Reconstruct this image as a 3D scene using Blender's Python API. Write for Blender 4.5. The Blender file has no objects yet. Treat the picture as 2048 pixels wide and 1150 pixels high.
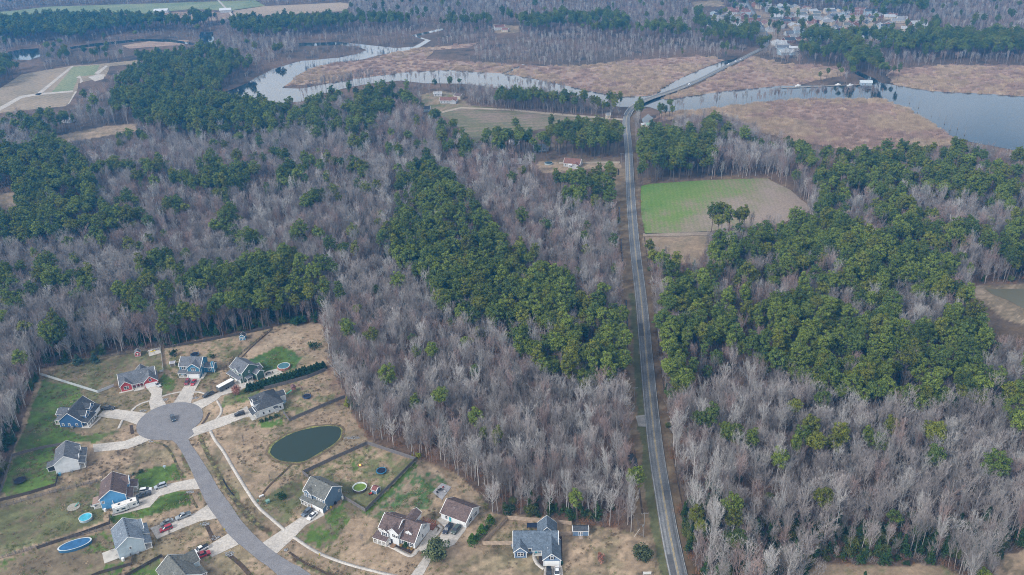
import bpy, bmesh, math, random
import numpy as np
from mathutils import Vector, Matrix, Euler
from mathutils.geometry import tessellate_polygon

# ------------------------------------------------------------------ camera, world, sun, exposure
S = bpy.context.scene
COL = S.collection
F_PX = 1700.0; CAM_H = 220.0; PITCH = math.radians(27.0657); ROLL = math.radians(1.826)
_s, _c = math.sin(PITCH), math.cos(PITCH)
_cr, _sr = math.cos(ROLL), math.sin(ROLL)
FW = np.array([0, _c, -_s]); R0 = np.array([1.0, 0, 0]); D0 = np.array([0, -_s, -_c])
RV = _cr*R0 + _sr*D0; DV = -_sr*R0 + _cr*D0
cam = bpy.data.cameras.new('camera'); cam_o = bpy.data.objects.new('camera', cam); COL.objects.link(cam_o)
cam.sensor_width = 36; cam.lens = F_PX/2048*36; cam.clip_start = 1; cam.clip_end = 12000
M = Matrix(((RV[0], -DV[0], -FW[0], 0), (RV[1], -DV[1], -FW[1], 0), (RV[2], -DV[2], -FW[2], CAM_H), (0, 0, 0, 1)))
cam_o.matrix_world = M
S.camera = cam_o

SUN_AZ = (-0.80, -0.60); SUN_EL = math.radians(38)
w = bpy.data.worlds.new("World"); S.world = w; w.use_nodes = True
nt = w.node_tree; nt.nodes.clear()
out = nt.nodes.new('ShaderNodeOutputWorld'); bg = nt.nodes.new('ShaderNodeBackground')
sky = nt.nodes.new('ShaderNodeTexSky'); sky.sky_type = 'NISHITA'; sky.sun_disc = False
sky.sun_elevation = SUN_EL; sky.sun_rotation = math.atan2(SUN_AZ[0], SUN_AZ[1]) % (2*math.pi)
sky.air_density = 1.3; sky.dust_density = 1.5
tc = nt.nodes.new('ShaderNodeTexCoord'); sx = nt.nodes.new('ShaderNodeSeparateXYZ')
nt.links.new(tc.outputs['Generated'], sx.inputs[0])
def wm(op, a, b=None):
    n = nt.nodes.new('ShaderNodeMath'); n.operation = op
    for i, v in enumerate((a, b)):
        if v is None: continue
        if isinstance(v, (int, float)): n.inputs[i].default_value = v
        else: nt.links.new(v, n.inputs[i])
    return n.outputs[0]
zz = wm('ADD', wm('MAXIMUM', sx.outputs[2], 0.0), 0.12)
cb = nt.nodes.new('ShaderNodeCombineXYZ')
nt.links.new(wm('DIVIDE', sx.outputs[0], zz), cb.inputs[0]); nt.links.new(wm('DIVIDE', sx.outputs[1], zz), cb.inputs[1])
nz = nt.nodes.new('ShaderNodeTexNoise'); nz.inputs['Scale'].default_value = 0.55; nz.inputs['Detail'].default_value = 5
ofs = nt.nodes.new('ShaderNodeVectorMath'); ofs.operation = 'ADD'; ofs.inputs[1].default_value = (27.2, 14.4, 0)
nt.links.new(cb.outputs[0], ofs.inputs[0]); nt.links.new(ofs.outputs[0], nz.inputs['Vector'])
cr_ = nt.nodes.new('ShaderNodeValToRGB'); cr_.color_ramp.elements[0].position = 0.36; cr_.color_ramp.elements[1].position = 0.56
nt.links.new(nz.outputs[0], cr_.inputs[0])
mx = nt.nodes.new('ShaderNodeMix'); mx.data_type = 'RGBA'
nt.links.new(cr_.outputs[0], mx.inputs[0]); nt.links.new(sky.outputs[0], mx.inputs[6]); mx.inputs[7].default_value = (11.5, 11.3, 11.0, 1)
hz_ = wm('ADD', wm('MULTIPLY', wm('POWER', wm('SUBTRACT', 1.0, wm('MAXIMUM', sx.outputs[2], 0.0)), 2.0), 1.1), 0.85)   # sky scaled brighter towards the horizon all round, added to whiten water reflections
vs = nt.nodes.new('ShaderNodeVectorMath'); vs.operation = 'SCALE'; nt.links.new(mx.outputs[2], vs.inputs[0]); nt.links.new(hz_, vs.inputs['Scale'])
nt.links.new(vs.outputs[0], bg.inputs[0]); bg.inputs[1].default_value = 0.051
nt.links.new(bg.outputs[0], out.inputs[0])
sun = bpy.data.lights.new('sun', 'SUN'); sun_o = bpy.data.objects.new('sun', sun); COL.objects.link(sun_o)
sun.energy = 1.5; sun.angle = math.radians(14); sun.color = (1.0, 0.95, 0.88)
sv = Vector((SUN_AZ[0]*math.cos(SUN_EL), SUN_AZ[1]*math.cos(SUN_EL), math.sin(SUN_EL)))
sun_o.rotation_euler = (-sv).to_track_quat('-Z', 'Y').to_euler(); sun_o.location = (-300, -100, 600)
S.view_settings.view_transform = 'Standard'; S.view_settings.look = 'None'
S.view_settings.exposure = 1.32; S.view_settings.gamma = 1.0; S.view_settings.use_curve_mapping = False
S.render.engine = 'CYCLES'
cy = S.cycles
cy.max_bounces = 5; cy.diffuse_bounces = 2; cy.glossy_bounces = 2; cy.transmission_bounces = 2; cy.transparent_max_bounces = 4; cy.volume_bounces = 0
cy.use_denoising = True; cy.denoiser = 'OPENIMAGEDENOISE'; cy.denoising_input_passes = 'RGB_ALBEDO_NORMAL'; cy.denoising_prefilter = 'NONE'
cy.pixel_filter_type = 'BLACKMAN_HARRIS'; cy.filter_width = 1.0
cy.use_adaptive_sampling = False
cy.caustics_reflective = False; cy.caustics_refractive = False

# ------------------------------------------------------------------ photo pixel (2048x1150) -> point on the plane z = h
def G(px, py, h=0.0):
    px = np.asarray(px, float); py = np.asarray(py, float)
    vx = (px-1024)/F_PX; vy = (py-575)/F_PX
    dx = FW[0]+vx*RV[0]+vy*DV[0]; dy = FW[1]+vx*RV[1]+vy*DV[1]; dz = FW[2]+vx*RV[2]+vy*DV[2]
    t = (CAM_H-h)/-dz
    return dx*t, dy*t
def P(x, y, z=0.0):
    q0, q1, q2 = np.asarray(x, float), np.asarray(y, float), np.asarray(z, float)-CAM_H
    w_ = q0*FW[0]+q1*FW[1]+q2*FW[2]
    return 1024+F_PX*(q0*RV[0]+q1*RV[1]+q2*RV[2])/w_, 575+F_PX*(q0*DV[0]+q1*DV[1]+q2*DV[2])/w_
def g(p, h=0.0):
    x, y = G(p[0], p[1], h); return float(x), float(y)
def inpoly(poly, x, y):
    x = np.asarray(x); y = np.asarray(y); r = np.zeros(x.shape, bool)
    n = len(poly); j = n-1
    for i in range(n):
        xi, yi = poly[i]; xj, yj = poly[j]
        if yi != yj:
            c_ = ((yi > y) != (yj > y)) & (x < (xj-xi)*(y-yi)/(yj-yi)+xi)
            r ^= c_
        j = i
    return r
def vnoise(x, y, sc, seed=0):
    x = np.asarray(x)/sc+seed*17.3; y = np.asarray(y)/sc-seed*9.1
    xi = np.floor(x); yi = np.floor(y); u = x-xi; v = y-yi
    u = u*u*(3-2*u); v = v*v*(3-2*v)
    def h_(a, b):
        t = np.sin(a*127.1+b*311.7+seed*74.7)*43758.5453
        return t-np.floor(t)
    return (h_(xi, yi)*(1-u)+h_(xi+1, yi)*u)*(1-v)+(h_(xi, yi+1)*(1-u)+h_(xi+1, yi+1)*u)*v
def fnoise(x, y, sc, seed=0, o=3):
    r = 0; a = 1; t = 0
    for i in range(o):
        r = r+a*vnoise(x, y, sc/2**i, seed+i*5); t += a; a *= 0.55
    return r/t

# ------------------------------------------------------------------ materials
MATS = {}
def mat(name, col, rough=0.8, var=0.12, scale=2.0, spec=0.3, metal=0.0, col2=None, bump=0.0, emis=None):
    if name in MATS: return MATS[name]
    m = bpy.data.materials.new(name); m.use_nodes = True; t = m.node_tree
    b = t.nodes['Principled BSDF']; b.inputs['Roughness'].default_value = rough; b.inputs['Metallic'].default_value = metal
    b.inputs['Specular IOR Level'].default_value = spec
    if emis: b.inputs['Emission Color'].default_value = (*emis, 1); b.inputs['Emission Strength'].default_value = 1.0
    tcn = t.nodes.new('ShaderNodeTexCoord'); n = t.nodes.new('ShaderNodeTexNoise'); n.inputs['Scale'].default_value = scale; n.inputs['Detail'].default_value = 4
    t.links.new(tcn.outputs['Object'], n.inputs['Vector'])
    r = t.nodes.new('ShaderNodeValToRGB'); c2 = col2 or tuple(c*(1+var) for c in col); c1 = col if col2 else tuple(c*(1-var) for c in col)
    r.color_ramp.elements[0].position = 0.35; r.color_ramp.elements[1].position = 0.65
    r.color_ramp.elements[0].color = (*c1, 1); r.color_ramp.elements[1].color = (*c2, 1)
    t.links.new(n.outputs[0], r.inputs[0]); t.links.new(r.outputs[0], b.inputs['Base Color'])
    if bump:
        bp = t.nodes.new('ShaderNodeBump'); bp.inputs['Strength'].default_value = bump; bp.inputs['Distance'].default_value = 0.1
        t.links.new(n.outputs[0], bp.inputs['Height']); t.links.new(bp.outputs[0], b.inputs['Normal'])
    MATS[name] = m; return m
def foliage_mat(name, c1, c2, rough=0.75):
    """leaf colour drifts from clump to clump (noise in the tree's own space) and from tree to tree"""
    m = bpy.data.materials.new(name); m.use_nodes = True; t = m.node_tree; b = t.nodes['Principled BSDF']
    b.inputs['Roughness'].default_value = rough; b.inputs['Specular IOR Level'].default_value = 0.15
    oi = t.nodes.new('ShaderNodeObjectInfo'); tcn = t.nodes.new('ShaderNodeTexCoord')
    n = t.nodes.new('ShaderNodeTexNoise'); n.inputs['Scale'].default_value = 0.7; n.inputs['Detail'].default_value = 2
    t.links.new(tcn.outputs['Object'], n.inputs['Vector'])
    r = t.nodes.new('ShaderNodeValToRGB'); r.color_ramp.elements[0].position = 0.3; r.color_ramp.elements[1].position = 0.7
    r.color_ramp.elements[0].color = (*c1, 1); r.color_ramp.elements[1].color = (*c2, 1)
    t.links.new(n.outputs[0], r.inputs[0])
    hs = t.nodes.new('ShaderNodeHueSaturation')
    mr = t.nodes.new('ShaderNodeMapRange'); mr.inputs[3].default_value = 0.75; mr.inputs[4].default_value = 1.3
    t.links.new(oi.outputs['Random'], mr.inputs[0]); t.links.new(mr.outputs[0], hs.inputs['Value'])
    t.links.new(r.outputs[0], hs.inputs['Color']); t.links.new(hs.outputs[0], b.inputs['Base Color'])
    MATS[name] = m; return m
WHITE = mat('white_paint', (0.72, 0.73, 0.74), 0.5, 0.03)
GLASS = mat('window_glass', (0.03, 0.035, 0.045), 0.08, 0.2, spec=0.6)
CONC = mat('concrete', (0.43, 0.41, 0.38), 0.9, 0.14, 0.35)
RUBBER = mat('rubber', (0.02, 0.02, 0.02), 0.8)
METAL = mat('grey_metal', (0.35, 0.36, 0.38), 0.4, 0.05, metal=0.6)
BLACKP = mat('black_plastic', (0.02, 0.02, 0.023), 0.5)

# ------------------------------------------------------------------ object helpers
def tag(o, label=None, cat=None, group=None, kind=None):
    if label: o['label'] = label
    if cat: o['category'] = cat
    if group: o['group'] = group
    if kind: o['kind'] = kind
    return o
def link(name, me, parent=None):
    o = bpy.data.objects.new(name, me); COL.objects.link(o)
    if parent is not None: o.parent = parent
    return o
def empty(name, loc, rz=0.0, label=None, cat=None, group=None):
    o = bpy.data.objects.new(name, None); COL.objects.link(o); o.location = loc; o.rotation_euler = (0, 0, rz)
    return tag(o, label, cat, group)
def np_mesh(name, V, F, mats, mi=None, smooth=False):
    """V (n,3); F list of int arrays (k,3) or (k,4); mi list of material index per array or per-face array"""
    me = bpy.data.meshes.new(name); V = np.asarray(V, np.float32)
    me.vertices.add(len(V)); me.vertices.foreach_set('co', V.ravel())
    loops = np.concatenate([np.asarray(f).ravel() for f in F]) if F else np.zeros(0, int)
    tot = np.concatenate([np.full(len(f), np.asarray(f).shape[1]) for f in F])
    st = np.concatenate([[0], np.cumsum(tot)[:-1]])
    me.loops.add(len(loops)); me.loops.foreach_set('vertex_index', loops.astype(np.int32))
    me.polygons.add(len(tot)); me.polygons.foreach_set('loop_start', st.astype(np.int32)); me.polygons.foreach_set('loop_total', tot.astype(np.int32))
    for m in mats: me.materials.append(m)
    if mi is not None:
        arr = np.concatenate([np.full(len(f), a) for f, a in zip(F, mi)])
        me.polygons.foreach_set('material_index', arr.astype(np.int32))
    me.update(calc_edges=True)
    if smooth: me.polygons.foreach_set('use_smooth', np.ones(len(tot), bool))
    return me
class MB:
    def __init__(s): s.v = []; s.f = []
    def quad(s, a, b, c, d):
        n = len(s.v); s.v += [a, b, c, d]; s.f.append((n, n+1, n+2, n+3)); return s
    def poly(s, pts):
        n = len(s.v); s.v += list(pts); s.f.append(tuple(range(n, n+len(pts)))); return s
    def box(s, x0, x1, y0, y1, z0, z1, taper=0.0):
        n = len(s.v); t = taper
        s.v += [(x0, y0, z0), (x1, y0, z0), (x1, y1, z0), (x0, y1, z0), (x0+t, y0+t, z1), (x1-t, y0+t, z1), (x1-t, y1-t, z1), (x0+t, y1-t, z1)]
        s.f += [(n, n+3, n+2, n+1), (n+4, n+5, n+6, n+7), (n, n+1, n+5, n+4), (n+1, n+2, n+6, n+5), (n+2, n+3, n+7, n+6), (n+3, n, n+4, n+7)]
        return s
    def prism(s, pts, axis, a, b):
        """pts 2-D outline extruded between a and b along axis"""
        n = len(s.v); k = len(pts)
        def mk(p, q): return {'x': (q, p[0], p[1]), 'y': (p[0], q, p[1]), 'z': (p[0], p[1], q)}[axis]
        s.v += [mk(p, a) for p in pts]+[mk(p, b) for p in pts]
        s.f.append(tuple(range(n, n+k))[::-1]); s.f.append(tuple(range(n+k, n+2*k)))
        for i in range(k):
            j = (i+1) % k; s.f.append((n+i, n+j, n+k+j, n+k+i))
        return s
    def tube(s, pts, rad, k=6):
        pts = [Vector(p) for p in pts]; n0 = len(s.v)
        for i, p in enumerate(pts):
            d = (pts[min(i+1, len(pts)-1)]-pts[max(i-1, 0)]).normalized()
            u = d.orthogonal().normalized(); v = d.cross(u); r = rad[i] if isinstance(rad, (list, tuple)) else rad
            for j in range(k):
                a = 2*math.pi*j/k; s.v.append(tuple(p+u*math.cos(a)*r+v*math.sin(a)*r))
        for i in range(len(pts)-1):
            for j in range(k):
                a = n0+i*k+j; b = n0+i*k+(j+1) % k; s.f.append((a, b, b+k, a+k))
        s.f.append(tuple(n0+j for j in range(k))[::-1]); s.f.append(tuple(n0+(len(pts)-1)*k+j for j in range(k)))
        return s
    def cyl(s, x, y, z0, z1, r0, r1=None, k=12):
        r1 = r0 if r1 is None else r1
        return s.tube([(x, y, z0), (x, y, z1)], [r0, r1], k)
    def mesh(s, name, m):
        me = bpy.data.meshes.new(name); me.from_pydata(s.v, [], s.f); 
        for q in (m if isinstance(m, (list, tuple)) else [m]): me.materials.append(q)
        bm = bmesh.new(); bm.from_mesh(me); bmesh.ops.recalc_face_normals(bm, faces=bm.faces); bm.to_mesh(me); bm.free()
        return me
    def obj(s, name, m, parent=None): return link(name, s.mesh(name, m), parent)
def copy_tree(o, parent=None):
    c = o.copy(); COL.objects.link(c)
    if parent is not None: c.parent = parent
    for ch in o.children: copy_tree(ch, c)
    return c
def smooth_line(pts, step):
    pts = [Vector(p) for p in pts]; out_ = []
    P_ = [pts[0]*2-pts[1]]+pts+[pts[-1]*2-pts[-2]]
    for i in range(1, len(P_)-2):
        n = max(1, int((P_[i+1]-P_[i]).length/step))
        for k in range(n):
            t = k/n; a, b, c, d = P_[i-1], P_[i], P_[i+1], P_[i+2]
            out_.append(0.5*((2*b)+(-a+c)*t+(2*a-5*b+4*c-d)*t*t+(-a+3*b-3*c+d)*t**3))
    out_.append(pts[-1]); return out_
def ribbon(name, pts, wl, wr, z, m, kind='structure', zf=None, thick=0.0):
    """strip along pts between offsets wl (left) and wr (right); wl/wr numbers"""
    V = []; Fq = []
    n = len(pts)
    for i, p in enumerate(pts):
        d = (pts[min(i+1, n-1)]-pts[max(i-1, 0)]).normalized(); nn = Vector((-d.y, d.x)).normalized()
        a = p.xy+nn*wl; b = p.xy-nn*wr; z_ = z+(zf(p) if zf else 0)
        V += [(a.x, a.y, z_), (b.x, b.y, z_)]
        if i: k = 2*i; Fq.append((k-2, k-1, k+1, k))
    if thick:
        k0 = len(V); V += [(v[0], v[1], v[2]-thick) for v in V[:k0]]
        for i in range(n-1):
            k = 2*i; Fq.append((k, k+2, k0+k+2, k0+k)); Fq.append((k+1, k0+k+1, k0+k+3, k+3)); Fq.append((k0+k, k0+k+2, k0+k+3, k0+k+1))
    o = link(name, np_mesh(name, V, [np.array(Fq)], [m]))
    return tag(o, kind=kind)
def outline(px, jit=0.0, step=4.0, seed=1, world=False):
    """photo outline -> ground outline, edges cut short and pushed about a little so no border is ruler-straight"""
    W_ = [g(p) if not world else p for p in px]; o = []
    for i in range(len(W_)):
        a = np.array(W_[i]); b = np.array(W_[(i+1) % len(W_)]); L = np.linalg.norm(b-a); n = max(1, int(L/step)) if jit else 1
        for k in range(n): o.append(a+(b-a)*k/n)
    o = np.array(o)
    if jit:
        o[:, 0] += (fnoise(o[:, 0], o[:, 1], step*3, seed)-0.5)*2*jit; o[:, 1] += (fnoise(o[:, 0]+99, o[:, 1], step*3, seed+3)-0.5)*2*jit
    return o
def sheet(name, pts, z, m, thick=0.0, kind='structure', parent=None):
    tri = tessellate_polygon([[Vector((p[0], p[1], 0)) for p in pts]])
    V = [(p[0], p[1], z) for p in pts]; F = [tuple(t) for t in tri]
    n = len(pts)
    if thick:
        V += [(p[0], p[1], z-thick) for p in pts]; F += [(i, (i+1) % n, n+(i+1) % n, n+i) for i in range(n)]
    me = bpy.data.meshes.new(name); me.from_pydata(V, [], F); me.materials.append(m)
    bm = bmesh.new(); bm.from_mesh(me); bmesh.ops.recalc_face_normals(bm, faces=bm.faces)
    up = sum(f.normal.z*f.calc_area() for f in bm.faces)
    if up < 0: bmesh.ops.reverse_faces(bm, faces=bm.faces)
    bm.to_mesh(me); bm.free()
    o = link(name, me, parent)
    if kind: tag(o, kind=kind)
    return o

# ------------------------------------------------------------------ land cover outlines (traced on the photo, laid on the ground plane)
HOOD = [(-300, 1290), (-60, 1010), (0, 985), (25, 905), (82, 737), (200, 712), (340, 692), (545, 655), (590, 645), (640, 648), (655, 690), (668, 760), (690, 800), (715, 850), (735, 880), (780, 895), (832, 916), (880, 935), (915, 950), (960, 985), (985, 1028), (1020, 1028), (1145, 1042), (1185, 1052), (1270, 1066), (1310, 1100), (1330, 1150), (1350, 1290)]
F1 = [(1281, 372), (1300, 368), (1420, 360), (1535, 357), (1580, 380), (1625, 418), (1560, 450), (1480, 455), (1420, 462), (1290, 468), (1284, 440)]
F1B = [(1284, 474), (1420, 470), (1410, 500), (1400, 528), (1340, 522), (1300, 510), (1288, 495)]
F2 = [(877, 228), (922, 217), (1005, 221), (1107, 228), (1210, 238), (1238, 242), (1236, 250), (1115, 252), (1066, 262), (1021, 267), (972, 277), (951, 283), (922, 260), (908, 244)]
FARM = [(840, 190), (880, 181), (908, 186), (922, 197), (940, 211), (1020, 219), (922, 217), (877, 228), (857, 230), (846, 205)]
F5 = [(1076, 322), (1117, 320), (1240, 320), (1241, 336), (1158, 340), (1093, 347), (1076, 340)]
LF = [(-300, 215), (-60, 185), (0, 176), (43, 149), (146, 131), (199, 128), (276, 120), (272, 128), (219, 133), (212, 153), (159, 166), (149, 193), (133, 212), (0, 226), (-300, 262)]
LFG = [(103, 186), (146, 134), (199, 130), (190, 150), (157, 153), (146, 182), (75, 188)]
CLR = [(100, 276), (139, 266), (212, 252), (276, 246), (272, 262), (186, 276), (126, 285)]
CLR2 = [(-60, 387), (35, 385), (43, 420), (-60, 425)]
TF = [(-200, 40), (20, 22), (100, 13), (430, 3), (510, 1), (530, 12), (460, 22), (380, 18), (300, 27), (100, 25), (-200, 50)]
TF2 = [(465, 20), (518, 13), (680, 5), (700, 8), (690, 22), (598, 27), (471, 35)]
FCOMP = [(305, 25), (400, 22), (460, 25), (470, 37), (400, 45), (330, 38)]
RP = [(1928, 580), (1960, 570), (2048, 570), (2250, 575), (2250, 720), (2048, 700), (1990, 672), (1965, 640), (1950, 600)]
BR = [(1590, 1160), (1640, 1122), (1720, 1128), (1890, 1132), (1935, 1165)]
BR2 = [(1985, 1150), (2000, 1112), (2048, 1096), (2200, 1090), (2200, 1290), (1980, 1290)]
YN = [(1278, 258), (1345, 264), (1335, 290), (1283, 285)]
CLN = [(985, 48), (1040, 52), (1035, 66), (990, 66)]
CL3 = [(1385, 4), (1440, 0), (1450, 12), (1390, 14)]
M1 = [(561, 173), (591, 156), (624, 133), (680, 126), (746, 118), (793, 102), (860, 95), (955, 85), (940, 95), (870, 100), (850, 118), (950, 126), (1050, 131), (1150, 133), (1300, 118), (1400, 112), (1450, 119), (1422, 130), (1380, 147), (1358, 157), (1322, 176), (1310, 189), (1285, 192), (1240, 194), (1180, 184), (1122, 169), (1060, 156), (1005, 147), (866, 142), (746, 153), (680, 163)]
M2 = [(1328, 198), (1372, 178), (1402, 165), (1437, 147), (1486, 123), (1506, 111), (1560, 128), (1650, 132), (1690, 137), (1690, 150), (1640, 160), (1600, 172), (1560, 173), (1450, 184), (1368, 196)]
M3 = [(1775, 150), (1790, 140), (1830, 135), (1900, 130), (2048, 132), (2300, 130), (2300, 210), (2048, 193), (1940, 187), (1863, 183), (1813, 175), (1785, 168)]
M4 = [(1300, 248), (1310, 235), (1368, 221), (1434, 215), (1527, 205), (1580, 198), (1667, 197), (1763, 197), (1816, 218), (1833, 231), (1916, 279), (1905, 290), (1700, 300), (1600, 284), (1500, 258), (1430, 238), (1370, 233), (1315, 246)]
M5 = [(240, 92), (300, 82), (380, 80), (365, 90), (260, 97)]
RIV = [(597, 86), (680, 84), (720, 88), (793, 96), (829, 93), (852, 80), (823, 71), (886, 56), (890, 59), (835, 72), (862, 81), (838, 96), (815, 101), (760, 110), (720, 120), (680, 124), (630, 134), (601, 147), (585, 160), (563, 176), (608, 177), (680, 163), (746, 153), (823, 143), (900, 141), (985, 146), (1003, 147), (1046, 128), (1050, 129), (1012, 148), (1060, 156), (1122, 169), (1180, 183), (1240, 193), (1285, 193), (1312, 190), (1323, 177), (1358, 158), (1380, 148), (1422, 131), (1446, 122), (1476, 116), (1472, 120), (1434, 139), (1398, 157), (1367, 170), (1345, 179), (1327, 188), (1322, 198), (1345, 198), (1368, 194), (1450, 182), (1560, 172), (1620, 172), (1720, 170), (1744, 171), (1735, 160), (1706, 146), (1716, 143), (1765, 166), (1813, 174), (1863, 182), (2048, 192), (2300, 208), (2300, 330), (2048, 305), (1916, 279), (1833, 232), (1816, 219), (1763, 199), (1667, 199), (1580, 200), (1527, 206), (1434, 216), (1368, 223), (1325, 223), (1300, 214), (1280, 213), (1262, 214), (1240, 214), (1180, 201), (1130, 192), (1080, 182), (1000, 177), (930, 168), (850, 167), (800, 161), (750, 166), (700, 174), (640, 190), (600, 203), (560, 206), (500, 196), (440, 187), (470, 176), (498, 165), (512, 155), (545, 138), (603, 122), (680, 115), (715, 108), (735, 100), (715, 93), (680, 90), (598, 92)]
W4 = [(400, 65), (428, 63), (424, 88), (392, 90), (398, 78)]
W5 = [(140, 94), (190, 87), (282, 78), (340, 79), (390, 86), (388, 90), (340, 84), (282, 82), (200, 91), (145, 98)]
W6 = [(13, 104), (40, 99), (76, 97), (82, 113), (60, 120), (25, 119)]
W7 = [(1283, 238), (1296, 228), (1306, 236), (1300, 248), (1288, 250)]
POND = [(540, 905), (545, 893), (560, 880), (590, 865), (620, 857), (650, 853), (672, 853), (682, 860), (679, 875), (665, 890), (640, 905), (620, 917), (600, 924), (570, 923), (550, 916)]
RPOND = [(1972, 577), (2048, 577), (2250, 585), (2250, 650), (2048, 618), (2015, 600), (1985, 588)]
RPOND2 = [(1965, 628), (2000, 640), (2060, 668), (2250, 700), (2250, 722), (2048, 698), (1992, 672), (1968, 648)]
TOWN = [(1395, 45), (1480, 12), (1620, 18), (1790, 35), (1860, 60), (1880, 75), (1800, 84), (1660, 84), (1590, 80), (1570, 118), (1535, 110), (1528, 82), (1500, 66), (1440, 62)]
SCRUB = [(690, 60), (820, 62), (1000, 62), (1120, 75), (1300, 80), (1400, 90), (1500, 100), (1450, 118), (1400, 112), (1300, 118), (1150, 133), (1050, 131), (950, 126), (850, 118), (870, 100), (940, 95), (955, 85), (860, 95), (840, 70), (700, 80)]
# road centre line in photo pixels
ROADPX = [(1392, 1290), (1357, 1150), (1341, 1075), (1328, 1000), (1312, 900), (1301, 800), (1293.5, 720), (1282.5, 600), (1270.5, 500), (1262, 400), (1257, 300), (1253, 258), (1252, 245), (1254.5, 232), (1263, 219.5), (1279, 209.5), (1299, 200.5), (1323, 192), (1345, 183.5), (1367, 174.5), (1398, 161), (1433, 143), (1455, 131.5), (1482, 119), (1504, 107.5), (1526, 96), (1534, 84), (1532, 70), (1524, 56), (1516, 40), (1500, 15), (1480, -15)]
ROADC = smooth_line([Vector((*g(p), 0)) for p in ROADPX], 6.0)
RC = np.array([(p.x, p.y) for p in ROADC])
def road_side(x, y):
    """signed distance to the road centre line, + on the left when looking away from the camera"""
    x = np.asarray(x); y = np.asarray(y); best = np.full(x.shape, 1e9); sg = np.zeros(x.shape)
    for i in range(len(RC)-1):
        a = RC[i]; b = RC[i+1]; d = b-a; L2 = d@d
        t = np.clip(((x-a[0])*d[0]+(y-a[1])*d[1])/L2, 0, 1)
        ex = x-a[0]-t*d[0]; ey = y-a[1]-t*d[1]; dd = ex*ex+ey*ey
        k = dd < best; best = np.where(k, dd, best); sg = np.where(k, np.sign(d[0]*ey-d[1]*ex), sg)
    return np.sqrt(best)*sg

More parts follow.
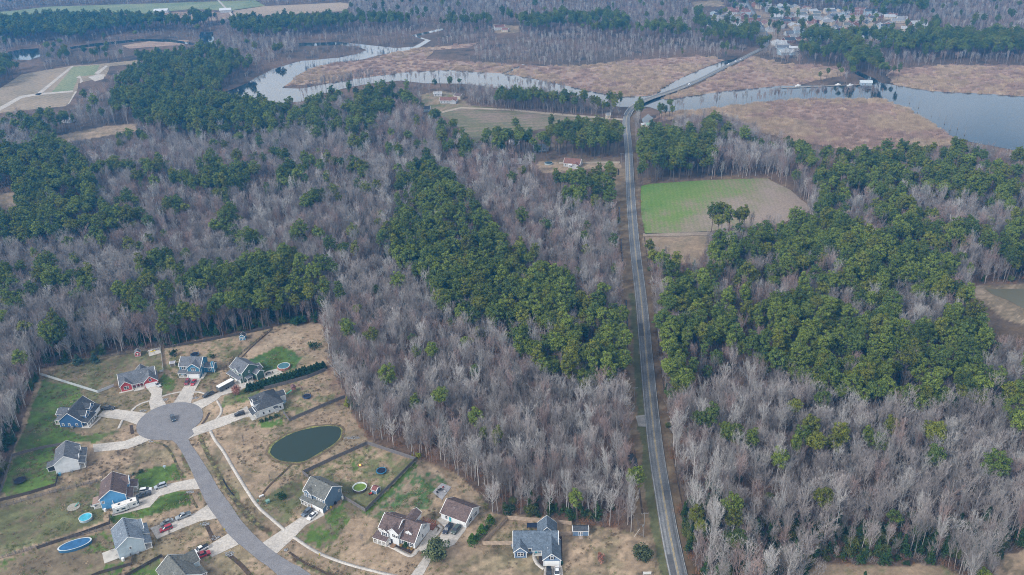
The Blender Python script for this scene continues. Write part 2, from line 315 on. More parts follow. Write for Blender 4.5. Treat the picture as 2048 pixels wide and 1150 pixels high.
# ------------------------------------------------------------------ ground: one sheet, colour of its cover per vertex, fine relief in the material
LITTER = np.array((0.092, 0.070, 0.055)); LITTER2 = np.array((0.135, 0.092, 0.068)); DARKL = np.array((0.035, 0.032, 0.030))
TAN = np.array((0.285, 0.215, 0.152)); TAN2 = np.array((0.185, 0.148, 0.102)); GREEN = np.array((0.075, 0.125, 0.030)); MUTED = np.array((0.12, 0.125, 0.062))
SAND = np.array((0.38, 0.30, 0.22)); BRUSH = np.array((0.15, 0.105, 0.065)); DGREEN = np.array((0.05, 0.095, 0.035))
def cover(x, y):
    n1 = fnoise(x, y, 14, 1, 4)[:, None]; n2 = fnoise(x, y, 45, 2, 3)[:, None]; n3 = fnoise(x, y, 4, 3, 3)[:, None]
    jx = (fnoise(x, y, 6, 7)-0.5)*3; jy = (fnoise(x, y, 6, 8)-0.5)*3
    px, py = P(x+jx, y+jy)
    c = LITTER+(LITTER2-LITTER)*np.clip((n2-0.35)*3, 0, 1)
    c = c+(DARKL-c)*np.clip((n1-0.60)*6, 0, 0.8)
    fine = fnoise(x, y, 1.5, 21, 2)
    def put(poly, a, b, sc=10, th=0.5, seed=1, k=6):
        nonlocal c
        m = inpoly(poly, px, py)
        t = np.clip((0.58*fnoise(x, y, sc*.8, seed, 4)+0.42*fine-th)*k*1.7+0.5, 0, 1)[:, None]
        c = np.where(m[:, None], np.asarray(a)*(1-t)+np.asarray(b)*t, c)
    d = road_side(x, y)
    lv = ((d > 0) & (d < 13+(n1[:, 0]-.5)*6) & (y < 640)); c = np.where(lv[:, None], BRUSH+(TAN2-BRUSH)*np.clip((n3-.3)*2, 0, 1), c)
    rv = ((d < 0) & (d > -7.5)); c = np.where(rv[:, None], BRUSH*0.8+(TAN2-BRUSH)*np.clip((n3-.45)*2, 0, 1), c)
    put(HOOD, TAN2, TAN, 16, 0.42, 11, 4)
    hq = inpoly(HOOD, px, py)[:, None]; c = np.where(hq, c+(MUTED*.9-c)*0.38*np.clip((fnoise(x, y, 11, 81, 4)[:, None]-.52)*9, 0, 1), c); c = np.where(hq, c*(1-.22*np.clip((fnoise(x, y, 7, 83, 3)[:, None]-.6)*9, 0, 1)), c)
    # left yards: muted green mottle
    put([(40, 990), (84, 757), (140, 720), (330, 698), (325, 742), (228, 772), (195, 785), (215, 830), (120, 870), (130, 885), (30, 912)], TAN2, MUTED, 22, 0.45, 12, 4)
    put([(28, 905), (55, 840), (86, 760), (150, 772), (170, 800), (110, 830), (118, 858), (170, 872), (240, 860), (190, 885), (130, 886), (60, 898)], MUTED, GREEN, 18, 0.45, 13, 3)
    put([(5, 985), (26, 915), (112, 890), (116, 945), (112, 968), (20, 997)], MUTED, GREEN*1.2, 9, 0.45, 14)
    put([(-200, 1100), (0, 1016), (205, 962), (210, 1040), (80, 1085), (0, 1110), (-200, 1180)], TAN2*.9, MUTED*.95, 20, 0.42, 15, 4)
    put([(-200, 1200), (0, 1120), (235, 1054), (262, 1120), (240, 1150), (150, 1290), (-200, 1290)], TAN2, GREEN, 7, 0.60, 16)
    put([(270, 948), (300, 935), (352, 928), (372, 955), (330, 965), (280, 984)], GREEN*.85, GREEN*1.15, 5, 0.5, 17, 3)
    put([(222, 1038), (224, 1030), (302, 1012), (322, 992), (362, 979), (380, 985), (385, 1007), (330, 1022), (260, 1040), (222, 1048)], GREEN*.8, GREEN*1.15, 4, 0.5, 18, 3)
    put([(380, 975), (400, 985), (412, 1010), (392, 1014)], TAN, MUTED, 5, 0.5, 19)
    put([(265, 1140), (322, 1114), (340, 1150), (300, 1290), (220, 1290)], MUTED, GREEN*1.1, 5, 0.45, 20)
    put([(402, 1125), (425, 1112), (440, 1150), (450, 1290), (400, 1290)], TAN2, GREEN, 5, 0.55, 21)
    put([(327, 742), (322, 694), (541, 658), (472, 716), (432, 742), (440, 752), (405, 800), (325, 790), (316, 770)], TAN, MUTED, 12, 0.52, 22, 5)
    put([(315, 770), (330, 742), (350, 770), (345, 780)], MUTED, GREEN, 5, 0.45, 23)
    put([(492, 722), (520, 704), (556, 693), (590, 700), (605, 715), (590, 735), (560, 745), (528, 745)], DGREEN*1.3, GREEN, 8, 0.5, 24)
    put([(445, 795), (490, 775), (530, 785), (500, 800), (445, 812)], GREEN, MUTED, 6, 0.5, 25)
    put([(485, 838), (505, 848), (560, 838), (575, 830), (565, 850), (545, 865), (500, 855)], TAN, GREEN, 4, 0.46, 26, 8)
    put([(530, 778), (650, 742), (668, 755), (690, 795), (580, 838), (560, 820)], TAN, MUTED, 8, 0.55, 27)
    put([(606, 945), (735, 888), (830, 920), (731, 1020), (690, 1000), (640, 950)], TAN, MUTED*1.1, 7, 0.48, 28)
    put([(700, 918), (725, 935), (720, 950), (705, 945)], TAN, GREEN, 4, 0.4, 29)
    put([(830, 925), (838, 930), (735, 1032), (726, 1026)], GREEN, GREEN*.8, 4, 0.5, 30)
    put([(515, 1010), (560, 960), (600, 945), (605, 1005), (570, 1055), (535, 1030)], TAN2, MUTED, 6, 0.46, 31)
    put([(590, 1070), (650, 1032), (690, 1000), (730, 1025), (690, 1075), (640, 1100), (605, 1085)], TAN2, GREEN*1.1, 6, 0.5, 32)
    put([(700, 1040), (760, 1030), (745, 1075), (700, 1110), (660, 1098)], TAN*1.1, TAN, 3, 0.5, 33)
    put([(735, 1035), (830, 935), (870, 950), (895, 965), (865, 1005), (870, 1020), (800, 1015), (758, 1045)], SAND*0.62, DGREEN*1.15, 3.2, 0.49, 34, 5)
    put([(690, 1120), (758, 1075), (830, 1110), (838, 1150), (760, 1142)], TAN*1.15, TAN*.95, 3, 0.5, 35)
    put([(846, 928), (862, 935), (900, 960), (940, 985), (985, 1035), (960, 1020), (920, 985), (870, 950)], SAND*0.8, BRUSH, 6, 0.6, 36)
    put([(545, 657), (590, 646), (640, 650), (655, 700), (668, 735), (600, 700), (560, 690), (480, 730), (470, 722)], TAN*1.05, SAND*.8, 9, 0.5, 37)
    put([(655, 700), (690, 790), (735, 880), (700, 880), (670, 800), (650, 740)], TAN, LITTER2*1.3, 10, 0.45, 38)
    # pond surround
    put([(428, 880), (500, 860), (580, 845), (690, 805), (735, 880), (690, 900), (605, 942), (540, 985), (515, 1000), (470, 950)], TAN*.95, TAN2, 10, 0.55, 39)
    put([(534, 905), (540, 890), (556, 876), (588, 861), (620, 853), (672, 849), (688, 858), (684, 878), (668, 894), (640, 910), (600, 930), (565, 929), (545, 920)], BRUSH*.8, MUTED*1.3, 3, 0.5, 40)
    # swales beside the street
    for a in ([(396, 868), (404, 870), (455, 960), (505, 1030), (540, 1062), (535, 1072), (490, 1035), (445, 975)], [(368, 905), (376, 915), (384, 935), (379, 945), (366, 925)], [(570, 1105), (600, 1112), (660, 1142), (700, 1160), (660, 1160), (590, 1122)]):
        put(a, BRUSH*.75, MUTED, 3, 0.5, 41)
    # fields and clearings
    put(F1B, TAN*.85, TAN2, 12, 0.5, 50); put(FARM, TAN*.9, MUTED, 20, 0.5, 51, 3); put(F5, TAN2, TAN, 15, 0.5, 52, 3)
    put(CLR, TAN*1.05, TAN2, 15, 0.5, 53); put(CLR2, TAN, TAN2, 12, 0.5, 54); put(CLN, TAN, TAN2, 15, .5, 55); put(CL3, TAN, TAN2, 15, .5, 56)
    put(YN, MUTED, TAN2, 15, 0.5, 57); put(FCOMP, TAN, LITTER2*1.5, 20, 0.5, 58)
    put(RP, TAN2*.9, SAND*.7, 9, 0.55, 59, 5); put([(1960, 600), (2010, 640), (2250, 690), (2250, 725), (2048, 700), (1990, 672)], BRUSH*.7, LITTER, 6, .5, 60)
    put(BR, TAN*.9, MUTED, 12, 0.6, 61, 3); put(BR2, TAN2, TAN, 8, 0.5, 62)
    put([(1278, 356), (1420, 352), (1540, 350), (1600, 385), (1640, 425), (1620, 425), (1580, 392), (1530, 362), (1300, 372), (1278, 376)], LITTER2*.9, BRUSH, 10, .5, 63)
    put(TOWN, TAN*.9, LITTER*1.4, 25, 0.5, 64, 3)
    put([(1095, 290), (1240, 285), (1240, 325), (1090, 325)], TAN2*.9, LITTER2, 12, .5, 65)
    st_ = fnoise((x*.86+y*.5)/9, (-x*.5+y*.86), 1.6, 66, 2)[:, None]; hm = inpoly(HOOD, px, py)[:, None]; c = np.where(hm, c*(0.78+0.44*st_), c); c = np.where(hm, c*(0.80+0.40*n2)*(1-0.25*np.clip((n1-.5)*4, 0, 1)), c)
    gl = ((d > 3.2) & (d < 6.4+(n1[:, 0]-.5)*3) & (y < 420)); c = np.where(gl[:, None], MUTED*.85, c)
    # vehicle tracks and worn soil in the sandy yards
    c = c*(0.70+0.60*n3)*(0.80+0.40*fine[:, None])
    return np.clip(c, 0.004, 0.8)
ys = np.concatenate([[-300, 0, 80, 130], 150*(2300/150)**(np.linspace(0, 1, 560)), [2700, 3400, 4500]])
us = np.concatenate([[-9, -4, -2, -1.3], np.linspace(-1.02, 1.02, 820), [1.3, 2, 4, 9]])
NY, NU = len(ys), len(us)
yy = np.repeat(ys, NU); xx = np.tile(us, NY)*np.maximum(yy, 150)
xx = np.clip(xx, -4400, 4400)
q = np.arange((NY-1)*NU).reshape(NY-1, NU)[:, :-1].ravel()
Fg = np.stack([q, q+1, q+NU+1, q+NU], 1)
near = (fnoise(xx, yy, 9, 4)-0.5)*0.10*np.clip(1-(yy-400)/200, 0, 1)
Vg = np.stack([xx, yy, near-0.06], 1)
gm = bpy.data.materials.new('ground'); gm.use_nodes = True; t = gm.node_tree; b = t.nodes['Principled BSDF']
b.inputs['Roughness'].default_value = 0.95; b.inputs['Specular IOR Level'].default_value = 0.1
at = t.nodes.new('ShaderNodeAttribute'); at.attribute_name = 'cover'
geo = t.nodes.new('ShaderNodeNewGeometry'); n = t.nodes.new('ShaderNodeTexNoise'); n.inputs['Scale'].default_value = 0.55; n.inputs['Detail'].default_value = 7; n.inputs['Roughness'].default_value = 0.78
t.links.new(geo.outputs['Position'], n.inputs['Vector'])
mr = t.nodes.new('ShaderNodeMapRange'); mr.inputs[1].default_value = 0.25; mr.inputs[2].default_value = 0.75; mr.inputs[3].default_value = 0.60; mr.inputs[4].default_value = 1.40
t.links.new(n.outputs[0], mr.inputs[0])
vm = t.nodes.new('ShaderNodeVectorMath'); vm.operation = 'MULTIPLY'
t.links.new(at.outputs['Color'], vm.inputs[0]); t.links.new(mr.outputs[0], vm.inputs[1]); t.links.new(vm.outputs[0], b.inputs['Base Color'])
bp = t.nodes.new('ShaderNodeBump'); bp.inputs['Strength'].default_value = 0.6; bp.inputs['Distance'].default_value = 0.25
t.links.new(n.outputs[0], bp.inputs['Height']); t.links.new(bp.outputs[0], b.inputs['Normal'])
me = np_mesh('ground', Vg, [Fg], [gm])
ca = me.color_attributes.new('cover', 'FLOAT_COLOR', 'POINT')
cc = np.ones((len(Vg), 4), np.float32); cc[:, :3] = cover(xx, yy); ca.data.foreach_set('color', cc.ravel())
tag(link('ground', me), kind='structure')

# ------------------------------------------------------------------ marsh, fields, water
def patch_mat(name, stops, sc1, sc2, rough=0.9, grad=None, rows=None, bump=0.0, dist=0.5):
    m = bpy.data.materials.new(name); m.use_nodes = True; t = m.node_tree; b = t.nodes['Principled BSDF']; b.inputs['Roughness'].default_value = rough
    b.inputs['Specular IOR Level'].default_value = 0.1
    ge = t.nodes.new('ShaderNodeNewGeometry')
    a = t.nodes.new('ShaderNodeTexNoise'); a.inputs['Scale'].default_value = sc1; a.inputs['Detail'].default_value = 6; a.inputs['Roughness'].default_value = 0.62
    t.links.new(ge.outputs['Position'], a.inputs['Vector'])
    def M_(op, p, q_):
        n_ = t.nodes.new('ShaderNodeMath'); n_.operation = op
        for i, v in enumerate((p, q_)):
            if isinstance(v, (int, float)): n_.inputs[i].default_value = v
            else: t.links.new(v, n_.inputs[i])
        return n_.outputs[0]
    fac = a.outputs[0]
    if grad:
        (ax, ay), (bx, by), wgt = grad; dx, dy = bx-ax, by-ay; L = dx*dx+dy*dy
        vp = t.nodes.new('ShaderNodeVectorMath'); vp.operation = 'DOT_PRODUCT'; t.links.new(ge.outputs['Position'], vp.inputs[0]); vp.inputs[1].default_value = (dx/L, dy/L, 0)
        lin = M_('SUBTRACT', vp.outputs['Value'], (ax*dx+ay*dy)/L)
        fac = M_('ADD', M_('MULTIPLY', lin, wgt), M_('MULTIPLY', M_('SUBTRACT', fac, 0.5), 1.0))
    if rows:
        (rx, ry), sp, amt = rows; rl = math.hypot(rx, ry)
        vp = t.nodes.new('ShaderNodeVectorMath'); vp.operation = 'DOT_PRODUCT'; t.links.new(ge.outputs['Position'], vp.inputs[0]); vp.inputs[1].default_value = (-ry/rl/sp*6.283, rx/rl/sp*6.283, 0)
        wv = M_('SINE', vp.outputs['Value'], 0)
        n2 = t.nodes.new('ShaderNodeTexNoise'); n2.inputs['Scale'].default_value = 0.08; t.links.new(ge.outputs['Position'], n2.inputs['Vector'])
        fac = M_('ADD', fac, M_('MULTIPLY', M_('MULTIPLY', wv, amt), n2.outputs[0]))
    r = t.nodes.new('ShaderNodeValToRGB'); r.color_ramp.elements.remove(r.color_ramp.elements[1])
    for i, (p_, c_) in enumerate(stops):
        e = r.color_ramp.elements[0] if i == 0 else r.color_ramp.elements.new(p_)
        e.position = p_; e.color = (*c_, 1)
    t.links.new(fac, r.inputs[0])
    a2 = t.nodes.new('ShaderNodeTexNoise'); a2.inputs['Scale'].default_value = sc2; a2.inputs['Detail'].default_value = 5; a2.inputs['Roughness'].default_value = 0.7
    t.links.new(ge.outputs['Position'], a2.inputs['Vector'])
    mr = t.nodes.new('ShaderNodeMapRange'); mr.inputs[1].default_value = .3; mr.inputs[2].default_value = .7; mr.inputs[3].default_value = 0.7; mr.inputs[4].default_value = 1.25
    t.links.new(a2.outputs[0], mr.inputs[0])
    vm = t.nodes.new('ShaderNodeVectorMath'); vm.operation = 'MULTIPLY'; t.links.new(r.outputs[0], vm.inputs[0]); t.links.new(mr.outputs[0], vm.inputs[1])
    t.links.new(vm.outputs[0], b.inputs['Base Color'])
    if bump:
        bp = t.nodes.new('ShaderNodeBump'); bp.inputs['Strength'].default_value = bump; bp.inputs['Distance'].default_value = dist
        t.links.new(a2.outputs[0], bp.inputs['Height']); t.links.new(bp.outputs[0], b.inputs['Normal'])
    return m
marsh_m = patch_mat('marsh', [(0.30, (0.23, 0.160, 0.132)), (0.45, (0.27, 0.190, 0.152)), (0.58, (0.30, 0.218, 0.172)), (0.70, (0.35, 0.265, 0.19))], 0.012, 0.12, bump=0.5, dist=1.5)
for i, m_ in enumerate((M1, M2, M3, M4, M5)):
    sheet('marsh', outline(m_, 4.0, 9.0, 70+i), 0.06, marsh_m)
wa, wb = g((1290, 370)), g((1560, 450))
rowdir = (g((1400, 360))[0]-g((1430, 460))[0], g((1400, 360))[1]-g((1430, 460))[1])
sheet('wheat_field', outline(F1, 0.8, 6, 5), 0.07, patch_mat('wheat', [(0.0, (0.10, 0.18, 0.035)), (0.28, (0.14, 0.195, 0.055)), (0.48, (0.20, 0.18, 0.115)), (0.7, (0.25, 0.20, 0.165))], 0.05, 0.7, grad=(g((1285, 380)), g((1600, 455)), 0.95), rows=(rowdir, 3.2, 0.10)))
f2m = patch_mat('hay', [(0.30, (0.17, 0.13, 0.095)), (0.45, (0.13, 0.13, 0.07)), (0.55, (0.18, 0.15, 0.105)), (0.7, (0.21, 0.16, 0.13))], 0.02, 0.3, rows=((1, 0.03), 9, 0.10))
sheet('hay_field', outline(F2, 1.5, 8, 6), 0.07, f2m)
lfm = patch_mat('fallow', [(0.3, (0.20, 0.17, 0.12)), (0.6, (0.29, 0.23, 0.17))], 0.02, 0.3, rows=((0.5, 1), 8, 0.10))
sheet('fallow_field', outline(LF, 1.5, 10, 7), 0.07, lfm)
gfm = patch_mat('pasture', [(0.3, (0.13, 0.17, 0.09)), (0.6, (0.21, 0.23, 0.13))], 0.02, 0.3, rows=((0.5, 1), 8, 0.1))
sheet('pasture', outline(LFG, 1, 10, 8), 0.12, gfm)
sheet('pasture', outline(TF, 3, 20, 9), 0.1, gfm)
sheet('fallow_field', outline(TF2, 3, 20, 9), 0.1, patch_mat('fallow_tan', [(0.3, (0.26, 0.20, 0.15)), (0.6, (0.33, 0.26, 0.19))], 0.015, 0.3))
def water_mat(name, col, rough, wave, wsc):
    m = bpy.data.materials.new(name); m.use_nodes = True; t = m.node_tree; b = t.nodes['Principled BSDF']
    b.inputs['Base Color'].default_value = (*col, 1); b.inputs['Roughness'].default_value = rough; b.inputs['IOR'].default_value = 1.36; b.inputs['Specular IOR Level'].default_value = 0.5
    ge = t.nodes.new('ShaderNodeNewGeometry'); n_ = t.nodes.new('ShaderNodeTexNoise'); n_.inputs['Scale'].default_value = wsc; n_.inputs['Detail'].default_value = 4
    t.links.new(ge.outputs['Position'], n_.inputs['Vector']); bp = t.nodes.new('ShaderNodeBump'); bp.inputs['Strength'].default_value = wave; bp.inputs['Distance'].default_value = 0.1
    t.links.new(n_.outputs[0], bp.inputs['Height']); t.links.new(bp.outputs[0], b.inputs['Normal']); return m
river_m = water_mat('river_water', (0.02, 0.03, 0.04), 0.06, 0.03, 0.05)
pond_m = water_mat('pond_water', (0.018, 0.032, 0.021), 0.12, 0.05, 0.3)
sheet('river', outline(RIV, 2.2, 9.0, 90), 0.09, river_m)
for i, m_ in enumerate((W4, W5, W6)): sheet('creek', outline(m_, 3.5, 9.0, 91+i), 0.09, river_m)
sheet('creek', outline(W7, .8, 4.0, 95), 0.09, river_m)
alg_m = patch_mat('pond_scum', [(0.35, (0.06, 0.055, 0.03)), (0.5, (0.16, 0.17, 0.06)), (0.65, (0.26, 0.26, 0.09))], 0.5, 2.5)
pc = np.mean([g(p) for p in POND], 0); po = outline(smooth_line([Vector((*p, 0)) for p in POND+[POND[0]]], 6.0), 0.25, 1.2, 96)
def grow(o, k0, k1): r_ = np.linalg.norm(o-pc, axis=1)[:, None]; u_ = (o-pc)/r_; return pc+u_*(r_+k0+k1*fnoise(o[:, 0], o[:, 1], 5, 13)[:, None])
sheet('pond_bank', grow(po, 1.2, 1.2), 0.05, patch_mat('pond_bank', [(0.3, (0.09, 0.07, 0.045)), (0.7, (0.17, 0.13, 0.085))], .4, 2)); sheet('pond_scum', grow(po, -.5, 2.2), 0.085, alg_m)
sheet('pond', outline(smooth_line([Vector((*p, 0)) for p in POND+[POND[0]]], 6.0), 0.25, 1.2, 96), 0.12, pond_m)
sheet('pond', outline(RPOND, 1.2, 5.0, 97), 0.10, water_mat('green_pond', (0.11, 0.105, 0.07), 0.45, 0.05, 0.3))
bw = water_mat('swamp_water', (0.008, 0.009, 0.012), 0.08, 0.03, 0.3)
for i, (cx, cy_, rx, ry) in enumerate([(1020, 880, 45, 12), (1110, 905, 30, 16), (1180, 800, 22, 10), (1250, 930, 26, 30), (1510, 885, 40, 12), (1600, 900, 45, 14), (1700, 930, 60, 14), (1830, 925, 50, 16), (1980, 940, 50, 16), (1560, 1010, 35, 10), (1905, 850, 26, 10), (760, 600, 35, 26), (1090, 480, 25, 20), (1420, 600, 40, 10), (150, 400, 40, 10), (1020, 330, 26, 10)]):
    pts = [(cx+rx*math.cos(a)*(0.7+0.5*random.random()), cy_+ry*math.sin(a)*(0.7+0.5*random.random())) for a in np.linspace(0, 6.28, 14)[:-1]]
    sheet('swamp_water', outline(pts, 1.5, 4.0, 110+i), 0.07, bw)
# ------------------------------------------------------------------ roads, drives, footpaths
def asphalt(name, c1, c2, sc):
    return patch_mat(name, [(0.3, c1), (0.7, c2)], 0.25, sc, rough=0.85)
road_m = asphalt('road_asphalt', (0.150, 0.158, 0.170), (0.205, 0.212, 0.225), 1.6)
cul_m = asphalt('street_asphalt', (0.165, 0.163, 0.175), (0.215, 0.212, 0.225), 2.2)
conc_m = patch_mat('drive_concrete', [(0.25, (0.30, 0.285, 0.27)), (0.5, (0.43, 0.40, 0.37)), (0.75, (0.50, 0.47, 0.43))], 0.12, 1.1, rough=0.9)
brx, bry = g((1300, 200))
def road_z(p):
    d = math.hypot(p.x-brx, p.y-bry); return 1.0*max(0.0, 1-max(0.0, d-18)/32)+(.35 if p.y > 700 and d > 18 else .35*min(1, max(0, (p.y-560)/60)))
ribbon('road', ROADC, 3.15, 3.15, 0.16, road_m, zf=road_z, thick=0.4)
ROADN = [p for p in ROADC if p.y < 1150]
wear_m = patch_mat('wheel_wear', [(0.35, (0.125, 0.130, 0.140)), (0.65, (0.17, 0.175, 0.185))], 0.18, 1.2); patch_m = patch_mat('tar_patch', [(0.3, (0.085, 0.088, 0.095)), (0.7, (0.12, 0.122, 0.13))], 0.4, 2)
for o_ in (-2.35, -1.0, 1.0, 2.35): ribbon('wheel_track', ROADN, o_+.26, -o_+.26, 0.164, wear_m, zf=road_z)
for a_, b2_, o_, w_ in ((2, 5, 1.6, 1.0), (9, 10, -1.6, 1.3), (17, 20, -2.2, .7), (28, 30, 1.5, 1.2), (40, 42, -1.5, 1.2)): ribbon('tar_patch', ROADN[a_:b2_+1], o_+w_, -o_+w_, 0.166, patch_m, zf=road_z)
yel = mat('yellow_paint', (0.34, 0.27, 0.15), 0.8, 0.25, 0.6); whp = mat('road_white_paint', (0.30, 0.31, 0.32), 0.8, 0.3, 0.5)
ribbon('road_marking', ROADN, 0.28, -0.08, 0.168, yel, zf=road_z); ribbon('road_marking', ROADN, -0.08, 0.28, 0.168, yel, zf=road_z)
ribbon('road_marking', ROADN, 2.98, -2.78, 0.168, whp, zf=road_z); ribbon('road_marking', ROADN, -2.78, 2.98, 0.168, whp, zf=road_z)
verge_m = patch_mat('ditch_soil', [(0.3, (0.045, 0.035, 0.03)), (0.6, (0.09, 0.065, 0.05))], 0.2, 1.2)
for lo, hi, off, w_, nm, mm in ((212, 640, -6.6, .55, 'ditch', verge_m), (230, 640, 8.8, .6, 'ditch', verge_m), (360, 640, 8.2, .5, 'ditch', bw)):
    seg = []
    for p in ROADC:
        if lo < p.y < hi:
            k = fnoise(p.x, p.y, 14, 77)
            seg.append((p, k))
    run = []
    for p, k in seg+[(None, 0)]:
        if p is not None and k > (0.40 if off < 0 else 0.5): run.append(p); continue
        if len(run) > 2: ribbon(nm, run, off+w_/2, -off+w_/2, 0.03, mm)
        run = []
def swale(name, px, wpx, m, z=0.04):
    c = smooth_line([Vector((*g(p), 0)) for p in px], 1.5); ribbon(name, c, wpx/2, wpx/2, z, m)
algae = patch_mat('ditch_weed', [(0.3, (0.03, 0.035, 0.03)), (0.5, (0.10, 0.085, 0.05)), (0.65, (0.22, 0.22, 0.09))], 0.35, 2.5)
swale('ditch', [(401, 878), (416, 910), (436, 945), (450, 975), (475, 1005), (500, 1035), (528, 1060)], 1.5, algae)
swale('ditch', [(446, 958), (452, 970), (461, 983), (468, 991)], .55, bw, 0.05)
swale('ditch', [(308, 884), (328, 890), (342, 905), (356, 935), (364, 952)], 1.0, algae)
swale('ditch', [(381, 988), (388, 1004), (395, 1016)], 0.8, algae)
swale('ditch', [(578, 1104), (605, 1123), (640, 1140), (675, 1158)], 0.9, verge_m)
swale('ditch', [(413, 1050), (420, 1065), (428, 1082)], 1.4, verge_m)
swale('ditch', [(458, 1110), (480, 1128), (500, 1150)], 1.6, verge_m)
swale('ditch', [(419, 825), (412, 838), (404, 848)], 1.0, verge_m); swale('ditch', [(262, 850), (265, 868)], 1.3, verge_m)
swale('ditch', [(586, 925), (570, 942), (540, 970), (524, 990)], 0.9, verge_m); swale('ditch', [(545, 658), (510, 688), (482, 716)], 0.8, verge_m)
# street with its turning circle: left edge, circle, right edge
stL = [(690, 1290), (555, 1150), (517, 1120), (482, 1091), (456, 1068), (433, 1036), (414, 1009), (399, 977), (390, 958), (380, 936), (365, 907), (353, 888), (345, 881), (333, 876)]
stR = [(388, 868), (377, 877), (381, 888), (390, 900), (402, 918), (419, 945), (438, 978), (463, 1012), (480, 1038), (506, 1067), (527, 1087), (553, 1107), (588, 1129), (623, 1150), (780, 1290)]
wl = [g(p) for p in stL]; wr = [g(p) for p in stR]
c0 = np.array(g((340, 841))); rad = 0.5*(g((402, 841))[0]-g((278, 841))[0])
a0 = math.atan2(wl[-1][1]-c0[1], wl[-1][0]-c0[0]); a1 = math.atan2(wr[0][1]-c0[1], wr[0][0]-c0[0])
while a1 > a0: a1 -= 2*math.pi
arc = [(c0[0]+rad*math.cos(a), c0[1]+rad*math.sin(a)) for a in np.linspace(a0, a1, 50)]
sL = [tuple(p.xy) for p in smooth_line([Vector((*p, 0)) for p in wl], 3)]; sR = [tuple(p.xy) for p in smooth_line([Vector((*p, 0)) for p in wr], 3)]
street = sL[:-1]+arc[1:-1]+sR
sheet('street', street, 0.10, cul_m, thick=0.12)
def drive(name, px, z=0.07, m=None, joints=True, step=0.0):
    return sheet(name, [g(p) for p in px], z, m or conc_m, thick=0.1)
DRV = [
 [(293, 776), (315, 770), (325, 779), (323, 793), (334, 812), (302, 824), (298, 804), (303, 788)],
 [(378, 757), (403, 757), (391, 779), (381, 808), (344, 810), (362, 783)],
 [(383, 807), (399, 820), (433, 800), (443, 791), (480, 781), (494, 772), (478, 757), (461, 769), (436, 785)],
 [(374, 880), (374, 862), (384, 857), (433, 837), (471, 825), (494, 812), (504, 833), (492, 834), (447, 852), (407, 866), (387, 873)],
 [(194, 833), (207, 821), (230, 818), (292, 826), (279, 847), (276, 850), (247, 840), (204, 834)],
 [(186, 889), (249, 882), (287, 868), (314, 873), (282, 888), (254, 898), (188, 904)],
 [(262, 995), (280, 984), (309, 977), (341, 967), (389, 957), (401, 978), (363, 980), (319, 992), (300, 1014), (224, 1033), (223, 1026), (262, 1012)],
 [(300, 1056), (353, 1038), (390, 1026), (415, 1010), (435, 1037), (399, 1043), (351, 1062), (314, 1078)],
 [(405, 1098), (457, 1067), (478, 1089), (424, 1114)],
 [(523, 1087), (562, 1061), (604, 1033), (611, 1019), (625, 1010), (646, 1024), (649, 1030), (611, 1051), (588, 1075), (552, 1109)],
 [(700, 1290), (822, 1150), (852, 1109), (834, 1098), (864, 1054), (876, 1056), (872, 1070), (862, 1082), (876, 1080), (889, 1054), (874, 1040), (881, 1033), (933, 1055), (931, 1060), (909, 1089), (893, 1095), (864, 1117), (846, 1150), (740, 1290)],
 [(1088, 1134), (1124, 1132), (1128, 1160), (1140, 1290), (1090, 1290), (1087, 1160)],
]
for d_ in DRV: drive('driveway', d_)
drive('gravel_pad', [(1271, 832), (1293, 829), (1297, 853), (1277, 853)], m=patch_mat('gravel', [(0.3, (0.22, 0.215, 0.21)), (0.7, (0.34, 0.33, 0.32))], 0.5, 3))
drive('driveway', [(1286, 467), (1420, 464), (1420, 470), (1286, 473)], m=patch_mat('dirt_track', [(0.3, (0.20, 0.16, 0.13)), (0.7, (0.30, 0.25, 0.2))], 0.1, 1))
drive('driveway', [(1118, 324), (1240, 323), (1240, 326), (1118, 328)], z=0.09, m=MATS.setdefault('dirt_track2', patch_mat('dirt_pale', [(0.3, (0.28, 0.23, 0.18)), (0.7, (0.38, 0.33, 0.27))], 0.1, 1)))
dp = MATS['dirt_track2']
drive('track', [(857, 229), (922, 214), (1020, 218), (1107, 226), (1215, 235), (1250, 238), (1250, 241), (1215, 238), (1107, 230), (1020, 221), (922, 217), (860, 232)], z=0.11, m=dp)
for p_ in ([(70, 190), (143, 132), (147, 133), (80, 190)], [(0, 214), (40, 192), (75, 187), (146, 181), (146, 184), (80, 190), (45, 196), (0, 222)], [(188, 147), (212, 131), (216, 132), (198, 148)], [(152, 155), (160, 151), (166, 163), (160, 167), (161, 157)], [(176, 154), (196, 149), (210, 149), (207, 158), (190, 163)], [(135, 210), (150, 183), (154, 183), (139, 207)], [(434, 0), (438, 0), (462, 25), (470, 35), (466, 35)]):
    drive('track', p_, z=0.16, m=MATS.setdefault('sandy', patch_mat('sandy_track', [(0.3, (0.34, 0.31, 0.28)), (0.7, (0.46, 0.42, 0.38))], 0.1, 1)))
WALKS = []
def path(px, wd=1.3, z=0.075):
    c = smooth_line([Vector((*g(p), 0)) for p in px], 1.5); WALKS.extend((p.x, p.y) for p in c); ribbon('sidewalk', c, wd/2, wd/2, z, conc_m, thick=0.08)
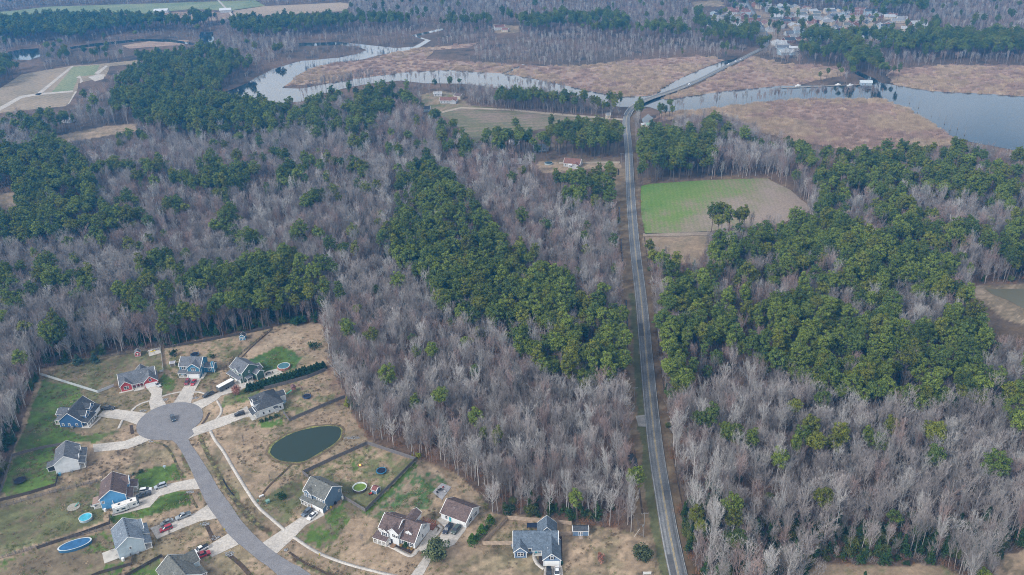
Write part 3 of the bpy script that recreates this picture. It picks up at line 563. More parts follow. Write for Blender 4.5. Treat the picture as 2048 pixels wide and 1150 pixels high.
    # slab joints, each a shallow dark groove
path([(420, 861), (430, 880), (447, 903), (468, 939), (494, 981), (517, 1014), (546, 1040), (569, 1060)])
path([(587, 1074), (623, 1098), (658, 1115), (705, 1131), (752, 1143), (787, 1151), (860, 1165)])
path([(434, 801), (443, 818), (440, 830), (433, 838)], 1.1); path([(324, 793), (340, 788), (359, 784), (366, 783)], 1.1); path([(385, 784), (398, 784), (412, 788)], 1.1)
path([(263, 822), (272, 813), (282, 807), (298, 802)], 1.1); path([(237, 857), (245, 840)], 1.1); path([(178, 856), (200, 835)], 1.3)
path([(758, 1081), (790, 1097), (822, 1112), (835, 1099)], 1.5); path([(787, 1093), (796, 1082)], 1.2)
path([(1068, 1107), (1069, 1117), (1074, 1127), (1088, 1138)], 1.4); path([(866, 1077), (884, 1056), (876, 1050)], 1.2)
mulch = patch_mat('mulch', [(0.3, (0.035, 0.028, 0.028)), (0.7, (0.07, 0.05, 0.045))], 0.6, 4)
for p_ in ([(765, 1081), (787, 1092), (793, 1086), (772, 1073)], [(791, 1093), (822, 1108), (829, 1097), (797, 1085)], [(1077, 1112), (1087, 1112), (1088, 1130), (1079, 1128)], [(1118, 1073), (1124, 1073), (1125, 1130), (1121, 1132)]):
    sheet('mulch_bed', [g(p) for p in p_], 0.05, mulch)
# bridge rails and piers
br = empty('road_bridge', (brx, bry, 0), 0, 'low concrete road bridge with white rails crossing the river bend', 'bridge')
bp_ = [p for p in ROADC if math.hypot(p.x-brx, p.y-bry) < 62]
for sgn in (1, -1):
    mb = MB(); pr = []
    for i, p in enumerate(bp_):
        d = (bp_[min(i+1, len(bp_)-1)]-bp_[max(i-1, 0)]).normalized(); nn = Vector((-d.y, d.x))
        q_ = p.xy+nn*3.35*sgn; pr.append((q_.x-brx, q_.y-bry, road_z(p)+0.9))
    for a, b_ in zip(pr[:-1], pr[1:]):
        mb.quad((a[0], a[1], a[2]-.8), (b_[0], b_[1], b_[2]-.8), b_, a)
        n_ = Vector((b_[1]-a[1], a[0]-b_[0], 0)).normalized()*0.25*sgn
        mb.quad(a, b_, (b_[0]+n_.x, b_[1]+n_.y, b_[2]), (a[0]+n_.x, a[1]+n_.y, a[2])); mb.quad((a[0]+n_.x, a[1]+n_.y, a[2]-.8), (b_[0]+n_.x, b_[1]+n_.y, b_[2]-.8), (b_[0]+n_.x, b_[1]+n_.y, b_[2]), (a[0]+n_.x, a[1]+n_.y, a[2]))
    mb.obj('rail', CONC, br)
for p in bp_[::2]:
    k_ = ROADC.index(p); dd_ = (ROADC[k_+1]-ROADC[k_-1]).normalized()
    if road_z(p) < .8: continue
    for o_ in (-2.3, 2.3): MB().cyl(p.x-brx-dd_.y*o_, p.y-bry+dd_.x*o_, -.2, road_z(p)-.2, .3, k=8).obj('pier', mat('dark_concrete', (0.16, 0.16, 0.16), 0.9), br)

# ------------------------------------------------------------------ house kit
def shingle(name, c):
    m = bpy.data.materials.new(name); m.use_nodes = True; t = m.node_tree; b = t.nodes['Principled BSDF']; b.inputs['Roughness'].default_value = 0.9; b.inputs['Specular IOR Level'].default_value = 0.2
    tcn = t.nodes.new('ShaderNodeTexCoord'); br_ = t.nodes.new('ShaderNodeTexVoronoi'); br_.inputs['Scale'].default_value = 2.6
    t.links.new(tcn.outputs['Object'], br_.inputs['Vector']); n = t.nodes.new('ShaderNodeTexNoise'); n.inputs['Scale'].default_value = 0.5; n.inputs['Detail'].default_value = 4; t.links.new(tcn.outputs['Object'], n.inputs['Vector'])
    r = t.nodes.new('ShaderNodeValToRGB'); r.color_ramp.elements[0].color = (*[q*0.72 for q in c], 1); r.color_ramp.elements[1].color = (*[q*1.3 for q in c], 1)
    sp = t.nodes.new('ShaderNodeSeparateColor'); t.links.new(br_.outputs['Color'], sp.inputs[0]); t.links.new(sp.outputs[0], r.inputs[0])
    mr = t.nodes.new('ShaderNodeMapRange'); mr.inputs[3].default_value = 0.75; mr.inputs[4].default_value = 1.2; t.links.new(n.outputs[0], mr.inputs[0])
    vm = t.nodes.new('ShaderNodeVectorMath'); vm.operation = 'MULTIPLY'; t.links.new(r.outputs[0], vm.inputs[0]); t.links.new(mr.outputs[0], vm.inputs[1]); t.links.new(vm.outputs[0], b.inputs['Base Color'])
    return m
def siding(name, c):
    m = bpy.data.materials.new(name); m.use_nodes = True; t = m.node_tree; b = t.nodes['Principled BSDF']; b.inputs['Roughness'].default_value = 0.6
    tcn = t.nodes.new('ShaderNodeTexCoord'); wv = t.nodes.new('ShaderNodeTexWave'); wv.bands_direction = 'Z'; wv.wave_profile = 'SAW'; wv.inputs['Scale'].default_value = 1.7
    t.links.new(tcn.outputs['Object'], wv.inputs['Vector']); bp = t.nodes.new('ShaderNodeBump'); bp.inputs['Strength'].default_value = 0.7; bp.inputs['Distance'].default_value = 0.03
    t.links.new(wv.outputs['Fac'], bp.inputs['Height']); t.links.new(bp.outputs[0], b.inputs['Normal'])
    n = t.nodes.new('ShaderNodeTexNoise'); n.inputs['Scale'].default_value = 0.6; n.inputs['Detail'].default_value = 5; t.links.new(tcn.outputs['Object'], n.inputs['Vector'])
    r = t.nodes.new('ShaderNodeValToRGB'); r.color_ramp.elements[0].position = .3; r.color_ramp.elements[1].position = .7
    r.color_ramp.elements[0].color = (*[q*0.86 for q in c], 1); r.color_ramp.elements[1].color = (*[q*1.08 for q in c], 1)
    t.links.new(n.outputs[0], r.inputs[0]); t.links.new(r.outputs[0], b.inputs['Base Color']); return m
R_GREY = shingle('shingle_grey', (0.115, 0.125, 0.145)); R_BLUE = shingle('shingle_slate', (0.10, 0.13, 0.17)); R_BROWN = shingle('shingle_brown', (0.115, 0.085, 0.082)); R_DARK = shingle('shingle_charcoal', (0.06, 0.067, 0.08)); R_GREEN = shingle('shingle_greygreen', (0.12, 0.125, 0.12)); R_STEEL = shingle('shingle_blue_grey', (0.15, 0.18, 0.22))
VENT = mat('roof_vent', (0.03, 0.03, 0.035), 0.6)
_win = {}
class House:
    def __init__(s, name, loc, ang, wall, roof, label, cat='house', group=None):
        s.e = empty(name, (loc[0], loc[1], 0), math.radians(ang), label, cat, group); s.wm = wall; s.rm = roof; s.wn = 'wall'
    def block(s, x0, x1, y0, y1, z0, z1, axis='x', pitch=0.7, ov=0.35, hips=(0, 0), roof=True, wall=True, rm=None, wm_=None, vents=0):
        s.skirt(x0, x1, y0, y1, z0) if z0 == 0 and wall else None
        if wall:
            mb = MB()
            if axis == 'x':
                ym = (y0+y1)/2; h = (y1-y0)/2*pitch; zl = z1+(0 if hips[0] or not roof else h); zr = z1+(0 if hips[1] or not roof else h)
                n = len(mb.v)
                mb.poly([(x0, y0, z0), (x1, y0, z0), (x1, y0, z1), (x0, y0, z1)]); mb.poly([(x1, y1, z0), (x0, y1, z0), (x0, y1, z1), (x1, y1, z1)])
                mb.poly([(x0, y1, z0), (x0, y0, z0), (x0, y0, z1)]+([(x0, ym, zl)] if zl > z1 else [])+[(x0, y1, z1)])
                mb.poly([(x1, y0, z0), (x1, y1, z0), (x1, y1, z1)]+([(x1, ym, zr)] if zr > z1 else [])+[(x1, y0, z1)])
            else:
                xm = (x0+x1)/2; h = (x1-x0)/2*pitch; zl = z1+(0 if hips[0] or not roof else h); zr = z1+(0 if hips[1] or not roof else h)
                mb.poly([(x1, y0, z0), (x1, y1, z0), (x1, y1, z1), (x1, y0, z1)]); mb.poly([(x0, y1, z0), (x0, y0, z0), (x0, y0, z1), (x0, y1, z1)])
                mb.poly([(x0, y0, z0), (x1, y0, z0), (x1, y0, z1)]+([(xm, y0, zl)] if zl > z1 else [])+[(x0, y0, z1)])
                mb.poly([(x1, y1, z0), (x0, y1, z0), (x0, y1, z1)]+([(xm, y1, zr)] if zr > z1 else [])+[(x1, y1, z1)])
            if not roof: mb.poly([(x0, y0, z1), (x1, y0, z1), (x1, y1, z1), (x0, y1, z1)])
            s.last = mb.obj(s.wn, wm_ or s.wm, s.e)
            # white corner boards
            for cx, cy_ in ((x0, y0), (x1, y0), (x0, y1), (x1, y1)):
                ax = 0.02 if cx == x1 else -0.02; ay = 0.02 if cy_ == y1 else -0.02
                MB().box(min(cx+ax, cx-ax*7), max(cx+ax, cx-ax*7), min(cy_+ay, cy_-ay*7), max(cy_+ay, cy_-ay*7), z0+.02, z1).obj('corner_board', WHITE, s.e)
        if roof: s.roof(x0, x1, y0, y1, z1, axis, pitch, ov, hips, rm, vents)
    def skirt(s, x0, x1, y0, y1, z0):
        MB().box(x0+.02, x1-.02, y0+.02, y1-.02, -0.1, 0.35).obj('foundation', mat('brick_red', (0.14, 0.075, 0.06), 0.9, 0.3, 6), s.e)
    def roof(s, x0, x1, y0, y1, z1, axis='x', pitch=0.7, ov=0.35, hips=(0, 0), rm=None, vents=0):
        th = 0.16
        if axis == 'y':
            sw = lambda p: (p[1], p[0], p[2]); a0_, a1_, b0, b1 = y0, y1, x0, x1
        else:
            sw = lambda p: p; a0_, a1_, b0, b1 = x0, x1, y0, y1
        bm_ = (b0+b1)/2; hw = (b1-b0)/2
        zr = z1+hw*pitch+th; ze = z1-ov*pitch+th
        A0, A1, B0, B1 = a0_-ov, a1_+ov, b0-ov, b1+ov
        r0 = a0_+hw if hips[0] else A0; r1 = a1_-hw if hips[1] else A1
        if r0 > r1: r0 = r1 = (r0+r1)/2
        mb = MB()
        mb.poly([sw(p) for p in ((A0, B0, ze), (A1, B0, ze), (r1, bm_, zr), (r0, bm_, zr))]); mb.poly([sw(p) for p in ((A1, B1, ze), (A0, B1, ze), (r0, bm_, zr), (r1, bm_, zr))])
        if hips[0]: mb.poly([sw(p) for p in ((A0, B1, ze), (A0, B0, ze), (r0, bm_, zr))])
        if hips[1]: mb.poly([sw(p) for p in ((A1, B0, ze), (A1, B1, ze), (r1, bm_, zr))])
        ro = mb.obj('roof', rm or s.rm, s.e)
        tb = MB(); f_ = 0.2
        def strip(p, q_):
            p = sw(p); q_ = sw(q_); tb.quad(p, q_, (q_[0], q_[1], q_[2]-f_), (p[0], p[1], p[2]-f_))
        e = 0.012
        strip((A0-e, B0-e, ze-.01), (A1+e, B0-e, ze-.01)); strip((A0-e, B1+e, ze-.01), (A1+e, B1+e, ze-.01))
        for hp, A_, sg in ((hips[0], A0, -1), (hips[1], A1, 1)):
            if hp: strip((A_+sg*e, B0-e, ze-.01), (A_+sg*e, B1+e, ze-.01))
            else:
                wdt = 0.16
                for B_ in (B0, B1):
                    p = sw((A_+sg*e, B_, ze)); q_ = sw((A_+sg*e, bm_, zr)); pi = sw((A_-sg*wdt, B_, ze+.012)); qi = sw((A_-sg*wdt, bm_, zr+.012)); po = (p[0], p[1], p[2]+.012); qo = (q_[0], q_[1], q_[2]+.012)
                    tb.quad(p, q_, (q_[0], q_[1], q_[2]-f_), (p[0], p[1], p[2]-f_)); tb.quad(po, qo, qi, pi)
        # soffit
        tb.poly([sw(p) for p in ((A0, B0, ze-.19), (A1, B0, ze-.19), (A1, b0+.01, ze-.19), (A0, b0+.01, ze-.19))]); tb.poly([sw(p) for p in ((A0, b1-.01, ze-.19), (A1, b1-.01, ze-.19), (A1, B1, ze-.19), (A0, B1, ze-.19))])
        tb.obj('fascia', WHITE, s.e)
        if vents:
            for i in range(vents):
                a = r0+0.8+(r1-r0-1.6)*i/max(1, vents-1); vb = MB(); d_ = 0.55
                p = sw((a, bm_+d_, zr-d_*pitch)); vb.box(p[0]-.16, p[0]+.16, p[1]-.16, p[1]+.16, p[2]-.1, p[2]+.2, .04); vb.obj('roof_vent', VENT, ro)
            rc = MB(); pa, pb = sw((r0+.1, bm_, zr)), sw((r1-.1, bm_, zr))
            rc.tube([(pa[0], pa[1], pa[2]), (pb[0], pb[1], pb[2])], 0.09, 5); rc.obj('ridge_cap', rm or s.rm, ro)
            pp = sw((r0+(r1-r0)*.4, bm_-hw*.45, zr-hw*.45*pitch)); MB().cyl(pp[0], pp[1], pp[2]-.1, pp[2]+.45, .06).obj('vent_pipe', WHITE, ro)
    def lean(s, x0, x1, y0, y1, z0, z1, side='f', rm=None, posts=0, ov=0.25):
        """single-slope porch roof, low edge on the given side"""
        z = {'f': (z0, z0, z1, z1), 'b': (z1, z1, z0, z0), 'l': (z0, z1, z1, z0), 'r': (z1, z0, z0, z1)}[side]
        xa, xb, ya, yb = x0-ov, x1+ov, y0-(ov if side == 'f' else 0), y1+(ov if side == 'b' else 0)
        if side in 'lr': xa, xb, ya, yb = x0-(ov if side == 'l' else 0), x1+(ov if side == 'r' else 0), y0-ov, y1+ov
        mb = MB(); c = [(xa, ya, z[0]), (xb, ya, z[1]), (xb, yb, z[2]), (xa, yb, z[3])]
        mb.poly(c); mb.obj('roof', rm or s.rm, s.e)
        tb = MB()
        for i in range(4):
            p, q_ = c[i], c[(i+1) % 4]; tb.quad((p[0], p[1], p[2]-.015), (q_[0], q_[1], q_[2]-.015), (q_[0], q_[1], q_[2]-.26), (p[0], p[1], p[2]-.26))
        tb.poly([(p[0], p[1], p[2]-.26) for p in c]); tb.obj('fascia', WHITE, s.e)
        if posts:
            for i in range(posts):
                f = i/max(1, posts-1)
                if side in 'fb': px_, py_ = x0+.1+(x1-x0-.2)*f, (y0+.12 if side == 'f' else y1-.12)
                else: px_, py_ = (x0+.12 if side == 'l' else x1-.12), y0+.1+(y1-y0-.2)*f
                MB().box(px_-.11, px_+.11, py_-.11, py_+.11, 0, z0-.1).obj('post', WHITE, s.e)
            MB().box(x0, x1, y0, y1, 0, .25).obj('porch_floor', CONC, s.e)
    def win(s, face, u, z, p, wd=0.95, h=1.45, double=False, shut=False, name='window'):
        """face f/b/l/r; u centre along the wall; z sill; p wall plane"""
        if double: wd = wd*2
        key = (round(wd, 2), h, double)
        if key not in _win:
            fr = MB(); t_ = .13; hw = wd/2
            for bx in ((-hw-t_, -hw, -t_, h+t_), (hw, hw+t_, -t_, h+t_), (-hw, hw, -t_, 0), (-hw, hw, h, h+t_)): fr.box(bx[0], bx[1], -.06, .0, bx[2], bx[3])
            if double: fr.box(-.06, .06, -.055, 0, 0, h)
            fr.box(-hw, hw, -.05, 0, h/2-.04, h/2+.04)
            _win[key] = (fr.mesh('window_frame', WHITE), MB().box(-hw, hw, -.03, 0, 0.0, h).mesh('pane', GLASS))
        fm, pm = _win[key]
        o = link(name, fm, s.e); o.location, o.rotation_euler = s._pl(face, u, z, p); link('pane', pm, o)
        if shut:
            for sg in (-1, 1):
                k = ('sh', h)
                if k not in _win: _win[k] = MB().box(-.2, .2, -.05, 0, 0, h).mesh('shutter', mat('shutter_dark', (0.025, 0.03, 0.045), 0.6))
                q_ = link('shutter', _win[k], o); q_.location = (sg*(wd/2+.36), 0, 0)
        return o
    def _pl(s, face, u, z, p):
        return {'f': ((u, p, z), (0, 0, 0)), 'b': ((u, p, z), (0, 0, math.pi)), 'r': ((p, u, z), (0, 0, math.pi/2)), 'l': ((p, u, z), (0, 0, -math.pi/2))}[face]
    def garage(s, face, u, p, wd=4.9, h=2.15):
        fr = MB(); hw = wd/2
        for bx in ((-hw-.18, -hw, 0, h+.2), (hw, hw+.18, 0, h+.2), (-hw, hw, h, h+.2)): fr.box(bx[0], bx[1], -.05, 0, bx[2], bx[3])
        o = fr.obj('garage_door_frame', WHITE, s.e); o.location, o.rotation_euler = s._pl(face, u, 0, p)
        for k in range(4):
            q_ = MB().box(-hw, hw, -.035, 0, k*h/4+.01, (k+1)*h/4-.02).obj('panel', WHITE, o)
    def door(s, face, u, p, c=(0.12, 0.03, 0.03)):
        o = MB().box(-.6, .6, -.05, 0, 0.2, 2.45).obj('door', WHITE, s.e); o.location, o.rotation_euler = s._pl(face, u, 0, p)
        MB().box(-.45, .45, -.08, -.052, 0.22, 2.3).obj('door_leaf', mat('door_%d' % int(c[0]*100), c, 0.5), o)
    def box(s, name, x0, x1, y0, y1, z0, z1, m): return MB().box(x0, x1, y0, y1, z0, z1).obj(name, m, s.e)
B_STEEL = siding('siding_steel_blue', (0.13, 0.20, 0.31)); B_SKY = siding('siding_sky_blue', (0.085, 0.28, 0.52)); B_NAVY = siding('siding_navy', (0.035, 0.105, 0.235)); B_TEAL = siding('siding_teal', (0.035, 0.16, 0.27))
S_RED = siding('siding_red', (0.44, 0.050, 0.055)); S_GREEN = siding('siding_green', (0.065, 0.135, 0.115)); S_WHITE = siding('siding_white', (0.62, 0.65, 0.68)); S_PALE = siding('siding_pale_blue', (0.45, 0.54, 0.60)); S_GREY = siding('siding_grey_blue', (0.10, 0.155, 0.225))

# -- bungalow at the bottom, gables to the camera
h = House('gabled_house', g((1027.7, 1107)), -2, B_STEEL, R_BLUE, 'steel blue bungalow with slate roof and two front gables, nearest the road')
h.block(0, 15.6, 0, 8.2, 0, 2.9, 'x', 0.88, vents=7)
h.block(.2, 4.6, -2.1, 3.0, 0, 2.88, 'y', 0.9); h.block(10.3, 16.3, -6.0, 3.5, 0, 2.92, 'y', 0.9, ov=.3, vents=3)
h.block(8.6, 15.2, 6.5, 12.2, 0, 2.86, 'y', 0.98, hips=(0, 0))
h.win('f', 2.4, .9, -2.1, double=True, shut=True); h.win('f', 5.7, .9, 0, shut=False); h.win('f', 13.3, 3.2, -6.0, .9, 1.2, shut=True); h.garage('f', 13.3, -6.0); h.door('f', 7.9, 0, (0.03, 0.28, 0.34)); h.win('f', 9.4, .9, 0, .8)
h.lean(6.7, 9.9, -1.3, 0, 2.75, 2.9, 'f', posts=2); h.win('r', 4, .9, 15.6); h.win('r', -3, .9, 16.3); h.win('l', 4, .9, 0)
h.box('air_conditioner', -1.1, -.3, 3, 3.8, 0, .9, METAL); h.box('solar_panel', 4.6, 8.4, 10.4, 12.8, 2.3, 2.4, mat('pergola_top', (0.012, 0.02, 0.045), 0.5))
for q_ in ((4.7, 10.5), (8.3, 10.5), (4.7, 12.7), (8.3, 12.7)): h.box('post', q_[0]-.06, q_[0]+.06, q_[1]-.06, q_[1]+.06, 0, 2.3, BLACKP)
# -- detached garage
h = House('detached_garage', (-29.0, 243.3), -30, S_WHITE, R_BROWN, 'long white detached garage with brown gable roof and concrete apron')
h.block(0, 10.9, 0, 9.2, 0, 3.0, 'x', 0.62, ov=.4, vents=8); h.garage('f', 6.6, 0, 3.0); h.door('f', 4.0, 0, (0.03, 0.06, 0.05)); h.win('f', 2.3, .9, 0); h.win('r', 3, .9, 10.9, shut=True); h.win('r', 6.3, .9, 10.9, shut=True)
h.garage('f', 9.0, 0, 1.6, 2.1); h.box('eave_beam', 0.2, 10.7, -.02, .0, 2.7, 3.0, WHITE)
# -- white house with brown roof
h = House('cape_house', (-51.2, 234.2), -26, S_WHITE, R_BROWN, 'white farmhouse style home with brown roof, dormers and mulch beds in front')
h.block(0, 15.0, 0.4, 11.0, 0, 3.0, 'x', 0.80, vents=6)
h.block(.6, 8.0, 0, 8.4, 0, 5.3, 'x', 0.62, ov=.3)
h.block(4.6, 9.0, -.5, 5.4, 0, 5.5, 'y', 0.85, ov=.3); h.block(2.0, 5.0, -1.0, 4, 2.8, 4.9, 'y', 0.8, ov=.25)
h.lean(-.4, 5.0, -2.8, 0.1, 2.7, 3.4, 'f', posts=4); h.block(10.6, 13.0, 2.0, 6.0, 4.2, 5.1, 'y', 0.8, ov=.2)
h.block(7.2, 10.8, 6.0, 12.5, 3.5, 5.6, 'y', 0.75, ov=.3)
h.win('f', 3.5, 3.3, -1.0, shut=True); h.win('f', 6.8, 3.6, -.5, .7, 1.2); h.door('f', 6.0, -.5, (0.05, 0.05, 0.06)); h.win('f', 8.2, 3.5, -.5, .7, 1.1, shut=True)
h.win('f', 10.8, .9, .4, shut=True); h.win('f', 13.4, .9, .4, shut=True); h.win('f', 1.4, .9, 0, double=True); h.win('f', 11.8, 4.3, 2.0, .6, .6)
h.win('r', 3.4, 3.6, 15, .8, 1.3, shut=True); h.win('r', 8.0, 3.6, 15, .8, 1.3, shut=True); h.win('r', 6, .9, 15); h.win('r', 9.5, 3.9, 10.8, .8)
h.box('deck', 10.6, 16.2, 11, 14, 0, .6, mat('deck_red', (0.19, 0.085, 0.06), 0.8)); h.box('steps', 6.2, 7.8, -2.4, -.5, 0, .4, mat('tan_timber', (0.22, 0.14, 0.09), 0.8))
pg = MB()
for i in range(8): pg.box(10.8+i*.75, 10.95+i*.75, 11, 13.8, 2.5, 2.65)
for q_ in ((10.9, 13.7), (16.0, 13.7), (16.0, 11.2)): pg.box(q_[0]-.08, q_[0]+.08, q_[1]-.08, q_[1]+.08, .6, 2.5)
pg.obj('pergola', mat('pergola_red', (0.26, 0.10, 0.07), 0.8), h.e)
# -- blue-grey two-storey
h = House('two_storey_house', (-83.6, 253.8), -34, S_GREY, R_GREEN, 'slate blue two storey house with grey roof beside the fenced yard with green pool')
h.block(.3, 11.2, 2.2, 11.2, 0, 5.5, 'x', 0.70, ov=.35, vents=7); h.block(.9, 4.7, 1.6, 6.6, 0, 5.5, 'y', 0.8, ov=.3)
h.block(5.6, 11.25, .6, 3.0, 0, 2.7, 'x', .4, roof=False); h.lean(5.4, 11.4, .3, 2.25, 2.75, 3.7, 'f'); h.lean(.1, 5.3, 0.1, 1.7, 2.7, 3.5, 'f', posts=4)
h.garage('f', 8.5, .6, 4.9); h.win('f', 1.9, 3.7, 1.6, .8, 1.3); h.win('f', 3.7, 3.7, 1.6, .8, 1.3); h.win('f', 7.4, 3.9, 2.2, .75, 1.2); h.win('f', 8.5, 3.9, 2.2, .75, 1.2); h.win('f', 9.6, 3.9, 2.2, .75, 1.2)
h.win('f', 1.6, .8, 1.6, .8); h.win('f', 2.8, .8, 1.6, .8); h.door('f', 4.2, 1.6, (0.20, 0.03, 0.03)); h.win('r', 9.9, 4.0, 11.2, .7, .8); h.win('r', 2.8, .6, 11.27, .6, 1.0)
h.box('utility_box', 11.3, 11.9, 6.6, 7.3, .2, 1.2, BLACKP); h.box('gas_meter', 11.3, 11.8, 4.0, 4.7, 0, .9, mat('meter_yellow', (0.5, 0.36, 0.03), 0.6)); MB().cyl(11.8, 10.6, 0, 1.1, .45).obj('water_heater', WHITE, h.e)
# -- sky blue house
h = House('sky_blue_house', (-159.8, 253.9), 18, B_SKY, R_BROWN, 'bright sky blue two storey house with brown roof beside the camper')
h.block(0, 9.3, 0, 11.2, 0, 5.2, 'y', 0.72, vents=8); h.block(4.5, 10.1, 6.6, 11.0, 2.6, 5.15, 'x', 0.9, ov=.3)
h.block(9.2, 10.8, .8, 6.0, 0, 2.6, 'x', .4, roof=False); h.lean(9.25, 11.2, .5, 6.2, 2.65, 3.6, 'r'); h.lean(9.4, 12.6, 6.8, 11.2, 2.7, 3.5, 'r', posts=3)
h.win('f', 1.0, 3.0, 0, .8, 1.0); h.garage('r', 3.4, 10.8, 4.8); h.win('r', 8.8, 3.5, 10.1, .8, 1.2); h.win('r', 9.0, .8, 9.32, .8); h.door('r', 7.3, 9.32, (0.15, 0.03, 0.03))
h.lean(-3.0, 0, 1.5, 5.5, 2.5, 2.9, 'l', rm=mat('patio_roof_tan', (0.27, 0.19, 0.16), 0.8), posts=2); h.box('chimney_vent', 4.2, 4.45, -.2, 0, .5, 3.4, WHITE)
MB().cyl(1.1, -.9, 0, 1.1, .5).obj('water_tank', WHITE, h.e)
# -- pale blue two-storey lower left
h = House('pale_blue_house', (-142.6, 227.4), 30, S_PALE, R_STEEL, 'pale blue two storey house with blue-grey roof and wide back roof slope')
h.block(0, 9.0, 0, 11.2, 0, 5.3, 'y', 0.72, vents=8); h.block(4.4, 10.0, 6.2, 11.3, 2.6, 5.25, 'x', 0.86, ov=.3)
h.block(8.9, 10.8, 5.4, 11.2, 0, 2.6, 'x', .4, roof=False); h.lean(9.0, 11.4, 5.4, 11.4, 2.65, 3.6, 'r'); h.lean(9.0, 11.2, -.1, 4.2, 2.65, 3.5, 'r', posts=3)
h.win('f', 4.3, 3.0, 0, .7, .8); h.garage('r', 8.2, 10.8, 4.8); h.win('r', 2, 3.4, 9.0, .8, 1.2); h.win('r', 3.4, .8, 9.0, .8); h.win('r', 8.6, 3.6, 10.0, .8, 1.2)
h.box('patio', -5, 0, 1, 7, 0, .12, CONC); MB().cyl(1.0, -1.0, 0, 1.2, .55).obj('water_tank', WHITE, h.e); h.box('air_conditioner', 5.6, 6.5, -1, -.15, 0, .8, METAL)
# -- pale house with screen porch
h = House('porch_house', (-187.6, 276.2), 20, S_WHITE, R_GREY, 'pale grey-white two storey house with grey roof and screened back porch')
h.block(0, 8.8, 0, 11.0, 0, 4.9, 'y', 0.70, vents=2); h.block(8.7, 10.6, 5.2, 10.9, 0, 2.5, 'x', .4, roof=False)
h.lean(8.8, 11.1, 5.4, 10.9, 2.6, 3.5, 'r'); h.lean(8.8, 10.9, .2, 4.2, 2.6, 3.5, 'r', posts=2); h.block(7.2, 9.4, 7.2, 9.6, 4.2, 5.1, 'x', 0.8, ov=.2); h.block(7.2, 9.2, 1.4, 3.6, 4.2, 5.0, 'x', .8, ov=.2)
h.win('r', 8.4, 3.6, 9.4, .7, .9); h.win('r', 2.5, .8, 8.8, .8); h.garage('r', 8, 10.6, 4.6); h.lean(-3.4, 0, 3.0, 6.6, 2.4, 3.1, 'l', posts=3)
h.box('screen', -3.2, -.1, 3.1, 6.5, .25, 2.2, mat('porch_screen', (0.03, 0.035, 0.045), 0.6)); MB().cyl(1.2, -.9, 0, 1.0, .55).obj('water_tank', mat('tank_blue', (0.12, 0.30, 0.42), 0.6), h.e); h.box('air_conditioner', 5.2, 6.0, -1, -.2, 0, .8, METAL)
h.win('r', 4.7, 3.0, 8.8, .7, 1.0)
# -- navy house
h = House('navy_house', (-201.2, 309.1), -4, B_NAVY, R_DARK, 'deep navy blue house with charcoal roof, dormers and white porch posts')
h.block(0, 10.2, 0, 13.2, 0, 3.3, 'y', 0.82, vents=0); h.lean(10.2, 12.9, 0, 7.6, 2.6, 3.3, 'r', posts=5)
h.block(7.0, 11.2, 2.6, 5.8, 3.0, 4.6, 'x', 0.85, ov=.25); h.block(6.8, 10.4, 8.0, 11.2, 3.2, 4.9, 'x', 0.85, ov=.25)
h.block(10.1, 11.6, 7.8, 13.2, 0, 2.7, 'x', .4, roof=False); h.lean(10.0, 12.0, 7.8, 13.2, 2.75, 3.7, 'r')
h.win('r', 4.2, 3.3, 11.2, .8, 1.1); h.win('r', 9.6, 3.8, 10.4, .9, .8); h.garage('r', 10.5, 11.6, 4.6); h.win('r', 2, .8, 10.2, .8); h.win('r', 4, .8, 10.2, .8); h.win('r', 6, .8, 10.2, .8)
for u in (1.6, 4.4, 7.8): h.win('f', u, .8, 0, .8, 1.1)
h.block(-4.4, .2, 5.8, 11, 0, 2.7, 'x', 0.5, ov=.3, rm=R_GREY); h.lean(-3.0, 0, 1.6, 5.8, 2.3, 3.0, 'l', rm=R_GREY, posts=2); h.box('air_conditioner', 5.2, 6.3, -1, -.2, 0, .9, METAL); h.box('porch_step', 9.9, 13.6, -.6, 0, 0, .2, CONC)
# -- red house
h = House('red_house', (-184.9, 335.5), 23, S_RED, R_GREY, 'red house with grey roof and two front gables with white trim')
h.block(0, 16.0, 1.8, 10.4, 0, 3.0, 'x', 0.80); h.block(.2, 5.2, 0, 6, 0, 2.95, 'y', 0.85); h.block(10.4, 16.6, -1.6, 7.5, 0, 3.05, 'y', 0.92)
h.block(7.4, 12.6, 5, 12.6, 0, 3.02, 'y', 0.95)
h.win('f', 2.7, .9, 0, double=True); h.win('f', 6.2, .9, 1.8, .9); h.door('f', 8.0, 1.8, (0.3, 0.03, 0.03)); h.win('f', 9.4, .9, 1.8, .8); h.garage('f', 13.5, -1.6, 4.9); h.win('f', 13.5, 3.3, -1.6, .9, 1.2)
h.lean(5.3, 10.3, .3, 1.8, 2.6, 2.95, 'f', posts=4); h.lean(-.3, 6.6, 10.4, 13.0, 2.5, 3.0, 'b', rm=mat('white_metal_roof', (0.62, 0.63, 0.64), 0.5), posts=3); h.win('l', 4, .9, 0, .8); h.win('l', 8, .9, 0, .8)
h.box('front_path', -.8, 6.0, -1.0, 0, 0, .12, CONC); h.box('front_patio', 5.6, 10.2, -2.2, .2, 0, .12, CONC)
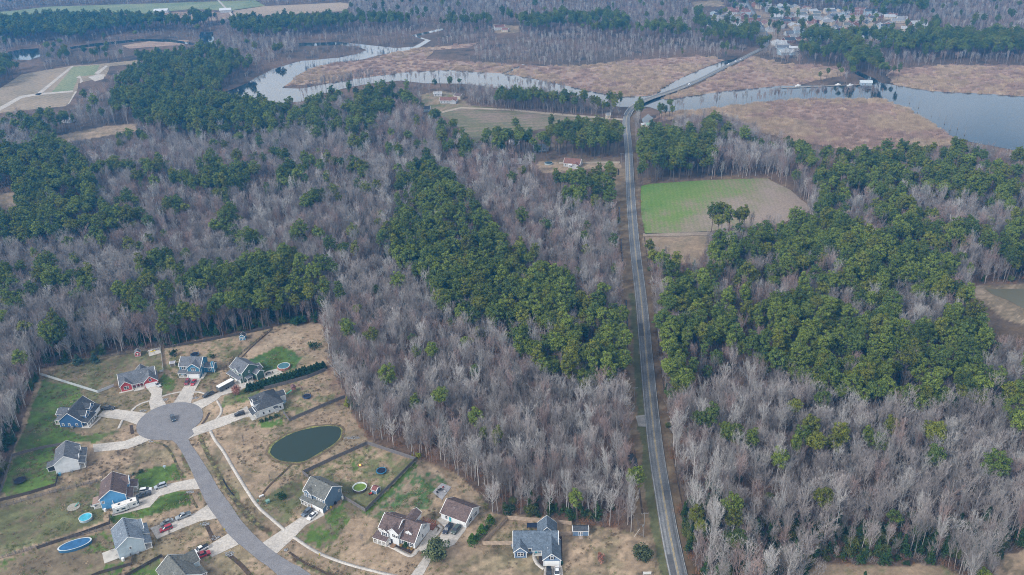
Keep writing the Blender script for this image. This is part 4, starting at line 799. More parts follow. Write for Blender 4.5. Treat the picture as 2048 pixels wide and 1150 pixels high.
# -- teal blue two-storey
h = House('teal_house', (-161.1, 347.3), -4, B_TEAL, R_GREY, 'teal blue two storey house with white garage and right-hand sunroom wing')
h.block(0, 10.6, 1.2, 9.4, 0, 5.4, 'x', 0.66, ov=.35, hips=(0, 0)); h.block(4.4, 10.4, -.2, 5, 0, 5.3, 'y', 0.72, ov=.35)
h.block(4.5, 10.3, -1.2, 0.2, 0, 2.6, 'x', .4, roof=False); h.lean(4.3, 10.5, -1.3, -.1, 2.65, 3.3, 'f'); h.lean(-.1, 4.3, -1.0, 1.2, 2.65, 3.4, 'f', posts=3)
h.garage('f', 7.4, -1.2, 4.7); h.win('f', 2.1, 3.6, 1.2, double=True); h.win('f', 7.4, 3.7, -.2, double=True); h.win('f', 1.4, .7, 1.2, .8); h.win('f', 2.8, .7, 1.2, .8)
h.block(10.5, 15.2, 4.2, 8.6, 0, 2.9, 'x', 0.5, ov=.3, wm_=B_TEAL); h.win('f', 13, .9, 4.2, .9, 1.2); h.box('side_steps', 10.7, 12.0, -1.5, 3.5, 0, .3, CONC); h.win('r', 3.5, 3.7, 10.6, .8)
h.block(14.4, 15.6, 4.0, 5.2, 0, 5.6, 'x', .6, ov=.1, roof=False)
# -- green house
h = House('green_house', (-137.4, 345.0), -41, S_GREEN, R_GREY, 'dark green two storey house with grey roof beside the clipped evergreen hedge')
h.block(0, 9.8, 2.0, 11.0, 0, 5.3, 'x', 0.66, ov=.35); h.lean(-.2, 9.8, 0.0, 2.0, 2.7, 3.5, 'f', posts=0); h.block(.2, 9.6, .9, 2.1, 0, 2.6, 'x', .4, roof=False)
h.block(4.2, 7.6, 1.6, 5, 3.5, 5.4, 'y', 0.8, ov=.25); h.block(9.7, 13.2, 7.6, 11.6, 0, 3.4, 'x', 0.6, ov=.3); h.block(4.4, 9.7, 10.9, 13.4, 0, 3.0, 'y', 0.5, ov=.3, wall=False)
h.win('f', 5.9, 3.8, 1.6, double=True); h.win('f', 2.2, 3.8, 2.0, double=True); h.garage('f', 6.8, .9, 4.7); h.door('f', 2.2, .9); h.win('r', 3.5, 1, 9.8, .8); h.win('r', 6, 3.9, 9.8, .7, 1.0)
h.lean(9.8, 11.4, 3.4, 6.4, 2.4, 2.9, 'r', posts=2); h.box('screened_porch', 5.0, 9.4, 11.05, 13.2, .2, 2.8, mat('porch_screen', (0.03, 0.035, 0.045), 0.6)); h.box('patio', 9.9, 12.5, 0, 6.5, 0, .1, CONC)
# -- white house, hipped charcoal roof
h = House('hipped_house', (-121.8, 321.2), -57, S_WHITE, R_DARK, 'white house with hipped charcoal roof and long black vehicle on its drive')
h.block(0, 12.4, 1.4, 12.6, 0, 3.9, 'x', 0.72, hips=(1, 1), ov=.4, vents=2); h.block(7.2, 12.2, 0, 4, 0, 3.4, 'x', .5, roof=False); h.lean(7.2, 12.6, -1.4, .9, 2.7, 3.6, 'f', posts=4)
h.block(5.0, 6.8, 1.2, 4.6, 4.0, 5.6, 'y', 0.8, ov=.2, hips=(0, 0)); h.block(7.6, 9.4, .6, 4.4, 4.0, 5.4, 'y', .8, ov=.2); h.block(2, 6.4, 10, 16, 0, 3.2, 'y', 0.6, ov=.3)
h.garage('f', 3.4, 1.4, 4.8); h.win('f', 5.9, 4.2, 1.2, .7, 1.0); h.win('f', 8.5, 4.1, .6, .7, .9); h.door('f', 8.2, 0); h.win('f', 10.4, .9, 0, .9)
for u in (3.5, 6.2, 11.2): h.win('r', u, 1.0, 12.4, .8, 1.2)
h.lean(12.4, 13.6, 8.2, 9.8, 2.6, 2.9, 'r', posts=2); h.box('porch_floor', 6.6, 13, -2.2, 0, 0, .15, CONC)
# -- house cut by the bottom edge
h = House('corner_house', (-116.2, 208.6), 44, S_PALE, R_GREEN, 'house with grey-green shingle roof cut by the bottom edge of view')
h.block(0, 9.8, 0, 13, 0, 3.9, 'y', 0.68, vents=9); h.block(4.9, 12.6, 7.4, 13.0, 0, 3.6, 'x', 0.95, vents=2); h.lean(9.8, 12.0, 1.0, 5.0, 2.6, 3.4, 'r', posts=3); h.win('r', 3, 1, 9.8); h.win('f', 5, 1, 0); h.garage('r', 10.2, 12.6, 4.6)

# -- sheds and playhouses
def shed(name, px, ang, wd, dp, ht, wall, roof, label, pitch=.6, axis='x', cat='shed', door=True):
    h = House(name, g(px), ang, wall, roof, label, cat); h.block(0, wd, 0, dp, 0, ht, axis, pitch, ov=.15)
    if door:
        o = MB().box(-.8, .8, -.04, 0, 0, min(1.9, ht-.1)).obj('door', WHITE, h.e); o.location = (wd/2, 0, .05)
        for sg in (-1, 1):
            MB().box(sg*.42-.3, sg*.42+.3, -.07, -.041, .15, 1.0).obj('door_panel', wall, o); MB().box(sg*.42-.25, sg*.42+.25, -.07, -.041, 1.1, min(1.75, ht-.2)).obj('pane', GLASS, o)
    return h
h = shed('garden_shed', (1145.5, 1072), -2, 5.7, 3.0, 2.3, B_STEEL, R_DARK, 'blue shed with dark gambrel roof and white double doors, by the tan fence', .62)
h.box('ramp', 2.1, 3.5, -1.6, -.1, 0, .12, mat('ramp_wood', (0.32, 0.25, 0.2), 0.9))
shed('garden_shed', (743, 985.5), -28, 2.4, 2.7, 1.7, B_STEEL, mat('roof_red_brown', (0.17, 0.07, 0.065), 0.9), 'small blue barn shed with curved red-brown roof by the green pool', .55, door=False)
h = shed('playhouse', (270.5, 714), 16, 2.7, 2.6, 2.1, S_RED, R_GREY, 'little red and white playhouse shed with grey roof by the woods', .8, 'y')
h = shed('garden_shed', (479.5, 681), 2, 2.9, 3.0, 2.2, B_TEAL, R_DARK, 'small blue shed with white trim standing alone in the back yard', .7, 'y')
shed('chicken_coop', (340.5, 733.5), 12, 2.4, 2.2, 1.7, mat('weathered_wood', (0.17, 0.15, 0.14), 0.9), mat('tin_grey', (0.28, 0.28, 0.32), 0.6), 'weathered grey wooden coop left of the teal house', .2, cat='coop', door=False)

# ------------------------------------------------------------------ fences: every panel and post a part
WOODG = mat('fence_grey_wood', (0.15, 0.14, 0.145), 0.9, 0.2, 1.5); WOODT = mat('fence_tan_wood', (0.40, 0.31, 0.24), 0.9, 0.2, 0.8); VINYL = mat('fence_vinyl', (0.50, 0.54, 0.57), 0.5, 0.05); WOODB = mat('fence_brown_wood', (0.085, 0.07, 0.065), 0.9, 0.2, 1.5)
def fence(name, px, kind, m, label, step=2.44, ht=1.75, world=None):
    Wp = world or [Vector((*g(p), 0)) for p in px]
    e = empty(name, Wp[0], 0, label, 'fence'); o0 = Wp[0]; cache = {}
    for a, b_ in zip(Wp[:-1], Wp[1:]):
        L = (b_-a).length; n = max(1, round(L/step)); sl = L/n; ang = math.atan2(b_.y-a.y, b_.x-a.x)
        key = round(sl, 2)
        if key not in cache:
            mb = MB()
            if kind == 'solid':
                nb = 8; bw_ = (sl-.1)/nb
                for i in range(nb): mb.box(.05+i*bw_+.008, .05+(i+1)*bw_-.008, -.012-(i % 2)*.012, .012, .04, ht-(.03 if i % 2 else 0))
                mb.box(.05, sl-.05, .012, .06, .4, .5); mb.box(.05, sl-.05, .012, .06, ht-.45, ht-.35)
                parts = [('panel', mb.mesh('panel', m))]
            else:
                parts = []
                for zr in ((.35, .8, 1.22) if kind == 'rail' else (.25, .6, .95, 1.3)):
                    parts.append(('rail', MB().box(.05, sl-.05, -.03, .03, zr-.07, zr+.07).mesh('rail', m)))
            cache[key] = parts
            cache['p'] = cache.get('p') or MB().box(-.07, .07, -.07, .07, 0, ht+.08).mesh('post', m)
        for i in range(n):
            p = a+(b_-a)*(i/n)-o0
            for nm, me_ in cache[key]:
                q_ = link(nm, me_, e); q_.location = p; q_.rotation_euler = (0, 0, ang)
            q_ = link('post', cache['p'], e); q_.location = p; q_.rotation_euler = (0, 0, ang)
    q_ = link('post', cache['p'], e); q_.location = Wp[-1]-o0
    return e
fence('vinyl_fence', [(80, 740), (80, 750), (196, 786), (228, 773)], 'solid', VINYL, 'pale grey vinyl fence in a V left of the red house', ht=1.5)
fence('vinyl_fence', [(321, 694), (327, 743), (320, 745)], 'solid', VINYL, 'straight pale vinyl fence between the red and teal houses', ht=1.3)
fence('back_fence', [(85, 736), (150, 724), (202, 715), (291, 703), (321, 697)], 'rail', WOODB, 'dark low rail fence along the woods behind the red house', ht=1.2)
fence('back_fence', [(329, 697), (400, 685), (479, 670), (541, 657)], 'solid', WOODB, 'dark board fence along the woods behind the teal house', ht=1.4)
fence('yard_fence', [(546, 658), (508, 688), (471, 719), (447, 739), (431, 742)], 'rail', WOODB, 'dark rail fence running diagonally between teal and green house yards', ht=1.3)
fence('privacy_fence', [(529, 780), (575, 768), (615, 757), (651, 742)], 'solid', WOODG, 'grey board fence just below the evergreen hedge', ht=1.9)
fence('privacy_fence', [(690, 796), (650, 812), (579, 843), (567, 827)], 'solid', WOODG, 'grey board fence on the pond side of the play yard', ht=1.8)
fence('privacy_fence', [(618, 957), (606, 948), (670, 918), (735, 889), (832, 921), (731, 1024), (687, 997)], 'solid', WOODG, 'weathered fence enclosing the yard with green pool and trampoline', ht=1.8)
fence('privacy_fence', [(1026, 1090), (966, 1090), (1014, 1039), (1143, 1050), (1143, 1071), (1121, 1071)], 'solid', WOODT, 'light tan board fence enclosing the yard behind the steel blue bungalow', ht=1.9)
fence('yard_fence', [(133, 889), (80, 898), (25, 913), (0, 991)], 'solid', WOODG, 'grey fence on the woods side of the yard behind the pale porch house', ht=1.4)
fence('yard_fence', [(-20, 1008), (0, 1003), (60, 988), (112, 972), (117, 952)], 'solid', WOODB, 'dark board fence below the yard with the leftmost trampoline', ht=1.5)
fence('rail_fence', [(-20, 1020), (0, 1016), (100, 987), (207, 961)], 'rail', WOODG, 'grey rail fence ending at the sky blue house')
fence('rail_fence', [(-20, 1122), (0, 1118), (110, 1085), (234, 1053)], 'rail', WOODG, 'grey rail fence behind the pale blue house')
fence('back_fence', [(75, 1098), (160, 1070), (220, 1048), (221, 1030)], 'solid', WOODB, 'dark board fence below the round turquoise pool', ht=1.4)
fence('yard_fence', [(160, 1165), (200, 1148), (265, 1130), (262, 1112)], 'solid', WOODB, 'short dark fence at the corner of the pale blue house', ht=1.4)
fence('yard_fence', [(235, 1165), (283, 1137), (324, 1114), (332, 1122)], 'solid', WOODB, 'dark board fence behind the white canoe', ht=1.5)
# ------------------------------------------------------------------ vehicles (x forward)
PAINT = {}
def paint(name, c):
    if name not in PAINT:
        m = bpy.data.materials.new('paint_'+name); m.use_nodes = True; b = m.node_tree.nodes['Principled BSDF']
        b.inputs['Base Color'].default_value = (*c, 1); b.inputs['Roughness'].default_value = 0.28; b.inputs['Coat Weight'].default_value = 0.5; b.inputs['Coat Roughness'].default_value = 0.1; PAINT[name] = m
    return PAINT[name]
LAMP = mat('lamp_glass', (0.65, 0.66, 0.68), 0.15); TAIL = mat('tail_glass', (0.30, 0.02, 0.02), 0.2); RIM = mat('rim', (0.35, 0.35, 0.36), 0.35, 0.05, metal=.8)
_car = {}
def loft(secs):
    """closed hull through cross-sections (x, half-width bottom, half-width top, z bottom, z top)"""
    mb = MB(); k = 8
    for (x, wb_, wt, zb, zt) in secs:
        r = min(.12, (zt-zb)*.3)
        mb.v += [(x, -wb_, zb), (x, -wb_-.0, zb+r), (x, -wt-(wb_-wt)*.4, zt-r), (x, -wt+r, zt), (x, wt-r, zt), (x, wt+(wb_-wt)*.4, zt-r), (x, wb_, zb+r), (x, wb_, zb)]
    for i in range(len(secs)-1):
        for j in range(k):
            a = i*k+j; b_ = i*k+(j+1) % k; mb.f.append((a, b_, b_+k, a+k))
    mb.f.append(tuple(range(k))); mb.f.append(tuple(range((len(secs)-1)*k, len(secs)*k))[::-1]); return mb
def car(kind, pname, pcol, px_a, px_b, label, cat='car', cover=None, name='parked_car', flip=False):
    """px_a rear end, px_b front end on the ground"""
    A = np.array(g(px_a)); B = np.array(g(px_b)); c = (A+B)/2; ang = math.atan2(B[1]-A[1], B[0]-A[0])
    e = empty(name, (c[0], c[1], 0.075), ang, label, cat)
    W = {'sedan': .90, 'suv': .95, 'pickup': .98}[kind]; pm = paint(pname, pcol); key = (kind, pname)
    if key not in _car:
        if kind == 'sedan':
            body = loft([(-2.35, .78, .72, .35, .85), (-2.2, W, W-.08, .28, .98), (-1.4, W, W-.06, .25, 1.0), (0, W, W-.04, .25, .96), (1.2, W, W-.06, .25, .93), (2.1, W, W-.12, .28, .80), (2.38, .76, .68, .35, .66)])
            cab = loft([(-1.75, .80, .66, .95, 1.0), (-1.0, .82, .60, .93, 1.42), (.35, .82, .60, .92, 1.44), (1.25, .80, .66, .90, .96)]); roof = MB().prism([(-.95, -.58), (.3, -.58), (.3, .58), (-.95, .58)], 'z', 1.43, 1.47); wx = 1.42; wr = .33; L = 4.7
        elif kind == 'suv':
            body = loft([(-2.35, .86, .80, .40, 1.05), (-2.25, W, W-.05, .32, 1.12), (0, W, W-.04, .32, 1.08), (1.2, W, W-.06, .32, 1.06), (2.1, W, W-.12, .34, .98), (2.36, .80, .72, .42, .82)])
            cab = loft([(-2.25, .86, .72, 1.08, 1.15), (-1.95, .86, .68, 1.07, 1.70), (.35, .86, .68, 1.05, 1.72), (1.25, .84, .72, 1.02, 1.10)]); roof = MB().prism([(-1.95, -.66), (.3, -.66), (.3, .66), (-1.95, .66)], 'z', 1.71, 1.76); wx = 1.45; wr = .38; L = 4.7
        else:
            body = loft([(-2.85, .92, .90, .45, 1.05), (-2.8, W, W-.03, .42, 1.15), (-.9, W, W-.03, .42, 1.15), (0, W, W-.04, .42, 1.15), (1.6, W, W-.06, .42, 1.14), (2.6, W, W-.10, .45, 1.05), (2.85, .84, .78, .5, .92)])
            cab = loft([(-.85, .88, .74, 1.12, 1.2), (-.65, .88, .70, 1.12, 1.82), (.7, .88, .70, 1.12, 1.84), (1.45, .86, .76, 1.1, 1.18)]); roof = MB().prism([(-.68, -.68), (.65, -.68), (.65, .68), (-.68, .68)], 'z', 1.83, 1.88); wx = 1.8; wr = .42; L = 5.7
        d = {'body': body.mesh('body', pm), 'cab': cab.mesh('windows', GLASS), 'roof': roof.mesh('roof', pm)}
        d['tyre'] = MB().tube([(0, -.13, 0), (0, -.10, 0), (0, .10, 0), (0, .13, 0)], [wr*.8, wr, wr, wr*.8], 14).mesh('tyre', RUBBER)
        d['rim'] = MB().tube([(0, -.14, 0), (0, .14, 0)], wr*.55, 10).mesh('rim', RIM); d['hl'] = MB().box(-.04, .05, -.2, .2, -.09, .09).mesh('headlight', LAMP); d['tl'] = MB().box(-.05, .04, -.14, .14, -.13, .13).mesh('taillight', TAIL)
        if kind == 'pickup': d['bed'] = MB().box(-2.72, -.95, -.78, .78, 1.10, 1.17).mesh('bed', BLACKP)
        d['m'] = MB().box(-.12, .12, -.1, .1, -.08, .08).mesh('mirror', pm); d['x'] = (wx, wr, L, W)
        _car[key] = d
    d = _car[key]; wx, wr, L, W = d['x']
    link('body', d['body'], e); link('windows', d['cab'], e); link('roof', d['roof'], e)
    for sx_ in (-1, 1):
        for sy in (-1, 1):
            t_ = link('wheel', d['tyre'], e); t_.location = (sx_*wx, sy*(W-.1), wr); link('rim', d['rim'], t_)
    zf = {'sedan': .68, 'suv': .85, 'pickup': .92}[kind]
    for sy in (-1, 1):
        o = link('headlight', d['hl'], e); o.location = (L/2-.09, sy*.58, zf); o = link('taillight', d['tl'], e); o.location = (-L/2+.04, sy*.72, zf+.05); o = link('mirror', d['m'], e); o.location = (.95 if kind != 'pickup' else 1.1, sy*(W+.06), zf+.32)
    if kind == 'pickup':
        if cover: MB().box(-2.78, -.9, -.86, .86, 1.14, cover[1]).obj('bed_cover', mat('cover_'+cover[0], cover[2], .5), e)
        else: link('bed', d['bed'], e)
    return e
SIL = (0.45, 0.47, 0.49); WHT = (0.66, 0.67, 0.69); BLK = (0.012, 0.013, 0.018); RED = (0.28, 0.012, 0.025); GRY = (0.10, 0.12, 0.13)
car('sedan', 'silver', SIL, (310, 767), (321, 775), 'silver sedan parked beside the garage of the red house')
car('suv', 'maroon', (0.20, 0.01, 0.03), (378, 761), (372, 772), 'dark red SUV, left of two on the teal house drive', 'suv')
car('sedan', 'red', (0.35, 0.015, 0.03), (391, 761), (384, 773), 'bright red car, right of two on the teal house drive')
car('pickup', 'black', BLK, (206, 819), (228, 818.5), 'black pickup beside the navy house garage', 'pickup')
car('suv', 'darkblue', (0.03, 0.05, 0.075), (344, 833), (349, 845), 'dark blue SUV standing alone in the turning circle', 'suv', name='moving_car')
car('pickup', 'black', BLK, (428, 786), (406, 797), 'black pickup in front of the enclosed cargo trailer', 'pickup')
car('suv', 'black', BLK, (489, 828), (470, 832.5), 'black boxy SUV on the drive of the white hipped house', 'suv')
car('suv', 'white', WHT, (281, 985), (303, 981), 'white SUV beside the sky blue house', 'suv')
car('suv', 'jeepblue', (0.33, 0.37, 0.42), (332, 971), (311, 978), 'pale blue-grey off-roader with dark top on the sky blue house drive', 'suv')
car('pickup', 'charcoal', (0.03, 0.035, 0.045), (299, 989), (277, 996), 'dark pickup beside the white SUV, ahead of the camper', 'pickup', cover=('tarp', 1.5, (0.05, 0.06, 0.08)))
car('sedan', 'grey', (0.22, 0.25, 0.26), (345, 1042), (324, 1051), 'grey sedan next to the small red hatchback')
car('suv', 'crimson', (0.30, 0.01, 0.03), (344, 1055), (321, 1064), 'crimson hatchback on the pale blue house drive')
car('pickup', 'graysilver', (0.25, 0.28, 0.31), (381, 1029), (353, 1040), 'grey pickup nearest the street on the pale blue house drive', 'pickup', cover=('grey', 1.25, (0.08, 0.10, 0.12)))
car('pickup', 'white', WHT, (416, 1094), (388, 1109), 'white pickup with black bed cover by the corner house', 'pickup', cover=('black', 1.25, (0.015, 0.016, 0.02)))
car('pickup', 'red', (0.35, 0.015, 0.03), (391, 1118), (420, 1107), 'red pickup beside the white pickup by the corner house', 'pickup')
car('suv', 'slate', (0.09, 0.12, 0.16), (622, 1021), (606, 1034), 'blue-grey SUV on the drive of the slate blue house', 'suv')
car('sedan', 'white', WHT, (633, 1027), (617, 1041), 'white sedan on the drive of the slate blue house')
car('pickup', 'navy', (0.012, 0.018, 0.04), (902, 1051), (889, 1069), 'black pickup parked before the detached garage', 'pickup')
car('suv', 'greengrey', (0.05, 0.075, 0.07), (918, 1055), (906, 1069), 'dark green-grey SUV parked before the detached garage', 'suv')
car('suv', 'black', BLK, (1097.5, 1139), (1098, 1158), 'black SUV at the bottom edge before the bungalow garage', 'suv')
car('sedan', 'white', WHT, (1114, 1136), (1114.5, 1158), 'white car at the bottom edge before the bungalow garage')
for i, (p, q_) in enumerate([((1470, 124.8), (1474, 122.8)), ((1456, 131), (1460, 129.2)), ((1480, 120.2), (1484, 118.2)), ((1377, 171), (1381, 169.3))]):
    car('suv', 'white', WHT, p, q_, ['white car farthest along the causeway', 'white car halfway along the causeway', 'white vehicle on the causeway near the far trees', 'white car just beyond the river bridge'][(2, 1, 0, 3)[i]], name='moving_car')
# cargo trailer
A, B = np.array(g((437, 784))), np.array(g((467, 768))); c = (A+B)/2; e = empty('cargo_trailer', (c[0], c[1], .075), math.atan2(B[1]-A[1], B[0]-A[0]), 'long grey enclosed cargo trailer with white roof on the green house drive', 'trailer')
L = np.linalg.norm(B-A)/2; MB().box(-L, L, -1.2, 1.2, .5, 2.75).obj('body', mat('trailer_grey', (0.10, 0.11, 0.12), .4), e); MB().box(-L-.03, L+.03, -1.24, 1.24, 2.76, 2.85, .06).obj('roof', WHITE, e)
MB().box(-L-1.4, -L, -.05, .05, .45, .6).obj('hitch', BLACKP, e)
for sx_ in (-.5, .5):
    for sy in (-1.1, 1.1): o = link('wheel', _car[('suv', 'black')]['tyre'], e); o.location = (sx_, sy, .38)
# travel trailer
A, B = np.array(g((225, 1028))), np.array(g((281, 1009))); c = (A+B)/2; e = empty('travel_trailer', (c[0], c[1]+.3, .075), math.atan2(B[1]-A[1], B[0]-A[0]), 'long white camper trailer with slide-outs parked along the sky blue house', 'camper')
L = np.linalg.norm(B-A)/2-.3
MB().prism([(-L, .5), (L-.7, .5), (L, 1.1), (L-.1, 2.5), (L-.7, 3.05), (-L, 3.05)], 'y', -1.25, 1.25).obj('body', mat('camper_white', (0.60, 0.61, 0.62), .4, .05), e)
MB().box(-L+.05, L-.8, -1.2, 1.2, 3.06, 3.14).obj('roof', mat('camper_roof', (0.66, 0.63, 0.60), .6), e); MB().box(-L+.9, -L+5.2, -1.75, -1.25, .8, 2.85).obj('slide_out', mat('camper_white', (0.6, 0.61, 0.62)), e)
MB().prism([(L-.66, 3.05), (L-.08, 2.5), (L+.02, 1.1), (L-.2, 1.15)], 'y', -1.26, 1.26).obj('nose_cap', mat('nose_grey', (0.06, 0.075, 0.09), .4), e)
for u, ww, pl in ((-L+3, 1.4, -1.76), (-L+1.3, .7, -1.76), (0.3, .7, -1.26), (2.4, 1.0, -1.26), (3.9, .7, -1.26)): MB().box(u, u+ww, pl-.02, pl, 1.5, 2.1).obj('window', GLASS, e)
for u in (-2.6, 1.8): MB().box(u, u+.8, -.4, .4, 3.15, 3.3, .08).obj('roof_hatch', BLACKP, e)
MB().box(.2, .85, -1.285, -1.262, .6, 2.6).obj('door', WHITE, e); MB().box(-2, 1, -1.27, -1.262, .9, 1.15).obj('stripe', mat('camper_stripe', (0.1, 0.12, 0.15)), e); MB().box(L, L+1.3, -.06, .06, .45, .6).obj('hitch', BLACKP, e)
for sx_ in (-.6, .4):
    for sy in (-1.1, 1.1): o = link('wheel', _car[('suv', 'black')]['tyre'], e); o.location = (sx_, sy, .38)
# canoe
c = g((290, 1130)); e = empty('canoe', (*c, .1), math.radians(31), 'white upturned canoe by the dark fence near the bottom left', 'canoe')
loft([(-2.3, .02, .02, .28, .32), (-1.4, .35, .2, .1, .45), (0, .5, .28, .05, .5), (1.4, .35, .2, .1, .45), (2.3, .02, .02, .28, .32)]).obj('hull', WHITE, e); MB().tube([(-2.3, 0, .33), (-1.4, 0, .46), (0, 0, .51), (1.4, 0, .46), (2.3, 0, .33)], .03, 5).obj('keel', METAL, e)

# ------------------------------------------------------------------ yard things
NET = mat('net_black', (0.02, 0.022, 0.028), .8)
def trampoline(px, r, col, label):
    e = empty('trampoline', (*g(px), 0), 0, label, 'trampoline'); ring = [(r*math.cos(a), r*math.sin(a), .85) for a in np.linspace(0, 2*math.pi, 25)]
    MB().cyl(0, 0, .80, .83, r*.86, k=24).obj('mat', mat('tramp_mat', (0.010, 0.012, 0.03), .6), e)
    mb = MB(); n = 24
    for i in range(n):
        a, b_ = 2*math.pi*i/n, 2*math.pi*(i+1)/n; mb.quad((r*.84*math.cos(a), r*.84*math.sin(a), .87), (r*.84*math.cos(b_), r*.84*math.sin(b_), .87), (r*math.cos(b_), r*math.sin(b_), .87), (r*math.cos(a), r*math.sin(a), .87)); mb.quad((r*math.cos(a), r*math.sin(a), .87), (r*math.cos(b_), r*math.sin(b_), .87), (r*math.cos(b_), r*math.sin(b_), .6), (r*math.cos(a), r*math.sin(a), .6))
    mb.obj('pad', mat('tramp_pad_'+col[0], col[1], .6), e)
    for i in range(6):
        a = i*math.pi/3+.2; x, y = (r+.05)*math.cos(a), (r+.05)*math.sin(a); MB().tube([(x, y, 0), (x, y, 1.6), (x*.97, y*.97, 2.5)], .045, 5).obj('pole', NET, e)
    nb = MB()
    for k in range(5):
        z = .95+k*.38; nb.tube([((r+.02)*math.cos(a), (r+.02)*math.sin(a), z) for a in np.linspace(0, 2*math.pi, 25)], .010 if k < 4 else .035, 4)
    for i in range(36):
        a = 2*math.pi*i/36; x, y = (r+.02)*math.cos(a), (r+.02)*math.sin(a); nb.tube([(x, y, .9), (x, y, 2.45)], .009, 3)
    tag(nb.obj('net', NET, e), kind='stuff')
trampoline((41, 963), 2.2, ('black', (0.03, 0.03, 0.035)), 'black trampoline in the green yard at the far left edge')
trampoline((390, 711), 2.1, ('blue', (0.06, 0.12, 0.20)), 'trampoline with black net behind the teal house')
trampoline((614, 795), 1.9, ('navy', (0.03, 0.06, 0.14)), 'trampoline with dark net right of the play set')
trampoline((763, 944), 2.1, ('azure', (0.04, 0.20, 0.36)), 'trampoline with bright blue ring in the yard with green pool')
def ring_pool(name, px, rx, ry, ang, ht, wallm, waterm, label, fill=.75, brick=False, inner=None):
    e = empty(name, (*g(px), 0), math.radians(ang), label, 'pool'); n = 32; ri = .94
    P_ = lambda a, f, z: (rx*f*math.cos(a), ry*f*math.sin(a), z)
    mb = MB(); mi = MB(); rm_ = MB()
    for i in range(n):
        a, b_ = 2*math.pi*i/n, 2*math.pi*(i+1)/n
        mb.quad(P_(a, 1, 0), P_(b_, 1, 0), P_(b_, 1, ht), P_(a, 1, ht)); mi.quad(P_(a, ri, 0), P_(b_, ri, 0), P_(b_, ri, ht), P_(a, ri, ht)); rm_.quad(P_(a, ri-.01, ht+.02), P_(b_, ri-.01, ht+.02), P_(b_, 1.03, ht+.02), P_(a, 1.03, ht+.02))
    mb.obj('wall', wallm, e); mi.obj('liner', inner or WHITE, e); rm_.obj('rim', mat('pool_rim', (0.45, 0.50, 0.54), .5), e)
    MB().poly([P_(2*math.pi*i/n, ri, ht*fill) for i in range(n)]).obj('water', waterm, e)
    if brick:
        for i in range(26):
            a = 2*math.pi*i/26; o = MB().box(-.12, .12, -.28, .28, 0, ht*.8).obj('brick', mat('pool_brick', (0.42, 0.20, 0.15), .9, .25, 3), e); o.location = (rx*1.06*math.cos(a), ry*1.06*math.sin(a), 0); o.rotation_euler = (0, 0, a)
    return e
alg = mat('pool_algae', (0.10, 0.17, 0.02), .3, .2, 1); turq = mat('pool_turquoise', (0.05, 0.34, 0.46), .12, .2, .8); bluec = mat('pool_cover_blue', (0.02, 0.10, 0.23), .35, .2, .7); tealw = mat('pool_teal', (0.03, 0.12, 0.15), .12, .2, .8)
ring_pool('round_pool', (720, 978), 2.75, 2.75, 0, 1.2, WOODB, alg, 'round above-ground pool full of bright green algae water', .5)
ring_pool('round_pool', (172, 1038), 2.35, 2.35, 0, 1.0, mat('pool_wall_pale', (0.35, 0.42, 0.46), .5), turq, 'round turquoise above-ground pool left of the sky blue house', .9)
ring_pool('oval_pool', (151, 1093), 5.6, 2.5, 24, 1.2, mat('pool_wall_blue', (0.04, 0.12, 0.22), .5), bluec, 'large oval pool with blue cover near the bottom left', .96)
ring_pool('round_pool', (568, 735), 2.9, 2.9, 0, 1.1, mat('pool_wall_red', (0.36, 0.17, 0.13), .7), tealw, 'dark teal round pool skirted with reddish bricks behind the green house', .92, brick=True)
# old pool pad left of the turquoise pool
sheet('sand_circle', [(g((147, 1014))[0]+2.4*math.cos(a), g((147, 1014))[1]+2.4*math.sin(a)) for a in np.linspace(0, 6.28, 25)[:-1]], .05, patch_mat('pale_sand', [(0.3, (0.26, 0.25, 0.22)), (0.7, (0.36, 0.34, 0.3))], .5, 3))
e = empty('folding_slide', (*g((156, 1011)), .05), .6, 'small green plastic slide on the round sand pad', 'slide'); MB().prism([(-1.2, 0), (-1.0, 0), (.6, 1.2), (.4, 1.25)], 'y', -.3, .3).obj('chute', mat('plastic_green', (0.08, 0.24, 0.22), .5), e)
for y in (-.3, .3): MB().tube([(.5, y, 1.25), (1.0, y, 0)], .05, 5).obj('leg', mat('plastic_green', (0.1, .2, .2)), e)
# play set with tower, roof, green slide and swings
e = empty('play_set', (*g((588, 783)), 0), .5, 'wooden play tower with green slide in the yard right of the white house', 'play set'); WD = mat('play_wood', (0.20, 0.09, 0.075), .8)
for x in (-.8, .8):
    for y in (-.8, .8): MB().box(x-.08, x+.08, y-.08, y+.08, 0, 2.9).obj('post', WD, e)
MB().box(-.9, .9, -.9, .9, 1.4, 1.5).obj('deck', WD, e); MB().prism([(-1.1, 2.8), (0, 3.6), (1.1, 2.8)], 'y', -1.1, 1.1).obj('roof', mat('play_roof', (0.13, 0.07, 0.075), .8), e)
MB().prism([(-.9, 1.4), (-3.4, .2), (-3.6, .2), (-3.6, .1), (-3.3, .1), (-.9, 1.2)], 'y', -.45, .05).obj('slide', mat('slide_green', (0.06, 0.36, 0.26), .4), e)
MB().tube([(.8, 0, 2.3), (3.6, 0, 2.3)], .08).obj('swing_beam', WD, e)
for y in (-1.1, 1.1): MB().tube([(3.6, 0, 2.3), (3.8, y, 0)], .06).obj('leg', WD, e)
for x in (1.7, 2.7):
    s_ = MB().box(x-.25, x+.25, -.12, .12, .5, .55).obj('swing', BLACKP, e)
    for q_ in (-.22, .22): MB().tube([(x+q_, 0, .55), (x+q_, 0, 2.3)], .015, 4).obj('chain', METAL, s_)
